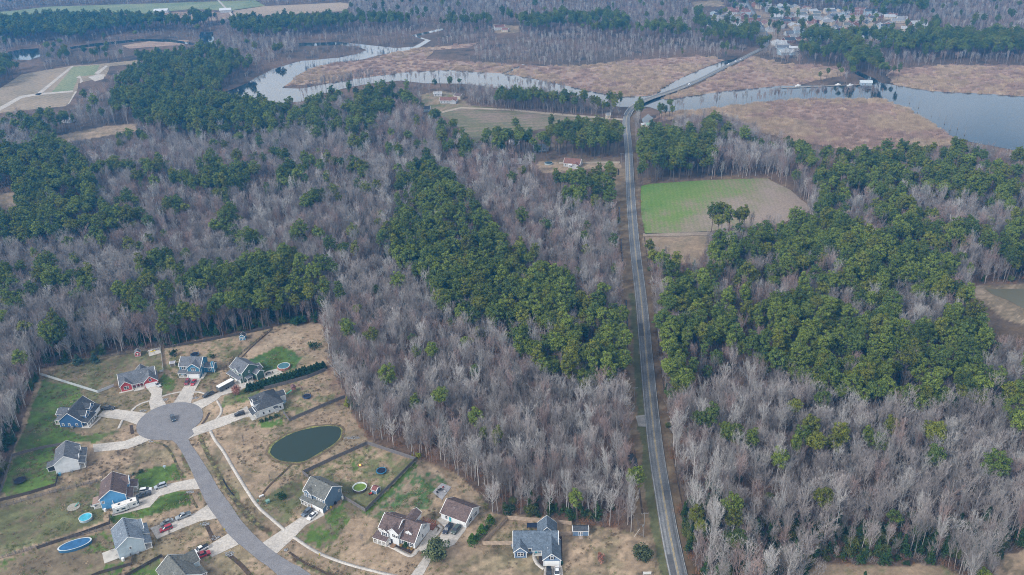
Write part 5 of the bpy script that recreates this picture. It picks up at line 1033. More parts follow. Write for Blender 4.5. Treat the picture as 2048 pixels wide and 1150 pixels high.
# fire pit, burning
e = empty('fire_pit', (*g((720, 931)), 0), 0, 'small fire burning in a stone ring in the fenced yard', 'fire pit')
for i in range(12):
    a = i*math.pi/6; o = MB().box(-.16, .16, -.12, .12, 0, .28, .03).obj('stone', mat('pit_stone', (0.30, 0.15, 0.10), .9, .3, 3), e); o.location = (.75*math.cos(a), .75*math.sin(a), 0); o.rotation_euler = (0, 0, a+1.57)
fl = MB()
for i in range(7): a = i*.9; fl.tube([(.22*math.cos(a), .22*math.sin(a), .1), (.2*math.cos(a), .2*math.sin(a), .4), (.1*math.cos(a+1), .1*math.sin(a+1), .5+.08*i)], [.13, .09, .01], 5)
fl.obj('flame', mat('flame', (0.8, 0.3, 0.05), emis=(1.6, 0.55, 0.12)), e)
# umbrella, hot tub, patios and furniture
e = empty('patio_umbrella', (*g((566, 812)), 0), 0, 'blue-grey patio umbrella behind the white hipped house', 'umbrella'); MB().tube([(0, 0, 0), (0, 0, 2.6)], .04).obj('pole', METAL, e)
mb = MB()
for i in range(8): a, b_ = i*math.pi/4, (i+1)*math.pi/4; mb.poly([(0, 0, 2.75), (1.9*math.cos(a), 1.9*math.sin(a), 2.2), (1.9*math.cos(b_), 1.9*math.sin(b_), 2.2)])
mb.obj('canopy', mat('canopy_bluegrey', (0.12, 0.18, 0.23), .8), e)
def slab(name, px, m, z=.08): return sheet(name, [g(p) for p in px], z, m, thick=.1)
slab('patio', [(297, 706), (298, 713), (322, 706), (319, 695), (300, 699)], CONC); slab('patio', [(524, 750), (534, 758), (566, 746), (556, 737), (534, 742)], CONC); slab('patio', [(486, 774), (497, 779), (508, 772), (505, 764), (493, 767)], CONC)
slab('gravel_pad', [(865, 984), (884, 966), (903, 974), (884, 1000)], patch_mat('gravel_grey', [(0.3, (0.20, 0.20, 0.22)), (0.7, (0.33, 0.33, 0.35))], .5, 4))
def boxes(name, label, cat, px, ang, lst, mm, part='panel'):
    e = empty(name, (*g(px), .09), math.radians(ang), label, cat)
    for (pn, b_, m) in lst: MB().box(*b_).obj(pn, m, e)
    return e
WPL = mat('white_plastic', (0.6, 0.6, 0.6), .5)
def table_set(px, ang, label, m, chairs=4):
    e = empty('patio_table', (*g(px), .09), math.radians(ang), label, 'table'); MB().box(-.9, .9, -.5, .5, .7, .76).obj('table_top', m, e)
    for x in (-.8, .8):
        for y in (-.4, .4): MB().box(x-.04, x+.04, y-.04, y+.04, 0, .7).obj('leg', m, e)
def chair(px, ang, label, m, group=None):
    e = empty('patio_chair', (*g(px), .09), math.radians(ang), label, 'chair', group); MB().box(-.3, .3, -.3, .3, .38, .46).obj('seat', m, e); MB().box(-.3, .3, .25, .33, .46, 1.0).obj('backrest', m, e)
    for x in (-.26, .26):
        for y in (-.26, .26): MB().box(x-.03, x+.03, y-.03, y+.03, 0, .38).obj('leg', m, e)
table_set((494, 770), 40, 'white patio table beside the green house', WPL); table_set((538, 748), 20, 'dark patio table on the terrace behind the green house', BLACKP); table_set((880, 982), 40, 'dark table on the grey gravel pad behind the brown-roofed house', BLACKP)
for i, (p, a, m, l) in enumerate([((490, 773), 20, WPL, 'white chair at the green house patio'), ((500, 768), 200, WPL, 'second white chair by the green house wall'), ((533, 751), 20, BLACKP, 'dark chair at the left of the green house terrace'), ((545, 746), 200, BLACKP, 'dark chair at the right of the green house terrace'), ((875, 987), 30, BLACKP, 'black chair at the near end of the gravel pad'), ((886, 976), 210, mat('chair_red', (0.3, .05, .05), .6), 'red chair on the gravel pad'), ((890, 985), 120, WPL, 'white chair on the gravel pad')]): chair(p, a, l, m)
def kayak(px, ang, m, label):
    e = empty('kayak', (*g(px), .2), math.radians(ang), label, 'kayak'); loft([(-1.5, .02, .02, .1, .15), (-.9, .3, .25, 0, .28), (0, .38, .3, 0, .3), (.9, .3, .25, 0, .28), (1.5, .02, .02, .1, .15)]).obj('hull', m, e); MB().box(-.4, .4, -.2, .2, .29, .33).obj('cockpit', BLACKP, e)
kayak((301, 702), 25, WPL, 'white kayak on the small patio by the woods'); kayak((306, 703), 30, mat('kayak_yellow', (.6, .45, .02), .4), 'yellow kayak on the small patio by the woods'); kayak((314, 700), 20, mat('kayak_grey', (.2, .19, .22), .4), 'grey kayak on the small patio by the woods')
def trash(px, m, label, cat='trash bin'):
    e = empty('wheelie_bin', (*g(px), .08), .3, label, cat); MB().box(-.3, .3, -.35, .35, .05, 1.0, -.04).obj('body', m, e); MB().box(-.33, .33, -.4, .38, 1.01, 1.07).obj('lid', m, e)
trash((1124, 1128), mat('bin_green', (0.02, 0.08, 0.06), .5), 'green wheelie bin at the right wall of the steel blue bungalow'); trash((641, 1023), BLACKP, 'black bin beside the slate blue house garage'); trash((758, 1074), BLACKP, 'black bin at the porch end of the brown-roofed house')
boxes('transformer_box', 'green utility cabinet beside the sidewalk', 'utility box', (536, 1005), 35, [('body', (-.7, .7, -.6, .6, 0, 1.0), mat('cab_green', (0.12, 0.22, 0.19), .6)), ('lid', (-.75, .75, -.65, .65, 1.0, 1.08), mat('cab_green2', (0.15, 0.27, 0.23), .6))], None)
boxes('transformer_box', 'small green pedestal box next to the sidewalk edge', 'utility box', (516, 1003), 35, [('body', (-.3, .3, -.3, .3, 0, .8), mat('cab_green', (0, 0, 0)))], None)
boxes('drain_lid', 'white culvert end beside the swale', 'culvert', (523, 993), 40, [('pipe', (-.9, .9, -.35, .35, 0, .5), WPL)], None)
boxes('gate_arm', 'small white gate panel at the bottom edge left of the road', 'gate', (1294, 1150), 0, [('panel', (-1.3, 1.3, -.05, .05, .3, 1.4), WPL), ('post', (-1.4, -1.28, -.06, .06, 0, 1.5), WPL), ('post', (1.28, 1.4, -.06, .06, 0, 1.5), WPL)], None)
boxes('wagon', 'red ride-on toy tractor near the small blue barn shed', 'toy tractor', (741, 989), 20, [('body', (-.6, .6, -.3, .3, .3, .7), mat('toy_red', (.5, .04, .02), .4)), ('seat', (-.5, -.1, -.2, .2, .71, .9), BLACKP)]+[('wheel', (x-.2, x+.2, y-.08, y+.08, 0, .4), RUBBER) for x in (-.45, .45) for y in (-.38, .38)], None)
boxes('lawn_mower', 'dark riding mower beside the patio of the sky blue house', 'mower', (187, 1014), 10, [('body', (-.8, .8, -.4, .4, .2, .8), WPL), ('seat', (-.5, -.1, -.25, .25, .8, 1.2), BLACKP), ('hood', (.1, .8, -.3, .3, .81, 1.0), BLACKP)], None)
boxes('pallet_stack', 'orange firewood pallet near the slate blue house porch', 'pallet', (627, 1015), 30, [('plank', (-.8+i*.32, -.55+i*.32, -.6, .6, .1, .2), mat('pallet_orange', (.45, .22, .09), .9)) for i in range(5)], None)
boxes('swing_frame', 'grey metal frame against the woods behind the teal house', 'frame', (351, 696), 30, [('bar', (-1.4, 1.4, -.05, .05, 1.9, 2.0), METAL), ('leg', (-1.4, -1.3, -.8, .8, 0, .1), METAL), ('leg', (1.3, 1.4, -.8, .8, 0, .1), METAL), ('upright', (-1.4, -1.3, -.05, .05, 0, 1.9), METAL), ('upright', (1.3, 1.4, -.05, .05, 0, 1.9), METAL)], None)
boxes('mailbox', 'mailbox post on the bright green front lawn of the sky blue house', 'mailbox', (330, 938), 0, [('post', (-.06, .06, -.06, .06, 0, 1.0), WPL), ('box', (-.5, .5, -.35, .35, 1.0, 1.5), mat('box_blue', (.3, .38, .45), .5))], None)
def hydrant(px, label):
    e = empty('fire_hydrant', (*g(px), 0), 0, label, 'hydrant'); m = mat('hydrant_yellow', (.55, .42, .03), .5); MB().cyl(0, 0, 0, .7, .16, .14).obj('barrel', m, e); MB().tube([(-.28, 0, .45), (.28, 0, .45)], .08).obj('nozzle', m, e); MB().cyl(0, 0, .7, .88, .17, .04).obj('cap', m, e)
hydrant((449, 1060), 'yellow fire hydrant on the inside of the street bend'); hydrant((639, 1110), 'yellow hydrant on the verge below the sidewalk')
# utility poles
PW = mat('pole_wood', (0.20, 0.19, 0.185), .9)
def upole(px, label, ht=11.5, tr=True):
    e = empty('utility_pole', (*g(px), 0), .1, label, 'utility pole'); MB().cyl(0, 0, 0, ht, .17, .11, 8).obj('pole', PW, e); MB().box(-1.3, 1.3, -.06, .06, ht-.7, ht-.55).obj('crossarm', PW, e)
    for x in (-1.2, -.5, .5, 1.2): MB().cyl(x, 0, ht-.55, ht-.25, .06).obj('insulator', METAL, e)
    MB().tube([(-1.25, 0, ht-.5), (-.6, 0, ht-1.3), (0, 0, ht-1.9)], .02, 4).obj('brace', METAL, e)
    if tr: MB().cyl(-.35, 0, ht*.42, ht*.42+.9, .25).obj('transformer', METAL, e)
    return e
upole((1287, 1074), 'wooden utility pole with crossarm at the lawn corner beside the road'); upole((1268, 815), 'utility pole rising from roadside brush left of the road', 11, False); upole((1243, 330), 'utility pole by the drive of the brown-roofed farm house', 10, False); upole((1238, 242), 'utility pole beside the little grey shed by the river bridge', 10, False)
upole((1280, 650), 'utility pole in the brush beside the bare trees halfway up the road', 10, False)
e = empty('guy_marker', (*g((1268, 1074)), 0), 0, 'thin white guy wire marker left of the utility pole', 'marker'); MB().tube([(0, 0, 0), (2.0, .3, 3.6)], .05, 5).obj('sleeve', WPL, e)
# rip-rap: loose grey stones at the culverts
rockm = mat('riprap', (0.27, 0.28, 0.30), .9, .3, 2)
def rocks(px, rx, ry, n, label, ang=0.0):
    random.seed(int(px[0])); e = empty('rock_pile', (*g(px), 0), ang, label, 'rock pile'); mb = MB()
    for i in range(n):
        a = random.random()*6.28; r = math.sqrt(random.random()); x, y = rx*r*math.cos(a), ry*r*math.sin(a); s_ = .12+.2*random.random(); z = .05+.2*(1-r)
        c = [(x+s_*dx*random.uniform(.7, 1.2), y+s_*dy*random.uniform(.7, 1.2), z+s_*dz*random.uniform(.6, 1)) for dx, dy, dz in ((1, 0, 0), (0, 1, 0), (-1, 0, 0), (0, -1, 0), (0, 0, 1), (0, 0, -1))]
        k = len(mb.v); mb.v += c
        for f in ((0, 1, 4), (1, 2, 4), (2, 3, 4), (3, 0, 4), (1, 0, 5), (2, 1, 5), (3, 2, 5), (0, 3, 5)): mb.f.append(tuple(k+q_ for q_ in f))
    tag(mb.obj('rocks', rockm, e), kind='stuff')
for a in [((302, 883), .9, .7, 26, 'grey rocks where the porch house drive meets the street'), ((381, 984), 1.6, .7, 40, 'pale rocks at the culvert end of the sky blue house drive'), ((410, 1048), 1.9, .9, 50, 'blue-grey rocks beside the pale blue house drive'), ((458, 1108), 2.0, 1.2, 60, 'grey rocks heaped at the culvert near the bottom street bend'), ((572, 1100), .8, .6, 22, 'few grey rocks at the swale head below the concrete drive'), ((391, 796), 1.4, 1.0, 36, 'rocks between the two drives above the turning circle'), ((286, 822), 1.6, .9, 36, 'rocks left of the turning circle by the red house drive'), ((704, 876), 3.6, 1.0, 90, 'pale riprap spilling from the right end of the pond'), ((430, 1075), 1.6, 1.2, 40, 'scattered rocks in the brown ditch beside the driveway'), ((331, 799), 1.4, .9, 34, 'rocks right of the red house drive')]: rocks(*a)

# ------------------------------------------------------------------ far buildings
def simple_house(px, wd, dp, ht, ang, wm_, rm_, label, cat='house', group=None, pitch=.5, wing=False, name='far_house'):
    h = House(name, g(px), ang, wm_, rm_, label, cat, group)
    def blk(x0, x1, y0, y1, z, ax):
        mb = MB(); 
        if ax == 'x': hh = (y1-y0)/2*pitch; ym = (y0+y1)/2; mb.prism([(y0, 0), (y1, 0), (y1, z), (ym, z+hh), (y0, z)], 'x', x0, x1)
        else: hh = (x1-x0)/2*pitch; xm = (x0+x1)/2; mb.prism([(x0, 0), (x1, 0), (x1, z), (xm, z+hh), (x0, z)], 'y', y0, y1)
        mb.obj('wall', wm_, h.e); h.roof(x0, x1, y0, y1, z, ax, pitch, .4)
    blk(0, wd, 0, dp, ht, 'x')
    if wing: blk(wd*.6, wd*.95, -dp*.35, dp*.5, ht-.1, 'y')
    for u in np.arange(1.5, wd-1, 3.2): h.win('f', u, .9, 0, .9, 1.2)
    return h
FW_ = siding('far_white', (0.42, 0.43, 0.45)); FB = siding('far_brick', (0.22, 0.11, 0.09)); FT = siding('far_tan', (0.45, 0.38, 0.30)); FBL = siding('far_blue', (0.30, 0.38, 0.45)); FRM = mat('metal_roof', (0.48, 0.50, 0.52), .5)
RL = shingle('shingle_light', (0.20, 0.20, 0.21)); RRB = shingle('shingle_redbrown', (0.17, 0.09, 0.075)); RW = shingle('shingle_white', (0.30, 0.31, 0.33))
h = simple_house((1127, 333), 13, 10, 2.9, -18, FW_, RRB, 'brown-roofed farm house with white porch roof at the end of the dirt drive', wing=True, name='farm_house'); h.lean(4.5, 8.5, -2.2, 0, 2.4, 2.9, 'f', rm=FRM, posts=2)
simple_house((880, 207), 17, 9, 3, -4, FW_, RRB, 'long red-brown roofed house in the farmyard near the river', wing=True, name='farm_house'); simple_house((868, 193), 8, 6, 2.8, 0, FW_, RW, 'pale-roofed outbuilding left of the farmyard house', 'barn', name='barn')
simple_house((908, 197), 8, 7, 3.2, -35, FT, R_BROWN, 'tan gabled outbuilding right of the farmyard house', 'barn', name='barn'); simple_house((838, 224), 11, 7, 2.6, 5, FBL, R_DARK, 'dark-roofed shed among trees at the left edge of the farmyard', 'barn', name='barn')
simple_house((1068, 304), 12, 8, 3.2, 5, FBL, R_STEEL, 'blue-grey house under the big roadside pines', name='farm_house'); simple_house((1020, 290), 8, 6, 2.6, 5, FW_, RW, 'small white building in the trees left of the blue-grey house', 'barn', name='barn')
simple_house((948, 303), 9, 6, 2.6, 5, FT, RL, 'grey-roofed cabin half hidden in bare trees', 'cabin', name='cabin'); simple_house((1213, 238), 3.6, 3.6, 3.6, 8, FT, RL, 'little grey shed by the track near the river bridge', 'shed', pitch=.9, name='shed')
simple_house((1024, 329), 14, 6, 2.4, 5, FW_, RL, 'long pale-roofed shed in bare trees left of the dirt drive', 'shed', name='shed')
simple_house((1293, 256), 8, 5.5, 2.5, 5, FT, shingle('shingle_mint', (0.20, 0.30, 0.24)), 'pale green roofed cottage right of the road by the small creek', 'cottage', name='cottage'); simple_house((1284, 254), 3.2, 3, 2.2, 20, FT, FRM, 'white metal-roofed shed beside the green-roofed cottage', 'shed', name='shed')
simple_house((1721, 171), 11, 8, 3.0, -12, FBL, mat('boathouse_roof', (0.40, 0.45, 0.48), .6), 'pale boathouse at the water edge on the right', 'boathouse', pitch=.35, name='boathouse')
simple_house((990, 61), 14, 10, 4, 10, FW_, RRB, 'lone white house in a clearing beyond the scrub', name='far_house'); simple_house((1003, 64), 9, 8, 3, -15, FT, RRB, 'tan wing building next to the lone white house', name='far_house')
simple_house((308, 27), 22, 10, 4, 4, FW_, FRM, 'long white farm building below the green field', 'barn', name='barn'); simple_house((440, 26), 18, 10, 4, 10, FW_, FRM, 'white farm shed near the top left farmstead trees', 'barn', name='barn'); simple_house((120, 245), 12, 8, 3, -20, FW_, RL, 'pale house hidden in the trees near the left fields', name='far_house'); simple_house((42, 246), 12, 8, 3, 20, FBL, RL, 'pale-roofed house in bare trees left of the brown clearing', name='far_house')
def round_tank(px, r, ht, label):
    e = empty('stock_pool', (*g(px), 0), 0, label, 'pool'); MB().cyl(0, 0, 0, ht, r, k=20).obj('wall', mat('pool_wall_pale', (0.3, 0.4, 0.45)), e); MB().cyl(0, 0, ht, ht+.03, r*.95, k=20).obj('water', mat('pool_dark', (0.02, 0.05, 0.07), .2), e)
round_tank((1097, 328), 3.2, 1.1, 'round pool left of the brown-roofed farm house')
random.seed(5); tp = []
TC = [(FW_, 'white'), (FT, 'tan'), (FB, 'brick'), (FBL, 'pale blue')]; TR = [(RL, 'light grey'), (RL, 'light grey'), (RW, 'pale'), (R_GREY, 'grey'), (R_GREEN, 'greenish grey'), (RRB, 'reddish brown'), (R_DARK, 'dark')]
tries = 0
while len(tp) < 180 and tries < 9000:
    tries += 1; p = (random.uniform(1395, 1880), random.uniform(10, 118))
    if not inpoly(TOWN, p[0], p[1]): continue
    q_ = g(p); 
    if abs(float(road_side(np.array([q_[0]]), np.array([q_[1]]))[0])) < 12: continue
    if any(math.hypot(q_[0]-a[0], q_[1]-a[1]) < 17.5 for a in tp): continue
    tp.append(q_); wm_, wn_ = random.choice(TC); rm_, rn_ = random.choice(TR)
    zone = 'west of town road' if p[0] < 1525 else ('by the town road' if p[0] < 1600 else ('mid town' if p[0] < 1740 else 'right end of town')); fr = 'far' if p[1] < 42 else 'near'
    wd_ = random.uniform(10, 18); wg = random.random() < .4
    simple_house(p, wd_, random.uniform(8, 11), random.choice((2.9, 3.1, 5.4)), random.choice((0, 90, 10, -15, 60))+random.uniform(-6, 6), wm_, rm_, f'{"large" if wd_ > 14.5 else "small"} {wn_} house with {rn_} roof{" and wing" if wg else ""}, {fr} side, {zone}', group='houses of the far town', wing=wg, name='town_house')
simple_house((1572, 102), 16, 8, 3.6, 0, FW_, FRM, 'bright white long building by the causeway end', 'building', pitch=.2, name='shop_building'); simple_house((1552, 92), 8, 8, 4.5, 40, FW_, RW, 'white gabled house at the causeway end of the town', name='town_house')
# boats and docks at the boathouse shore
for i, (p, l) in enumerate([((1596, 173), 'white motor boat moored left of the boathouse'), ((1700, 172), 'white boat nearest the boathouse'), ((1676, 171), 'small white boat at the right riverbank')]):
    e = empty('motor_boat', (*g(p), .15), .3, l, 'boat'); loft([(-3.2, 1.1, 1.2, 0, .9), (0, 1.2, 1.3, 0, 1.0), (2, .9, 1.0, .1, 1.15), (3.4, .05, .05, .7, 1.25)]).obj('hull', WPL, e); MB().box(-1.2, .8, -.8, .8, 1.0, 2.1, .15).obj('cabin', WPL, e)
e = empty('dock', (*g((1650, 173)), 0), 0.05, 'long low dock along the right riverbank', 'dock')
for i in range(30): MB().box(-45+i*3, -42.1+i*3, -1, 1, .5, .7).obj('plank', mat('dock_wood', (0.25, 0.22, 0.19), .9), e)
# ------------------------------------------------------------------ plants
rng = np.random.default_rng(7)
def leaf_quads(C, N, size):
    """small square leaves: centres C, normals N"""
    n = len(C); r = rng.normal(size=(n, 3)); u = np.cross(N, r); u /= np.linalg.norm(u, axis=1)[:, None]+1e-9; v = np.cross(N, u)
    s = (size*rng.uniform(.7, 1.25, n))[:, None]/2; w_ = s*rng.uniform(.6, 1.0, (n, 1))
    V = np.stack([C-u*s-v*w_, C+u*s-v*w_, C+u*s+v*w_, C-u*s+v*w_], 1).reshape(-1, 3)
    return V, np.arange(4*n).reshape(n, 4)
def puff(cs, rs, rz, n, size, up=.35):
    """leaf clumps: cs centres, rs radii"""
    Cs = []; Ns = []
    for c, r in zip(cs, rs):
        d = rng.normal(size=(n, 3)); d[:, 2] += up; d /= np.linalg.norm(d, axis=1)[:, None]
        k = rng.uniform(.72, 1.06, (n, 1)); p = np.array(c)+d*np.array([r, r, r*rz])*k
        nn = d+rng.normal(size=(n, 3))*.55; nn /= np.linalg.norm(nn, axis=1)[:, None]; Cs.append(p); Ns.append(nn)
    return leaf_quads(np.concatenate(Cs), np.concatenate(Ns), size)
def tubes(segs, k=3):
    """segs: (p0, p1, r0, r1) -> vertices, quads"""
    if not len(segs): return np.zeros((0, 3)), np.zeros((0, 4), int)
    p0 = np.array([s[0] for s in segs], float); p1 = np.array([s[1] for s in segs], float); r0 = np.array([s[2] for s in segs]); r1 = np.array([s[3] for s in segs])
    d = p1-p0; d /= np.linalg.norm(d, axis=1)[:, None]+1e-9; ref = np.where(np.abs(d[:, 2:3]) > .9, [[1., 0, 0]], [[0, 0, 1.]]); u = np.cross(d, ref); u /= np.linalg.norm(u, axis=1)[:, None]+1e-9; v = np.cross(d, u)
    n = len(segs); V = []
    for (p, r) in ((p0, r0), (p1, r1)):
        for j in range(k): a = 2*math.pi*j/k; V.append(p+(u*math.cos(a)+v*math.sin(a))*r[:, None])
    V = np.stack(V, 1).reshape(-1, 3); base = (np.arange(n)*2*k)[:, None]
    Fq = np.concatenate([np.concatenate([base+j, base+(j+1) % k, base+k+(j+1) % k, base+k+j], 1) for j in range(k)]); return V, Fq
def twigs(P0, P1, w0):
    n = len(P0); d = P1-P0; r = rng.normal(size=(n, 3)); s = np.cross(d, r); s /= np.linalg.norm(s, axis=1)[:, None]+1e-9; s *= np.asarray(w0).reshape(-1, 1)/2
    V = np.stack([P0-s, P0+s, P1], 1).reshape(-1, 3); return V, np.arange(3*n).reshape(n, 3)
def pine_geo(shape):
    H, cr, cz, rz, lean_, nb = {'rounded': (20, 2.9, 15.2, 4.4, .3, 52), 'flat-topped': (19, 3.4, 15.8, 3.0, .5, 50), 'narrow': (22, 2.1, 16.4, 5.2, .2, 46), 'broad': (21, 3.7, 15.8, 4.5, .4, 70), 'lopsided': (20, 3.0, 15.2, 4.3, 1.4, 50)}[shape]
    cs = []; rs = []; segs = [((0, 0, 0), (lean_*.3, 0, 7), .26, .21), ((lean_*.3, 0, 7), (lean_*.7, .1, 13), .21, .14), ((lean_*.7, .1, 13), (lean_, 0, H-1.2), .14, .04)]
    while len(cs) < nb:
        d = rng.normal(size=3); d /= np.linalg.norm(d); k = rng.uniform(.35, 1)**.5
        p = np.array([lean_, 0, cz])+d*np.array([cr, cr, rz])*k*rng.uniform(.82, 1.1)
        if p[2] < cz and math.hypot(p[0], p[1]) < cr*.35: continue
        if p[2] > H: p[2] = H-.3
        cs.append(p); rs.append(rng.uniform(.65, 1.2)*(1 if p[2] < H-2 else .85)); zb = max(8.5, p[2]-1.5-.35*math.hypot(p[0], p[1])); segs.append(((lean_*zb/H, 0, zb), tuple(p-np.array([0, 0, .3])), .07, .03))
    for z in (8.5, 9.8, 10.6, 11.4):
        a = rng.uniform(0, 6.28); segs.append(((lean_*.4, 0, z), (1.6*math.cos(a), 1.6*math.sin(a), z+.3), .05, .015))
    return tubes(segs, 5), puff(cs, rs, .66, 56, .34)
def bare_geo(kind):
    """leafless hardwood: trunk, limbs, branches, twigs"""
    H, z0, spread, up, nl, R_ = {'vase': (20, 6.5, 5.2, 1.15, 24, .20), 'narrow': (22, 8.0, 3.8, 1.6, 22, .18), 'wide': (17, 4.2, 5.8, .85, 28, .25), 'forked': (19, 5.0, 5.0, 1.05, 28, .22), 'tall': (23, 10.0, 4.2, 1.45, 22, .19), 'small': (13, 3.5, 3.0, 1.1, 20, .13)}[kind]
    segs = []; T0 = []; T1 = []; W = []; trunks = []
    tops = [(0, 0)] if kind != 'forked' else [(1.8, .6), (-1.6, -.5)]
    for (tx, ty) in tops:
        p = np.zeros(3); n = 7; pts = [p]
        for i in range(1, n+1):
            f = i/n; q_ = np.array([tx*max(0, f-.2)/.8+rng.normal()*.14*f*2, ty*max(0, f-.2)/.8+rng.normal()*.14*f*2, H*.96*f]); pts.append(q_)
        rr = [R_*(1-.86*i/n) for i in range(n+1)]; trunks += [(pts[i], pts[i+1], rr[i], rr[i+1]) for i in range(n)]
        for l in range(nl//len(tops)):
            f = z0/H+(.80-z0/H)*((l+rng.random())/(nl//len(tops)))**.85; i = min(n-1, int(f*n/.96)); t_ = min(1, f*n/.96-i); b0 = pts[i]*(1-t_)+pts[i+1]*t_
            az = rng.uniform(0, 6.28); k_ = rng.uniform(.30, 1.0); rad = spread*k_*(1.1-.55*f); zt = max(b0[2]+1.6, min(H, b0[2]+rad*up*rng.uniform(.9, 1.5)+(H-b0[2])*.25*rng.random())); r_ = max(.045, rr[i]*.50)
            o_ = np.array([math.cos(az), math.sin(az), 0]); tip = b0+o_*rad; tip[2] = zt; ctl = b0+o_*rad*.62+np.array([0, 0, (zt-b0[2])*.34])+rng.normal(size=3)*.25
            cv = [b0*(1-q_)**2+ctl*2*q_*(1-q_)+tip*q_*q_ for q_ in (0, .33, .66, 1)]
            for j in range(3): segs.append((cv[j], cv[j+1], r_*(1-.27*j), r_*(.73-.27*j)+.01))
            L = np.linalg.norm(tip-b0)
            for b_ in range(9):
                q_ = rng.uniform(.22, 1); j = min(2, int(q_*3)); tt = q_*3-j; s0 = cv[j]*(1-tt)+cv[j+1]*tt; tg = cv[j+1]-cv[j]; tg /= np.linalg.norm(tg)+1e-6
                dd = tg+rng.normal(size=3)*.42; dd[2] += .35; dd /= np.linalg.norm(dd); bl = rng.uniform(.9, 2.3)*(.75+.1*L/3); s1 = s0+dd*bl
                segs.append((s0, s1, max(.028, r_*.40), .014))
                for t2 in range(5):
                    q0 = s0+(s1-s0)*rng.uniform(.2, 1); dt = dd+rng.normal(size=3)*.38; dt[2] += .15; dt /= np.linalg.norm(dt); T0.append(q0); T1.append(q0+dt*rng.uniform(.5, 1.3)); W.append(rng.uniform(.035, .06))
    tv, tf = tubes(trunks, 6); lv, lf = tubes(segs, 3); wv_, wf = twigs(np.array(T0), np.array(T1), W)
    return (tv, tf), (lv, lf), (wv_, wf)
def blob_geo(kind):
    if kind == 'cone': H, n = 3.2, 30; cs = [(0.55*(1-i/n)*math.cos(i*2.4), 0.55*(1-i/n)*math.sin(i*2.4), .35+i*.095) for i in range(n)]; rs = [.55*(1-i/n*.75) for i in range(n)]; return puff(cs, rs, 1.0, 26, .20)
    if kind == 'round': cs = [tuple(np.array([0, 0, 1.0])+rng.normal(size=3)*[.8, .8, .45]) for i in range(22)]; return puff(cs, [.6]*22, .9, 30, .24)
    if kind == 'bigbush': cs = [tuple(np.array([0, 0, 1.7])+(lambda d: d/np.linalg.norm(d)*[1.9, 1.9, 1.25])(rng.normal(size=3))*rng.uniform(.5, 1)) for i in range(46)]; return puff(cs, [.75]*46, .9, 40, .26)
    if kind == 'cedar': cs = [(rng.normal()*.9*(1-i/44)*1.0, rng.normal()*.9*(1-i/44), .8+i*.16) for i in range(44)]; return puff(cs, [.95*(1-i/60) for i in range(44)], .8, 30, .36)
def brush_geo(seed_h, n=150, wd=.035):
    T0 = []; T1 = []
    for i in range(26):
        a = rng.uniform(0, 6.28); r = rng.uniform(0, 1.3); b0 = np.array([r*math.cos(a), r*math.sin(a), 0]); d = np.array([math.cos(a)*.4, math.sin(a)*.4, 1])+rng.normal(size=3)*.25; d /= np.linalg.norm(d); L = seed_h*rng.uniform(.5, 1.1); T0.append(b0); T1.append(b0+d*L)
        for j in range(n//26): q0 = b0+d*L*rng.uniform(.2, .95); dt = d+rng.normal(size=3)*.7; dt /= np.linalg.norm(dt); T0.append(q0); T1.append(q0+dt*L*rng.uniform(.2, .4))
    return twigs(np.array(T0), np.array(T1), np.full(len(T0), wd*1.6))
PB = mat('pine_bark', (0.13, 0.10, 0.085), .95, .2, 3)
PT = {'mid green': foliage_mat('needles_mid', (0.074, 0.104, 0.017), (0.160, 0.198, 0.036)), 'dark green': foliage_mat('needles_dark', (0.050, 0.078, 0.017), (0.104, 0.140, 0.031)), 'yellow-green': foliage_mat('needles_light', (0.085, 0.100, 0.014), (0.165, 0.175, 0.030))}
BT = {'lavender-grey': foliage_mat('bark_lavender', (0.245, 0.220, 0.215), (0.375, 0.340, 0.328), .9), 'silvery': foliage_mat('bark_silver', (0.33, 0.318, 0.312), (0.47, 0.452, 0.442), .9), 'reddish-brown': foliage_mat('bark_red', (0.235, 0.175, 0.160), (0.345, 0.26, 0.24), .9), 'dusky-grey': foliage_mat('bark_dusky', (0.165, 0.15, 0.145), (0.26, 0.238, 0.228), .9)}
SHAPES = ['rounded', 'flat-topped', 'narrow', 'broad', 'lopsided']; KINDS = ['vase', 'narrow', 'wide', 'forked', 'tall', 'small']
PINE = {}; BARE = {}
def off(F, n): return np.asarray(F)+n
psrc = []; bsrc = []
def src(name, me): return bpy.data.objects.new(name, me)
for i, sh in enumerate(SHAPES):
    (tv, tf), (cv, cf) = pine_geo(sh); tm = np_mesh('trunk', tv, [tf], [PB])
    for j, (tn, m_) in enumerate(PT.items()):
        cm = np_mesh('crown', cv, [cf], [m_]); whole = np_mesh('pine', np.concatenate([tv, cv]), [tf, off(cf, len(tv))], [PB, m_], [0, 1]); PINE[(sh, tn)] = (tm, cm, len(psrc)); psrc.append(src('pine_variety_%02d' % len(psrc), whole))
for i, kd in enumerate(KINDS):
    (tv, tf), (lv, lf), (wv_, wf) = bare_geo(kd)
    for j, (tn, m_) in enumerate(BT.items()):
        tm = np_mesh('trunk', tv, [tf], [m_]); cm = np_mesh('crown', np.concatenate([lv, wv_]), [lf, off(wf, len(lv))], [m_]); whole = np_mesh('bare', np.concatenate([tv, lv, wv_]), [tf, off(lf, len(tv)), off(wf, len(tv)+len(lv))], [m_]); BARE[(kd, tn)] = (tm, cm, len(bsrc)); bsrc.append(src('bare_variety_%02d' % len(bsrc), whole))
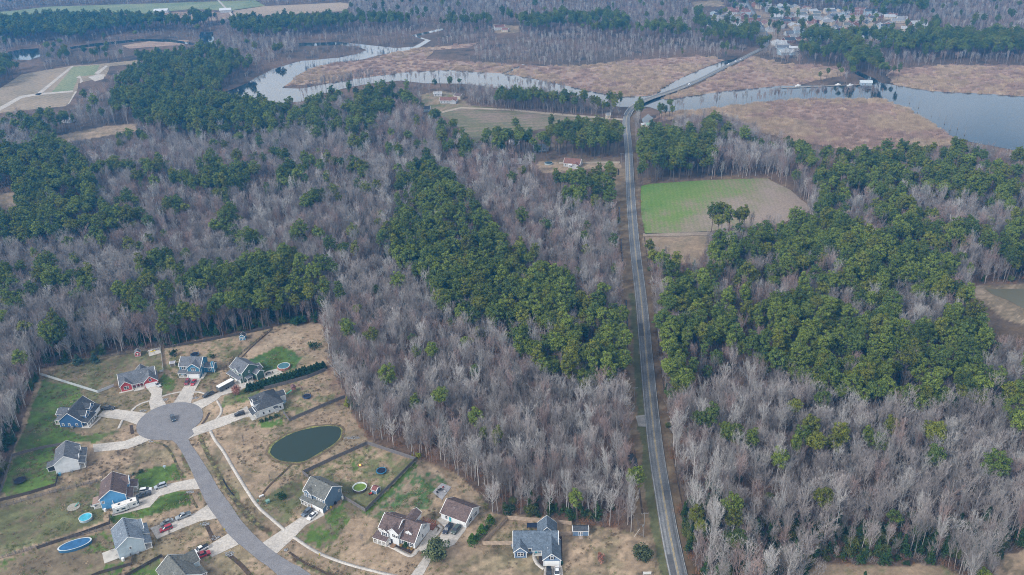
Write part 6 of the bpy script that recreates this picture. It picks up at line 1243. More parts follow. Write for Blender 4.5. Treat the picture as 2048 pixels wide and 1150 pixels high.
def scatter(name, pts, scale, rotz, idx, sources, label, cat, tilt=.05):
    """one object that sets a plant of the given varieties on every point"""
    n = len(pts); me = bpy.data.meshes.new(name); me.vertices.add(n); me.vertices.foreach_set('co', np.asarray(pts, np.float32).ravel())
    for nm, tp_, arr in (('size', 'FLOAT', scale), ('variety', 'INT', idx)):
        a = me.attributes.new(nm, tp_, 'POINT'); a.data.foreach_set('value', np.asarray(arr, np.float32 if tp_ == 'FLOAT' else np.int32))
    a = me.attributes.new('turn', 'FLOAT_VECTOR', 'POINT'); tv = np.stack([rng.normal(size=n)*tilt, rng.normal(size=n)*tilt, rotz], 1).astype(np.float32); a.data.foreach_set('vector', tv.ravel())
    o = link(name, me); c = bpy.data.collections.new(name+'_varieties')
    for s_ in sources: c.objects.link(s_)
    ng = bpy.data.node_groups.new(name, 'GeometryNodeTree'); ng.interface.new_socket('Geometry', in_out='INPUT', socket_type='NodeSocketGeometry'); ng.interface.new_socket('Geometry', in_out='OUTPUT', socket_type='NodeSocketGeometry')
    gi = ng.nodes.new('NodeGroupInput'); go = ng.nodes.new('NodeGroupOutput'); ip = ng.nodes.new('GeometryNodeInstanceOnPoints'); ci = ng.nodes.new('GeometryNodeCollectionInfo')
    ci.inputs['Collection'].default_value = c; ci.inputs['Separate Children'].default_value = True; ci.inputs['Reset Children'].default_value = True
    def at_(nm, dt): q_ = ng.nodes.new('GeometryNodeInputNamedAttribute'); q_.data_type = dt; q_.inputs['Name'].default_value = nm; return q_.outputs['Attribute']
    L = ng.links.new; m2p = ng.nodes.new('GeometryNodeMeshToPoints'); L(gi.outputs[0], m2p.inputs[0]); L(m2p.outputs[0], ip.inputs['Points']); L(ci.outputs[0], ip.inputs['Instance']); ip.inputs['Pick Instance'].default_value = True
    L(at_('variety', 'INT'), ip.inputs['Instance Index']); L(at_('turn', 'FLOAT_VECTOR'), ip.inputs['Rotation']); L(at_('size', 'FLOAT'), ip.inputs['Scale']); L(ip.outputs[0], go.inputs[0])
    md = o.modifiers.new('scatter', 'NODES'); md.node_group = ng
    return tag(o, label, cat, kind='stuff')

# where what grows (outlines of crowns in the photo, with the share of pines)
PINES = [
 (.30, [(0, 520), (200, 500), (420, 480), (640, 460), (700, 540), (640, 640), (400, 690), (200, 700), (0, 740)]),
 (.40, [(60, 590), (250, 560), (420, 540), (560, 500), (640, 500), (640, 610), (420, 650), (300, 600), (200, 650), (80, 640)]),
 (.65, [(625, 462), (700, 490), (705, 560), (640, 560)]),
 (.16, [(180, 330), (640, 300), (740, 340), (600, 420), (300, 520), (160, 520)]),
 (.88, [(0, 290), (130, 275), (190, 340), (190, 440), (120, 470), (0, 480)]),
 (.85, [(-200, 270), (0, 290), (0, 480), (-200, 500)]),
 (.80, [(340, 105), (430, 90), (520, 125), (505, 185), (560, 205), (560, 262), (430, 262), (300, 244), (220, 215), (232, 150)]),
 (.45, [(560, 180), (760, 175), (820, 190), (700, 260), (560, 260)]),
 (.82, [(795, 345), (850, 322), (900, 345), (945, 395), (1000, 465), (1020, 500), (1080, 520), (1150, 570), (1200, 610), (1150, 640), (1040, 640), (960, 620), (870, 600), (850, 560), (790, 515), (758, 480), (785, 430), (795, 380)]),
 (.62, [(870, 600), (1200, 600), (1250, 650), (1255, 745), (1180, 760), (1110, 745), (1020, 690), (930, 655)]),
 (.85, [(1110, 650), (1180, 640), (1250, 660), (1256, 742), (1180, 762), (1105, 742)]),
 (.90, [(962, 255), (1100, 240), (1240, 240), (1242, 312), (1110, 318), (970, 292)]),
 (.92, [(1105, 345), (1245, 335), (1246, 402), (1130, 405)]),
 (.60, [(990, 175), (1180, 172), (1238, 215), (1000, 215)]), (.6, [(870, 250), (905, 250), (950, 290), (930, 310), (880, 290)]),
 (.97, [(1278, 272), (1345, 272), (1418, 286), (1422, 352), (1282, 345)]),
 (.5, [(1560, 255), (1700, 290), (1900, 280), (2048, 285), (2250, 290), (2250, 430), (2048, 430), (1990, 400), (1850, 380), (1700, 380), (1600, 330)]),
 (.72, [(1600, 300), (1700, 300), (1760, 400), (1840, 460), (1700, 470), (1640, 400)]),
 (.45, [(1620, 300), (1760, 370), (1900, 440), (2250, 430), (2250, 570), (2048, 565), (1900, 540), (1780, 480), (1650, 425)]),
 (.55, [(1270, 215), (1310, 215), (1320, 260), (1275, 260)]), (.5, [(1400, 232), (1500, 225), (1560, 260), (1480, 280), (1400, 262)]),
 (.64, [(1330, 540), (1292, 530), (1300, 480), (1350, 478), (1395, 500), (1400, 470), (1440, 455), (1530, 432), (1600, 440), (1640, 415), (1720, 470), (1800, 480), (1900, 560), (1960, 600), (1965, 660), (2048, 690), (2250, 700), (2250, 750), (1900, 745), (1750, 735), (1560, 740), (1480, 720), (1420, 765), (1325, 785), (1312, 700), (1330, 600)]),
 (.30, [(1560, 735), (2250, 735), (2250, 800), (1800, 800), (1650, 775)]),
 (.92, [(1250, 62), (1290, 46), (1370, 45), (1378, 95), (1255, 95)]), (.75, [(1380, 30), (1530, 60), (1525, 105), (1410, 95)]), (.85, [(1580, 76), (1700, 70), (1770, 112), (1640, 130)]), (.97, [(1750, 92), (1860, 62), (2250, 62), (2250, 92), (1900, 95)]),
 (.6, [(1690, 100), (1740, 110), (1800, 155), (1780, 165), (1700, 140)]), (.35, [(1390, -30), (1850, -30), (1860, 60), (1390, 60)]), (.45, [(1395, 40), (1880, 30), (1880, 85), (1500, 85)]),
 (.97, [(-200, 30), (300, 26), (400, 45), (330, 60), (150, 66), (-200, 66)]), (.97, [(460, 38), (560, 30), (820, 30), (820, 42), (680, 52), (460, 55)]), (.92, [(378, 24), (430, 24), (435, 55), (392, 62)]),
 (.85, [(-200, 120), (0, 115), (110, 122), (95, 140), (0, 168), (-200, 190)]), (.35, [(120, 95), (330, 100), (330, 118), (160, 128), (100, 118)]), (.75, [(545, 88), (612, 92), (605, 112), (550, 108)]), (.80, [(850, 36), (1150, 25), (1150, 42), (940, 52)]), (.45, [(1000, 25), (1260, 25), (1260, 60), (1080, 62)]),
 (.3, [(0, 235), (160, 215), (300, 240), (290, 275), (0, 275)]), (.25, [(680, 180), (880, 200), (870, 310), (700, 300)]),
]
CLEAR = [HOOD, F1, F1B, F2, FARM, F5, LF, CLR, CLR2, TF, TF2, RP, BR, BR2, YN, CLN, CL3, M1, M2, M3, M4, M5, RIV, W4, W5, W6, W7]
def grid_pts(y0, y1, sp):
    o = []
    for y in np.arange(y0, y1, sp):
        hw0 = -.76*y-35; hw1 = .73*y+40; xs_ = np.arange(hw0, hw1, sp)+(sp/2 if int(y/sp) % 2 else 0); o.append(np.stack([xs_, np.full(len(xs_), y)], 1))
    p = np.concatenate(o); p += rng.uniform(-.45, .45, p.shape)*sp; return p
pts = np.concatenate([grid_pts(195, 480, 4.3), grid_pts(480, 850, 5.3), grid_pts(850, 1850, 7.3)])
x, y = pts[:, 0], pts[:, 1]; n = len(pts)
bx_, by_ = P(x, y, 0); cx_, cy2 = P(x, y, 15.0); tx_, ty_ = P(x, y, 19.5); mx_, my_ = P(x, y, 9.0)
bad = np.zeros(n, bool)
for pl in CLEAR: 
    for hh_ in (0, 3.5, 7, 10.5, 13.5, 16.5): bad |= inpoly(pl, *P(x, y, hh_))
d = road_side(x, y); bad |= ((d < 11.5) & (d > -6.2))
town = inpoly(TOWN, bx_, by_); bad |= town & (rng.random(n) < .34)
if tp:
    T_ = np.array(tp)
    for q_ in T_: bad |= (np.abs(x-q_[0]-5) < 11) & (np.abs(y-q_[1]-3) < 10)
for q_ in ((1127, 333), (880, 207), (868, 193), (908, 197), (838, 224), (1068, 304), (1020, 290), (948, 303), (1213, 238), (1024, 329), (1292, 257), (990, 61), (1721, 171), (1552, 92), (1572, 102), (42, 246), (120, 245)):
    w_ = g(q_); bad |= (np.abs(x-w_[0]-6) < 11) & (y-w_[1] < 12) & (y-w_[1] > -16)
# town road and its open ground, thinner canopy over the park-like pines and the swamp pools
park = inpoly([(1085, 290), (1245, 280), (1245, 325), (1085, 325)], bx_, by_); bad |= park & (rng.random(n) < .55)
gap = (fnoise(x, y, 26, 33, 3) < .37) & (y < 900); bad |= gap & (rng.random(n) < .6)
prob = np.full(n, .035)
for pr, pl in PINES: prob = np.where(inpoly(pl, cx_, cy2), pr, prob)
# pines clump: the share follows a noise where the wood is mixed
cl = fnoise(x, y, 22, 44, 3); mix = (prob > .1) & (prob < .85); prob = np.where(mix, np.clip((cl-(1-prob)*.55-.15)*8+.5, .02, .98), prob)
isp = rng.random(n) < prob
scrub = inpoly(SCRUB, bx_, by_)
isp &= ~scrub | (rng.random(n) < .04)
thin = isp & (y < 850) & (rng.random(n) < .12); bad |= thin
edge = inpoly([(1395, 1098), (1500, 1078), (1700, 1080), (1960, 1078), (2060, 1080), (2060, 1130), (1640, 1122), (1590, 1170), (1380, 1170)], bx_, by_); bad |= edge & (rng.random(n) < .5)
# low scrub, not tall timber, lines the far banks of the creeks
shore = np.zeros(n, bool)
for pl in (W4, W5, W6, RIV):
    for k_ in (12, 26, 42, 58): shore |= inpoly(pl, *P(x, y-k_, 0))
shore &= (bx_ < 900) | (pl is None); bad |= shore & (rng.random(n) < .5)
keep = ~bad; shore = shore[keep]; x, y, isp, scrub, bx_, by_, cx_, cy2 = (a[keep] for a in (x, y, isp, scrub, bx_, by_, cx_, cy2)); n = len(x)
big = 1-np.where(isp & (y > 850), .22, 0)
sc = np.where(isp, rng.uniform(.72, 1.22, n), rng.uniform(.66, 1.04, n)*np.where(y > 800, .66, 1))
sc = np.where(scrub, rng.uniform(.35, .60, n), sc); isp &= ~shore; sc = np.where(shore, rng.uniform(.22, .42, n), sc)
tone_n = fnoise(x, y, 70, 51, 3); tone_r = rng.random(n)
var = np.zeros(n, int)
sp_i = rng.integers(0, 5, n); bk_i = np.where(cx_ < 1000, rng.choice(6, n, p=[.34, .06, .30, .20, .05, .05]), rng.choice(6, n, p=[.28, .24, .13, .12, .18, .05]))
pt_i = np.where(tone_r < .50, 0, np.where(tone_r < .82, 1, 2))
bt_i = np.where(tone_r+(tone_n-.5)*1.4 < .38, 0, np.where(tone_r+(tone_n-.5)*1.4 < .60, 1, np.where(tone_r < .84, 2, 3)))
bt_i = np.where((y < 330) & (rng.random(n) < .55), rng.integers(0, 2, n), bt_i)
var = np.where(isp, sp_i*3+pt_i, bk_i*4+bt_i)
rot = rng.uniform(0, 6.28, n)
# lone pines that the photo shows standing among bare trees: (crown centre px, size)
lone = [((862, 700), .95), ((1045, 342), .95), ((786, 190), .8), ((1398, 838), .95), ((1425, 835), 1.1), ((1450, 856), .95), ((1588, 812), .95), ((1640, 800), 1.05), ((1605, 872), 1.05), ((1630, 882), 1.1), ((1592, 893), .9), ((1682, 868), 1.1), ((1668, 890), 1.0), ((1735, 875), .9), ((1785, 845), .95), ((1872, 865), 1.15), ((1860, 862), 1.0), ((2035, 850), 1.1), ((1464, 1012), 1.05), ((1470, 1038), .9), ((1393, 1030), .7), ((1400, 1052), .65), ((1425, 425), 1.2), ((1447, 418), 1.25), ((1462, 428), 1.2), ((1437, 440), 1.1), ((1480, 428), 1.1), ((1492, 432), 1.15), ((1240, 195), 1.0), ((1030, 40+205), .9), ((1300, 490), .9), ((150, 590), 1), ((355, 400), 1.0), ((270, 350), 1.1), ((585, 360), 1.0), ((640, 330), 1.1), ((700, 320), 1.0), ((535, 380), .9), ((560, 350), .8), ((120, 650), 1.1), ((105, 640), 1.0), ((345, 735-110), .9), ((50, 655), 1.0), ((680, 395), .9), ((725, 335), 1.0), ((790, 455), .9)]
lp = []
for (p, s_) in lone: w_ = g(p, 15*s_); lp.append((w_[0], w_[1], s_))
lp = np.array(lp)
# pine groves whose crowns the photo shows in front of fields and river
ex = []
for pl, sp_, s0, s1 in (([(972, 298), (1062, 298), (1062, 313), (980, 314)], 7.5, .95, 1.2), ([(1092, 284), (1240, 282), (1240, 316), (1092, 318)], 6.6, .9, 1.2), ([(1281, 296), (1345, 296), (1422, 306), (1424, 351), (1283, 352)], 6.0, .95, 1.2), ([(1000, 205), (1120, 216), (1235, 230), (1235, 240), (1110, 229), (1000, 218)], 8, .8, 1.1), ([(1698, 118), (1740, 135), (1805, 166), (1770, 162), (1735, 158), (1700, 148)], 10, .7, 1.0), ([(1314, 230), (1348, 232), (1345, 250), (1314, 252)], 11, .7, 1.0), ([(1440, 168), (1450, 168), (1450, 172), (1440, 172)], 9, .5, .7), ([(1640, 155), (1690, 150), (1690, 168), (1640, 170)], 14, .6, .8), ([(860, 180), (930, 176), (930, 184), (860, 188)], 13, .6, .9)):
    q_ = grid_pts(380, 1500, sp_); a_, b2 = P(q_[:, 0], q_[:, 1], 0); m_ = inpoly(pl, a_, b2) & (np.abs(road_side(q_[:, 0], q_[:, 1])) > 6.5); q_ = q_[m_]; ex.append(np.column_stack([q_, rng.uniform(s0, s1, len(q_))]))
n_lone = len(lp); lp = np.concatenate([lp]+ex); nl_ = len(lp)
# bare trees too close to a lone pine make room
for q_ in lp: k = (np.hypot(x-q_[0], y-q_[1]) < 3.4*q_[2]); sc = np.where(k, 0, sc)
k = sc > 0; x, y, isp, scrub, sc, var, rot, cx_, cy2 = (a[k] for a in (x, y, isp, scrub, sc, var, rot, cx_, cy2))
def _lonevar(i): return int(rng.integers(0, 5))*3+int(rng.choice([0, 1, 2]))
x = np.concatenate([x, lp[:, 0]]); y = np.concatenate([y, lp[:, 1]]); isp = np.concatenate([isp, np.ones(nl_, bool)]); sc = np.concatenate([sc, lp[:, 2]]); var = np.concatenate([var, [_lonevar(i) for i in range(nl_)]]); rot = np.concatenate([rot, rng.uniform(0, 6.28, nl_)]); is_lone = np.concatenate([np.zeros(len(x)-nl_, bool), np.arange(nl_) < n_lone]); scrub = np.concatenate([scrub, np.zeros(nl_, bool)])
cx_, cy2 = P(x, y, 15)
def region(px, py):
    if px > 1290:
        b_ = 'near the road' if px < 1450 else ('mid-wood' if px < 1640 else ('farther right' if px < 1850 else 'right edge'))
        a_ = 'lowest wood right of road' if py > 1000 else ('bare swamp right of road' if py > 860 else ('below right-hand dense pines' if py > 740 else ('dense pines right of road' if py > 600 else ('woods below the wheat field' if py > 470 else 'woods beyond the wheat field'))))
        b_ += ', nearer' if (py > 930 or 800 < py <= 860 or 670 < py <= 740 or 535 < py <= 600) else ', deeper'
    elif px > 1010:
        b_ = 'near the road' if px > 1170 else 'deeper in'
        a_ = 'behind the steel blue bungalow' if py > 900 else ('left of the gravel pad' if py > 780 else ('near tip of pine wedge' if py > 640 else 'far part of pine wedge'))
    elif px > 620:
        b_ = 'left part' if px < 760 else ('central part' if px < 890 else 'right part')
        a_ = 'wood behind green-pool yard' if py > 860 else ('wood right of play yard' if py > 740 else ('wood right of evergreen hedge' if py > 600 else 'middle of the left wood'))
    else:
        b_ = 'far left' if px < 150 else ('left part' if px < 320 else ('central part' if px < 470 else 'right part'))
        a_ = 'dark wood edge by lawns' if py > 700 else ('wood behind red and teal houses' if py > 600 else 'mixed wood beyond red house')
    return b_, a_
def plant(kind_, i, par):
    if kind_ == 'pine': shn = SHAPES[var[i]//3]; tn = list(PT)[var[i] % 3]; tm, cm, _ = PINE[(shn, tn)]; nm = 'pine_tree'
    else: shn = KINDS[var[i]//4]; tn = list(BT)[var[i] % 4]; tm, cm, _ = BARE[(shn, tn)]; nm = 'bare_tree'
    px, py = P(x[i], y[i], 15); px = float(px); py = float(py); rg = region(px, py)
    sz = 'tall' if sc[i] > 1.0 else ('medium' if sc[i] > .86 else 'short')
    if kind_ == 'pine': lab = ('lone ' if is_lone[i] else '')+f'{sz} {tn} {shn} pine, {rg[0]}, {rg[1]}'; grp = 'pines of the '+rg[1]
    else:
        w_ = {'vase': 'vase-shaped', 'narrow': 'narrow', 'wide': 'wide-spreading', 'forked': 'fork-trunked', 'tall': 'high-crowned', 'small': 'low'}[shn]; lab = f'{sz} {w_} {tn} leafless tree, {rg[0]}, {rg[1]}'; grp = 'bare trees of the '+rg[1]
    e = empty(nm, (x[i], y[i], -.05), rot[i], lab, 'tree', grp); e.scale = (sc[i],)*3
    link('trunk', tm, e); link('crown', cm, e)
vis = (cx_ > -10) & (cx_ < 2058) & (cy2 > 0) & (cy2 < 1165)
size = sc/np.hypot(y*_c, CAM_H)*np.where(vis, 1, 0)
used = np.zeros(len(x), bool)
for kd, sel in (('pine', isp), ('bare', ~isp)):
    cand = np.where(sel)[0]; zc = size[cand]/(y[cand]*_c+(CAM_H-15)*_s)*1000; cand = cand[np.argsort(-zc)][:300]
    for i in cand: plant(kd, i, None)
    used[cand] = True
r_ = ~used
k = r_ & isp; scatter('pine_forest', np.stack([x[k], y[k], np.full(k.sum(), -.05)], 1), sc[k], rot[k], var[k], psrc, 'dark green pine woods filling the middle and far distance', 'pine forest', .02)
k = r_ & ~isp
# bald cypresses standing along and in the river
cyp = []
for (line, cnt) in (([(600, 200), (640, 186), (700, 170), (750, 163), (850, 167), (950, 168), (1050, 178), (1130, 192)], 130), ([(1330, 228), (1434, 214), (1527, 205), (1580, 199)], 45), ([(1600, 200), (1667, 198), (1763, 198)], 45), ([(640, 176), (700, 170), (740, 162)], 40), ([(603, 122), (680, 115), (720, 108)], 60), ([(760, 195), (900, 190), (1000, 195), (1100, 200)], 90), ([(640, 84), (760, 92), (800, 100)], 40)):
    L_ = [np.array(p, float) for p in line]
    for i in range(cnt):
        j = rng.integers(0, len(L_)-1); t_ = rng.random(); p = L_[j]*(1-t_)+L_[j+1]*t_+np.array([rng.normal()*3, rng.normal()*2.2]); w_ = g(p); cyp.append((w_[0], w_[1], rng.uniform(.42, .68), int(rng.choice([1, 4]))*4+int(rng.choice([0, 2, 3]))))
for pl, cnt in (([(930, 192), (1090, 208), (1240, 232), (1235, 236), (1100, 224), (945, 209)], 260), ([(1345, 262), (1420, 250), (1520, 282), (1500, 300), (1350, 288)], 330), ([(1425, 312), (1560, 318), (1600, 345), (1540, 350), (1426, 352)], 130)):
    a_ = rng.uniform(min(p[0] for p in pl), max(p[0] for p in pl), cnt*3); b2 = rng.uniform(min(p[1] for p in pl), max(p[1] for p in pl), cnt*3); m_ = inpoly(pl, a_, b2); wx, wy = G(a_[m_][:cnt], b2[m_][:cnt])
    for q0, q1 in zip(wx, wy): cyp.append((q0, q1, rng.uniform(.55, .85), int(rng.integers(0, 6))*4+int(rng.choice([0, 0, 1, 2]))))
# saplings filling the bare woods beneath the tall trees
sq = grid_pts(198, 560, 4.4); sbx, sby = P(sq[:, 0], sq[:, 1], 0); sb_ = np.zeros(len(sq), bool)
for pl in CLEAR: sb_ |= inpoly(pl, sbx, sby) | inpoly(pl, *P(sq[:, 0], sq[:, 1], 7))
sd = road_side(sq[:, 0], sq[:, 1]); sb_ |= (sd < 11) & (sd > -6.5); sb_ |= rng.random(len(sq)) < .12
for q_ in sq[~sb_]: cyp.append((q_[0], q_[1], rng.uniform(.42, .88), int(rng.choice([5, 5, 1]))*4+int(rng.choice([0, 0, 2, 3]))))
cyp = np.array(cyp)
xb = np.concatenate([x[k], cyp[:, 0]]); yb = np.concatenate([y[k], cyp[:, 1]]); sb = np.concatenate([sc[k], cyp[:, 2]]); vb = np.concatenate([var[k], cyp[:, 3].astype(int)])
scatter('bare_forest', np.stack([xb, yb, np.full(len(xb), -.05)], 1), sb, rng.uniform(0, 6.28, len(xb)), vb, bsrc, 'leafless lavender-grey hardwood forest filling the middle and far distance', 'bare forest', .045)
print('trees', len(x), 'pine', int(isp.sum()), 'bare', int((~isp).sum()))
# undergrowth
BR_ = foliage_mat('brush_brown', (0.12, 0.075, 0.050), (0.22, 0.14, 0.10)); BG = foliage_mat('brush_grey', (0.16, 0.14, 0.135), (0.26, 0.23, 0.22)); EV = foliage_mat('shrub_green', (0.020, 0.050, 0.014), (0.055, 0.095, 0.025)); EV2 = foliage_mat('shrub_olive', (0.06, 0.075, 0.02), (0.11, 0.125, 0.035)); RB = foliage_mat('brush_rust', (0.20, 0.09, 0.045), (0.30, 0.15, 0.08))
usrc = []
for i, m_ in enumerate((BR_, BG, RB)): V, F_ = brush_geo(2.4); usrc.append(src('undergrowth_variety_%02d' % i, np_mesh('brush', V, [F_], [m_])))
for i, (kd, m_) in enumerate((('round', EV), ('bigbush', EV2), ('cedar', EV))): V, F_ = blob_geo(kd); usrc.append(src('undergrowth_variety_%02d' % (3+i), np_mesh('shrub', V, [F_], [m_])))
up_ = []; cand = grid_pts(195, 560, 3.6); c2_ = grid_pts(195, 300, 2.2); qx_, qy_ = P(c2_[:, 0], c2_[:, 1], 0); cand = np.concatenate([cand, c2_[(qx_ > 1345) & (qy_ > 1010) | (qx_ > 1000) & (qx_ < 1250) & (qy_ > 985)]]); ux, uy = cand[:, 0], cand[:, 1]; ubx, uby = P(ux, uy, 0); utx, uty = P(ux, uy, 2.5)
ubad = np.zeros(len(ux), bool)
for pl in CLEAR: ubad |= inpoly(pl, ubx, uby) | inpoly(pl, utx, uty)
ud = road_side(ux, uy); ubad |= ((ud < 7.5) & (ud > -5.0))
green = [(.75, [(330, 650), (560, 630), (640, 625), (640, 655), (545, 660), (330, 698)]), (.4, [(0, 700), (90, 740), (330, 690), (330, 660), (0, 660)]), (.30, [(985, 1000), (1060, 1010), (1190, 1020), (1190, 1056), (1000, 1040)]), (.45, [(1400, 1085), (1500, 1045), (1700, 1048), (1960, 1050), (2060, 1060), (2060, 1130), (1960, 1130), (1400, 1160)]), (.4, [(1350, 1000), (1420, 1000), (1500, 1080), (1400, 1150), (1360, 1100)]), (.55, [(0, 740), (85, 760), (30, 900), (0, 990), (-100, 1000), (-100, 740)]), (.5, [(1960, 1040), (2100, 1040), (2100, 1090), (1980, 1110)]), (.30, [(640, 700), (760, 640), (780, 700), (700, 760)])]
gp = np.full(len(ux), .05)
for pr, pl in green: gp = np.where(inpoly(pl, ubx, uby), pr, gp)
rv = rng.random(len(ux)); road_strip = (ud > 0) & (ud < 13.5)
den = np.where(gp > .1, .97, np.where(road_strip, .75, .68)); ok = (~ubad) & (rng.random(len(ux)) < den)
uv = np.where(rv < gp, rng.choice([3, 4, 5], len(ux), p=[.45, .25, .3]), np.where(rng.random(len(ux)) < .25, 2, rng.integers(0, 2, len(ux))))
us_ = np.where(uv == 5, rng.uniform(.55, 1.15, len(ux)), rng.uniform(.6, 1.35, len(ux)))*np.where(road_strip & (ud < 10), .45, 1)
scatter('undergrowth', np.stack([ux[ok], uy[ok], np.full(ok.sum(), -.05)], 1), us_[ok], rng.uniform(0, 6.28, ok.sum()), uv[ok], usrc, 'brown and green brush and saplings under the trees and on the verge', 'undergrowth', .1)
# weeds and tussocks that roughen the lawns
TS = foliage_mat('tussock_straw', (0.30, 0.225, 0.15), (0.42, 0.32, 0.22), .95); TG = foliage_mat('tussock_green', (0.11, 0.13, 0.045), (0.18, 0.20, 0.07), .95); TD = foliage_mat('tussock_brown', (0.15, 0.12, 0.085), (0.22, 0.17, 0.12), .95); tsrc = []
for i, m_ in enumerate((TS, TG, TD)):
    T0 = np.concatenate([rng.normal(size=(40, 2))*.42, np.zeros((40, 1))], 1); T1 = T0+np.stack([rng.normal(size=40)*.16, rng.normal(size=40)*.16, rng.uniform(.12, .34, 40)], 1); V, F_ = twigs(T0, T1, np.full(40, .12)); tsrc.append(src('tussock_variety_%02d' % i, np_mesh('tussock', V, [F_], [m_])))
tq = np.stack([rng.uniform(-260, 60, 90000), rng.uniform(200, 400, 90000)], 1); ta, tb_ = P(tq[:, 0], tq[:, 1], 0); tk = inpoly(HOOD, ta, tb_) & (ta > -60) & (ta < 1400)
for pl in DRV+[POND, [(165, 1028), (180, 1028), (180, 1046), (165, 1046)]]: tk &= ~inpoly(pl, ta, tb_)
tk &= ~inpoly(street, tq[:, 0], tq[:, 1]); tk &= rng.random(len(tq)) < np.clip((fnoise(tq[:, 0], tq[:, 1], 9, 91, 3)-.42)*1.6, .03, .34)
for (wx, wy) in WALKS: tk &= (np.abs(tq[:, 0]-wx) > 1.3) | (np.abs(tq[:, 1]-wy) > 1.3)
tk &= np.abs(road_side(tq[:, 0], tq[:, 1])) > 4; tq = tq[tk]; tn_ = fnoise(tq[:, 0], tq[:, 1], 12, 92, 3)+rng.normal(size=len(tq))*.09
scatter('lawn_tussocks', np.stack([tq[:, 0], tq[:, 1], np.full(len(tq), -.03)], 1), rng.uniform(.5, 1.3, len(tq)), rng.uniform(0, 6.28, len(tq)), np.where(tn_ > .54, 1, np.where(tn_ < .42, 2, 0)), tsrc, 'straw and green tussocks and weeds scattered over the lawns', 'lawn weeds', .05)
# reeds on the marsh
REED = foliage_mat('reed_straw', (0.36, 0.27, 0.20), (0.48, 0.375, 0.27)); REED2 = foliage_mat('reed_rust', (0.31, 0.215, 0.18), (0.40, 0.29, 0.24)); rsrc = []
for i, m_ in enumerate((REED, REED2)):
    T0 = np.concatenate([rng.uniform(-2.2, 2.2, (150, 2)), np.zeros((150, 1))], 1); T1 = T0+np.stack([rng.normal(size=150)*.35, rng.normal(size=150)*.35, rng.uniform(1.3, 2.4, 150)], 1); V, F_ = twigs(T0, T1, np.full(150, .16)); rsrc.append(src('reeds_variety_%02d' % i, np_mesh('reeds', V, [F_], [m_])))
rp_ = []
for pl, cnt in ((M4, 3200), (M1, 2200), (M2, 900), (M3, 1000)):
    xs_ = rng.uniform(min(p[0] for p in pl), min(2060, max(p[0] for p in pl)), cnt*4); ys_ = rng.uniform(min(p[1] for p in pl), max(p[1] for p in pl), cnt*4); m_ = inpoly(pl, xs_, ys_) & ~inpoly(RIV, xs_, ys_); wx, wy = G(xs_[m_], ys_[m_]); dk = np.abs(road_side(wx, wy)) > 7; rp_.append(np.stack([wx[dk], wy[dk]], 1)[:cnt])
rp_ = np.concatenate(rp_); rn = fnoise(rp_[:, 0], rp_[:, 1], 45, 61, 3); kk = rng.random(len(rp_)) < np.clip((rn-.25)*3, .5, 1); rp_ = rp_[kk]; rn = rn[kk]
scatter('reeds', np.stack([rp_[:, 0], rp_[:, 1], np.full(len(rp_), 0.)], 1), rng.uniform(.7, 1.3, len(rp_)), rng.uniform(0, 6.28, len(rp_)), np.where(rn+rng.normal(size=len(rp_))*.05 > .52, 0, 1), rsrc, 'straw and rust coloured reeds covering the river marshes', 'reeds', .03)
# garden trees and shrubs, each its own
def shrub(name, px, kind_, m_, s_, label, cat='shrub', group=None, h=0):
    key = ('g', kind_, m_.name)
    if key not in PINE: V, F_ = blob_geo(kind_); PINE[key] = np_mesh('foliage', V, [F_], [m_]); tv, tf = tubes([((0, 0, 0), (0, 0, 1.6), .1, .06)], 5); PINE['stem'] = np_mesh('stem', tv, [tf], [PB])
    e = empty(name, (*g(px), 0), rng.uniform(0, 6.28), label, cat, group); sx_ = s_ if isinstance(s_, tuple) else (s_, s_, s_); e.scale = sx_; link('foliage', PINE[key], e); link('stem', PINE['stem'], e); return e
DKG = foliage_mat('arborvitae', (0.016, 0.045, 0.016), (0.035, 0.075, 0.022)); BRG = foliage_mat('boxwood', (0.035, 0.075, 0.010), (0.075, 0.13, 0.018)); BLG = foliage_mat('blue_spruce', (0.030, 0.060, 0.045), (0.055, 0.095, 0.065)); YG = foliage_mat('yellow_shrub', (0.12, 0.14, 0.015), (0.22, 0.23, 0.03)); RDL = foliage_mat('red_leaf', (0.24, 0.10, 0.08), (0.42, 0.22, 0.17)); OLV = foliage_mat('olive_leaf', (0.055, 0.075, 0.035), (0.11, 0.13, 0.06))
ORD = 'first second third fourth fifth sixth seventh eighth ninth tenth eleventh twelfth thirteenth fourteenth fifteenth sixteenth seventeenth eighteenth nineteenth twentieth twenty-first twenty-second twenty-third twenty-fourth twenty-fifth last'.split()
a, b_ = np.array(g((497, 783))), np.array(g((647, 737)))
for i in range(26):
    w_ = a+(b_-a)*i/25; px, py = P(w_[0], w_[1]); shrub('hedge_conifer', (float(px)+rng.normal()*.3, float(py)+rng.normal()*.3), 'cone', DKG, (2.0, 2.0, rng.uniform(1.15, 1.45)), ORD[i]+' conifer from the left end of the long evergreen hedge', 'conifer', 'conifers of the long hedge')
for px, s_, l in [((981, 1047), 1.35, 'uppermost rounded conifer beside the diagonal tan fence'), ((974, 1058), .7, 'small rounded shrub just below the uppermost conifer by the tan fence'), ((964, 1067), 1.45, 'middle large rounded conifer left of the diagonal tan fence'), ((955, 1078), .95, 'small rounded shrub between the two lower conifers by the tan fence'), ((945, 1087), 1.5, 'lowest rounded conifer at the near end of the tan fence')]: shrub('rounded_conifer', px, 'cone', BRG, (s_*1.55, s_*1.55, s_*.95), l)
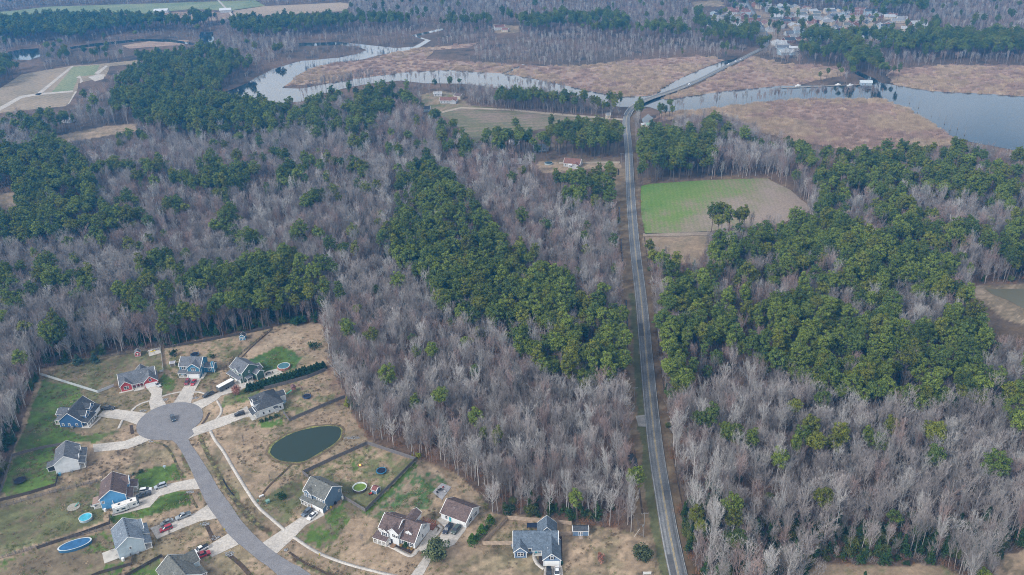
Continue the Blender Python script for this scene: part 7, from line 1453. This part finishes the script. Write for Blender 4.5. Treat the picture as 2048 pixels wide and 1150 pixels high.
shrub('garden_tree', (875, 1113), 'bigbush', OLV, (2.3, 2.3, 2.0), 'big round evergreen tree beside the drive of the brown-roofed house', 'tree'); shrub('wax_myrtle', (1285, 1118), 'bigbush', OLV, (1.7, 1.7, 1.6), 'loose round evergreen bush on the lawn left of the road', 'bush')
shrub('garden_bush', (566, 997), 'round', DKG, (1.0, 1.0, 1.5), 'dark upright bush on the lawn of the slate blue house'); shrub('spruce_bush', (157, 729), 'cedar', BLG, (1.35, 1.35, .75), 'left one of two blue-green evergreens behind the red house yard', 'tree'); shrub('spruce_bush', (190, 724), 'cedar', BLG, (1.25, 1.25, .65), 'right one of two blue-green evergreens behind the red house yard', 'tree')
shrub('holly_bush', (347, 712), 'round', DKG, (1.1, 1.1, 1.6), 'dark evergreen bush left of the trampoline behind the teal house'); shrub('holly_bush', (425, 716), 'round', DKG, (.7, .7, 1.0), 'small dark bush right of the trampoline behind the teal house'); shrub('holly_bush', (627, 697), 'round', DKG, (1.3, 1.3, 1.8), 'dark green bush at the right end of the big back lawn')
shrub('evergreen_mound', (598, 648), 'bigbush', DKG, (2.2, 1.6, 1.3), 'large dark evergreen mound at the top corner of the back lawn', 'bush'); shrub('yellow_conifer', (697, 813), 'cone', YG, (2.2, 2.2, 1.7), 'yellow-green conifer at the wood edge above the pond', 'conifer'); shrub('yellow_bush', (837, 915), 'round', YG, 1.0, 'yellow-green bush at the corner of the weathered yard fence')
shrub('red_leaf_tree', (474, 789), 'bigbush', RDL, (.95, .95, 1.5), 'small tree with reddish leaves beside the cargo trailer drive', 'tree'); shrub('red_leaf_tree', (1201, 1124), 'round', RDL, (.75, .75, 1.9), 'small rusty-leaved tree on the tan lawn of the steel blue bungalow', 'tree')
shrub('bright_bush', (1440, 1148), 'bigbush', BRG, (1.0, 1.0, 1.1), 'bright green bush at the bottom edge right of the road'); shrub('lawn_shrub', (282, 944), 'round', DKG, .6, 'larger dark shrub on the bright green lawn'); shrub('lawn_shrub', (267, 949), 'round', DKG, .35, 'smaller dark shrub on the bright green lawn')
for i, (p, l) in enumerate([((522, 840), 'first'), ((531, 837), 'second'), ((540, 834), 'third'), ((551, 830), 'fourth')]): shrub('foundation_shrub', (p[0]+2, p[1]+4), 'round', DKG, (.55, .55, .8), l+' shrub from the left along the white hipped house wall')
shrub('cone_shrub', (812, 1094), 'cone', DKG, (1.2, 1.2, .8), 'dark cone shrub in the mulch bed of the brown-roofed house')
for p, l in (((803, 1092), 'left'), ((816, 1097), 'middle'), ((823, 1099), 'right')): shrub('ornamental_grass', p, 'round', foliage_mat('tuft_straw', (.35, .22, .08), (.5, .34, .14)), (.38, .38, .4), l+' straw-coloured tuft in the mulch bed of the brown-roofed house', 'ornamental grass')
def young(px, s_, label):
    e = empty('young_tree', (*g(px), 0), rng.uniform(0, 6), label, 'tree'); tm, cm, _ = BARE[('small', 'dusky-grey')]; e.scale = (s_*.7, s_*.7, s_); link('trunk', tm, e); link('crown', cm, e)
    o = MB().cyl(0, 0, .0, .12, .9, k=12).obj('mulch_ring', mulch, e)
for px, s_, l in [((726, 1090), .42, 'slim leafless tree on the tan front lawn of the brown-roofed house'), ((488, 889), .38, 'slim leafless tree on the tan lawn left of the pond'), ((663, 1066), .34, 'faint leafless tree on the green lawn below the slate blue house'), ((541, 962), .28, 'tiny leafless sapling with pale ring below the pond'), ((343, 1077), .36, 'dark leafless sapling on the lawn of the pale blue house'), ((240, 920), .40, 'bushy leafless sapling on the tan lawn of the porch house'), ((1197, 1126), .25, 'twiggy sapling next to the rusty-leaved tree')]: young(px, s_, l)
# dead snags in the wide river
for i, (p, s_) in enumerate([((1819, 207), .36), ((1837, 216), .42), ((1835, 226), .26), ((1863, 233), .2), ((1878, 234), .2), ((1889, 248), .42), ((1900, 261), .40), ((1915, 258), .40), ((1929, 270), .42)]):
    e = empty('dead_snag', (*g(p), .05), i*1.3, 'dead cypress snag standing in the wide river at right', 'dead tree', 'dead snags standing in the wide river'); e.scale = (s_*2.2, s_*2.2, s_); tm, cm, _ = BARE[('narrow', 'dusky-grey')]; link('trunk', tm, e); MB().cyl(0, 0, 0, 1.4, 1.0, .3, 8).obj('root_flare', mat('snag_wood', (.10, .095, .09)), e)
# ------------------------------------------------------------------ haze
hz = bpy.data.materials.new('haze'); hz.use_nodes = True; t = hz.node_tree; t.nodes.clear(); o_ = t.nodes.new('ShaderNodeOutputMaterial'); pv = t.nodes.new('ShaderNodeVolumePrincipled')
pv.inputs['Color'].default_value = (0.05, 0.38, 0.90, 1); pv.inputs['Density'].default_value = 0.00021; pv.inputs['Anisotropy'].default_value = 0.1
t.links.new(pv.outputs[0], o_.inputs['Volume'])
tag(MB().box(-4600, 4600, -500, 4700, -2.5, 224).obj('haze', hz), kind='stuff')
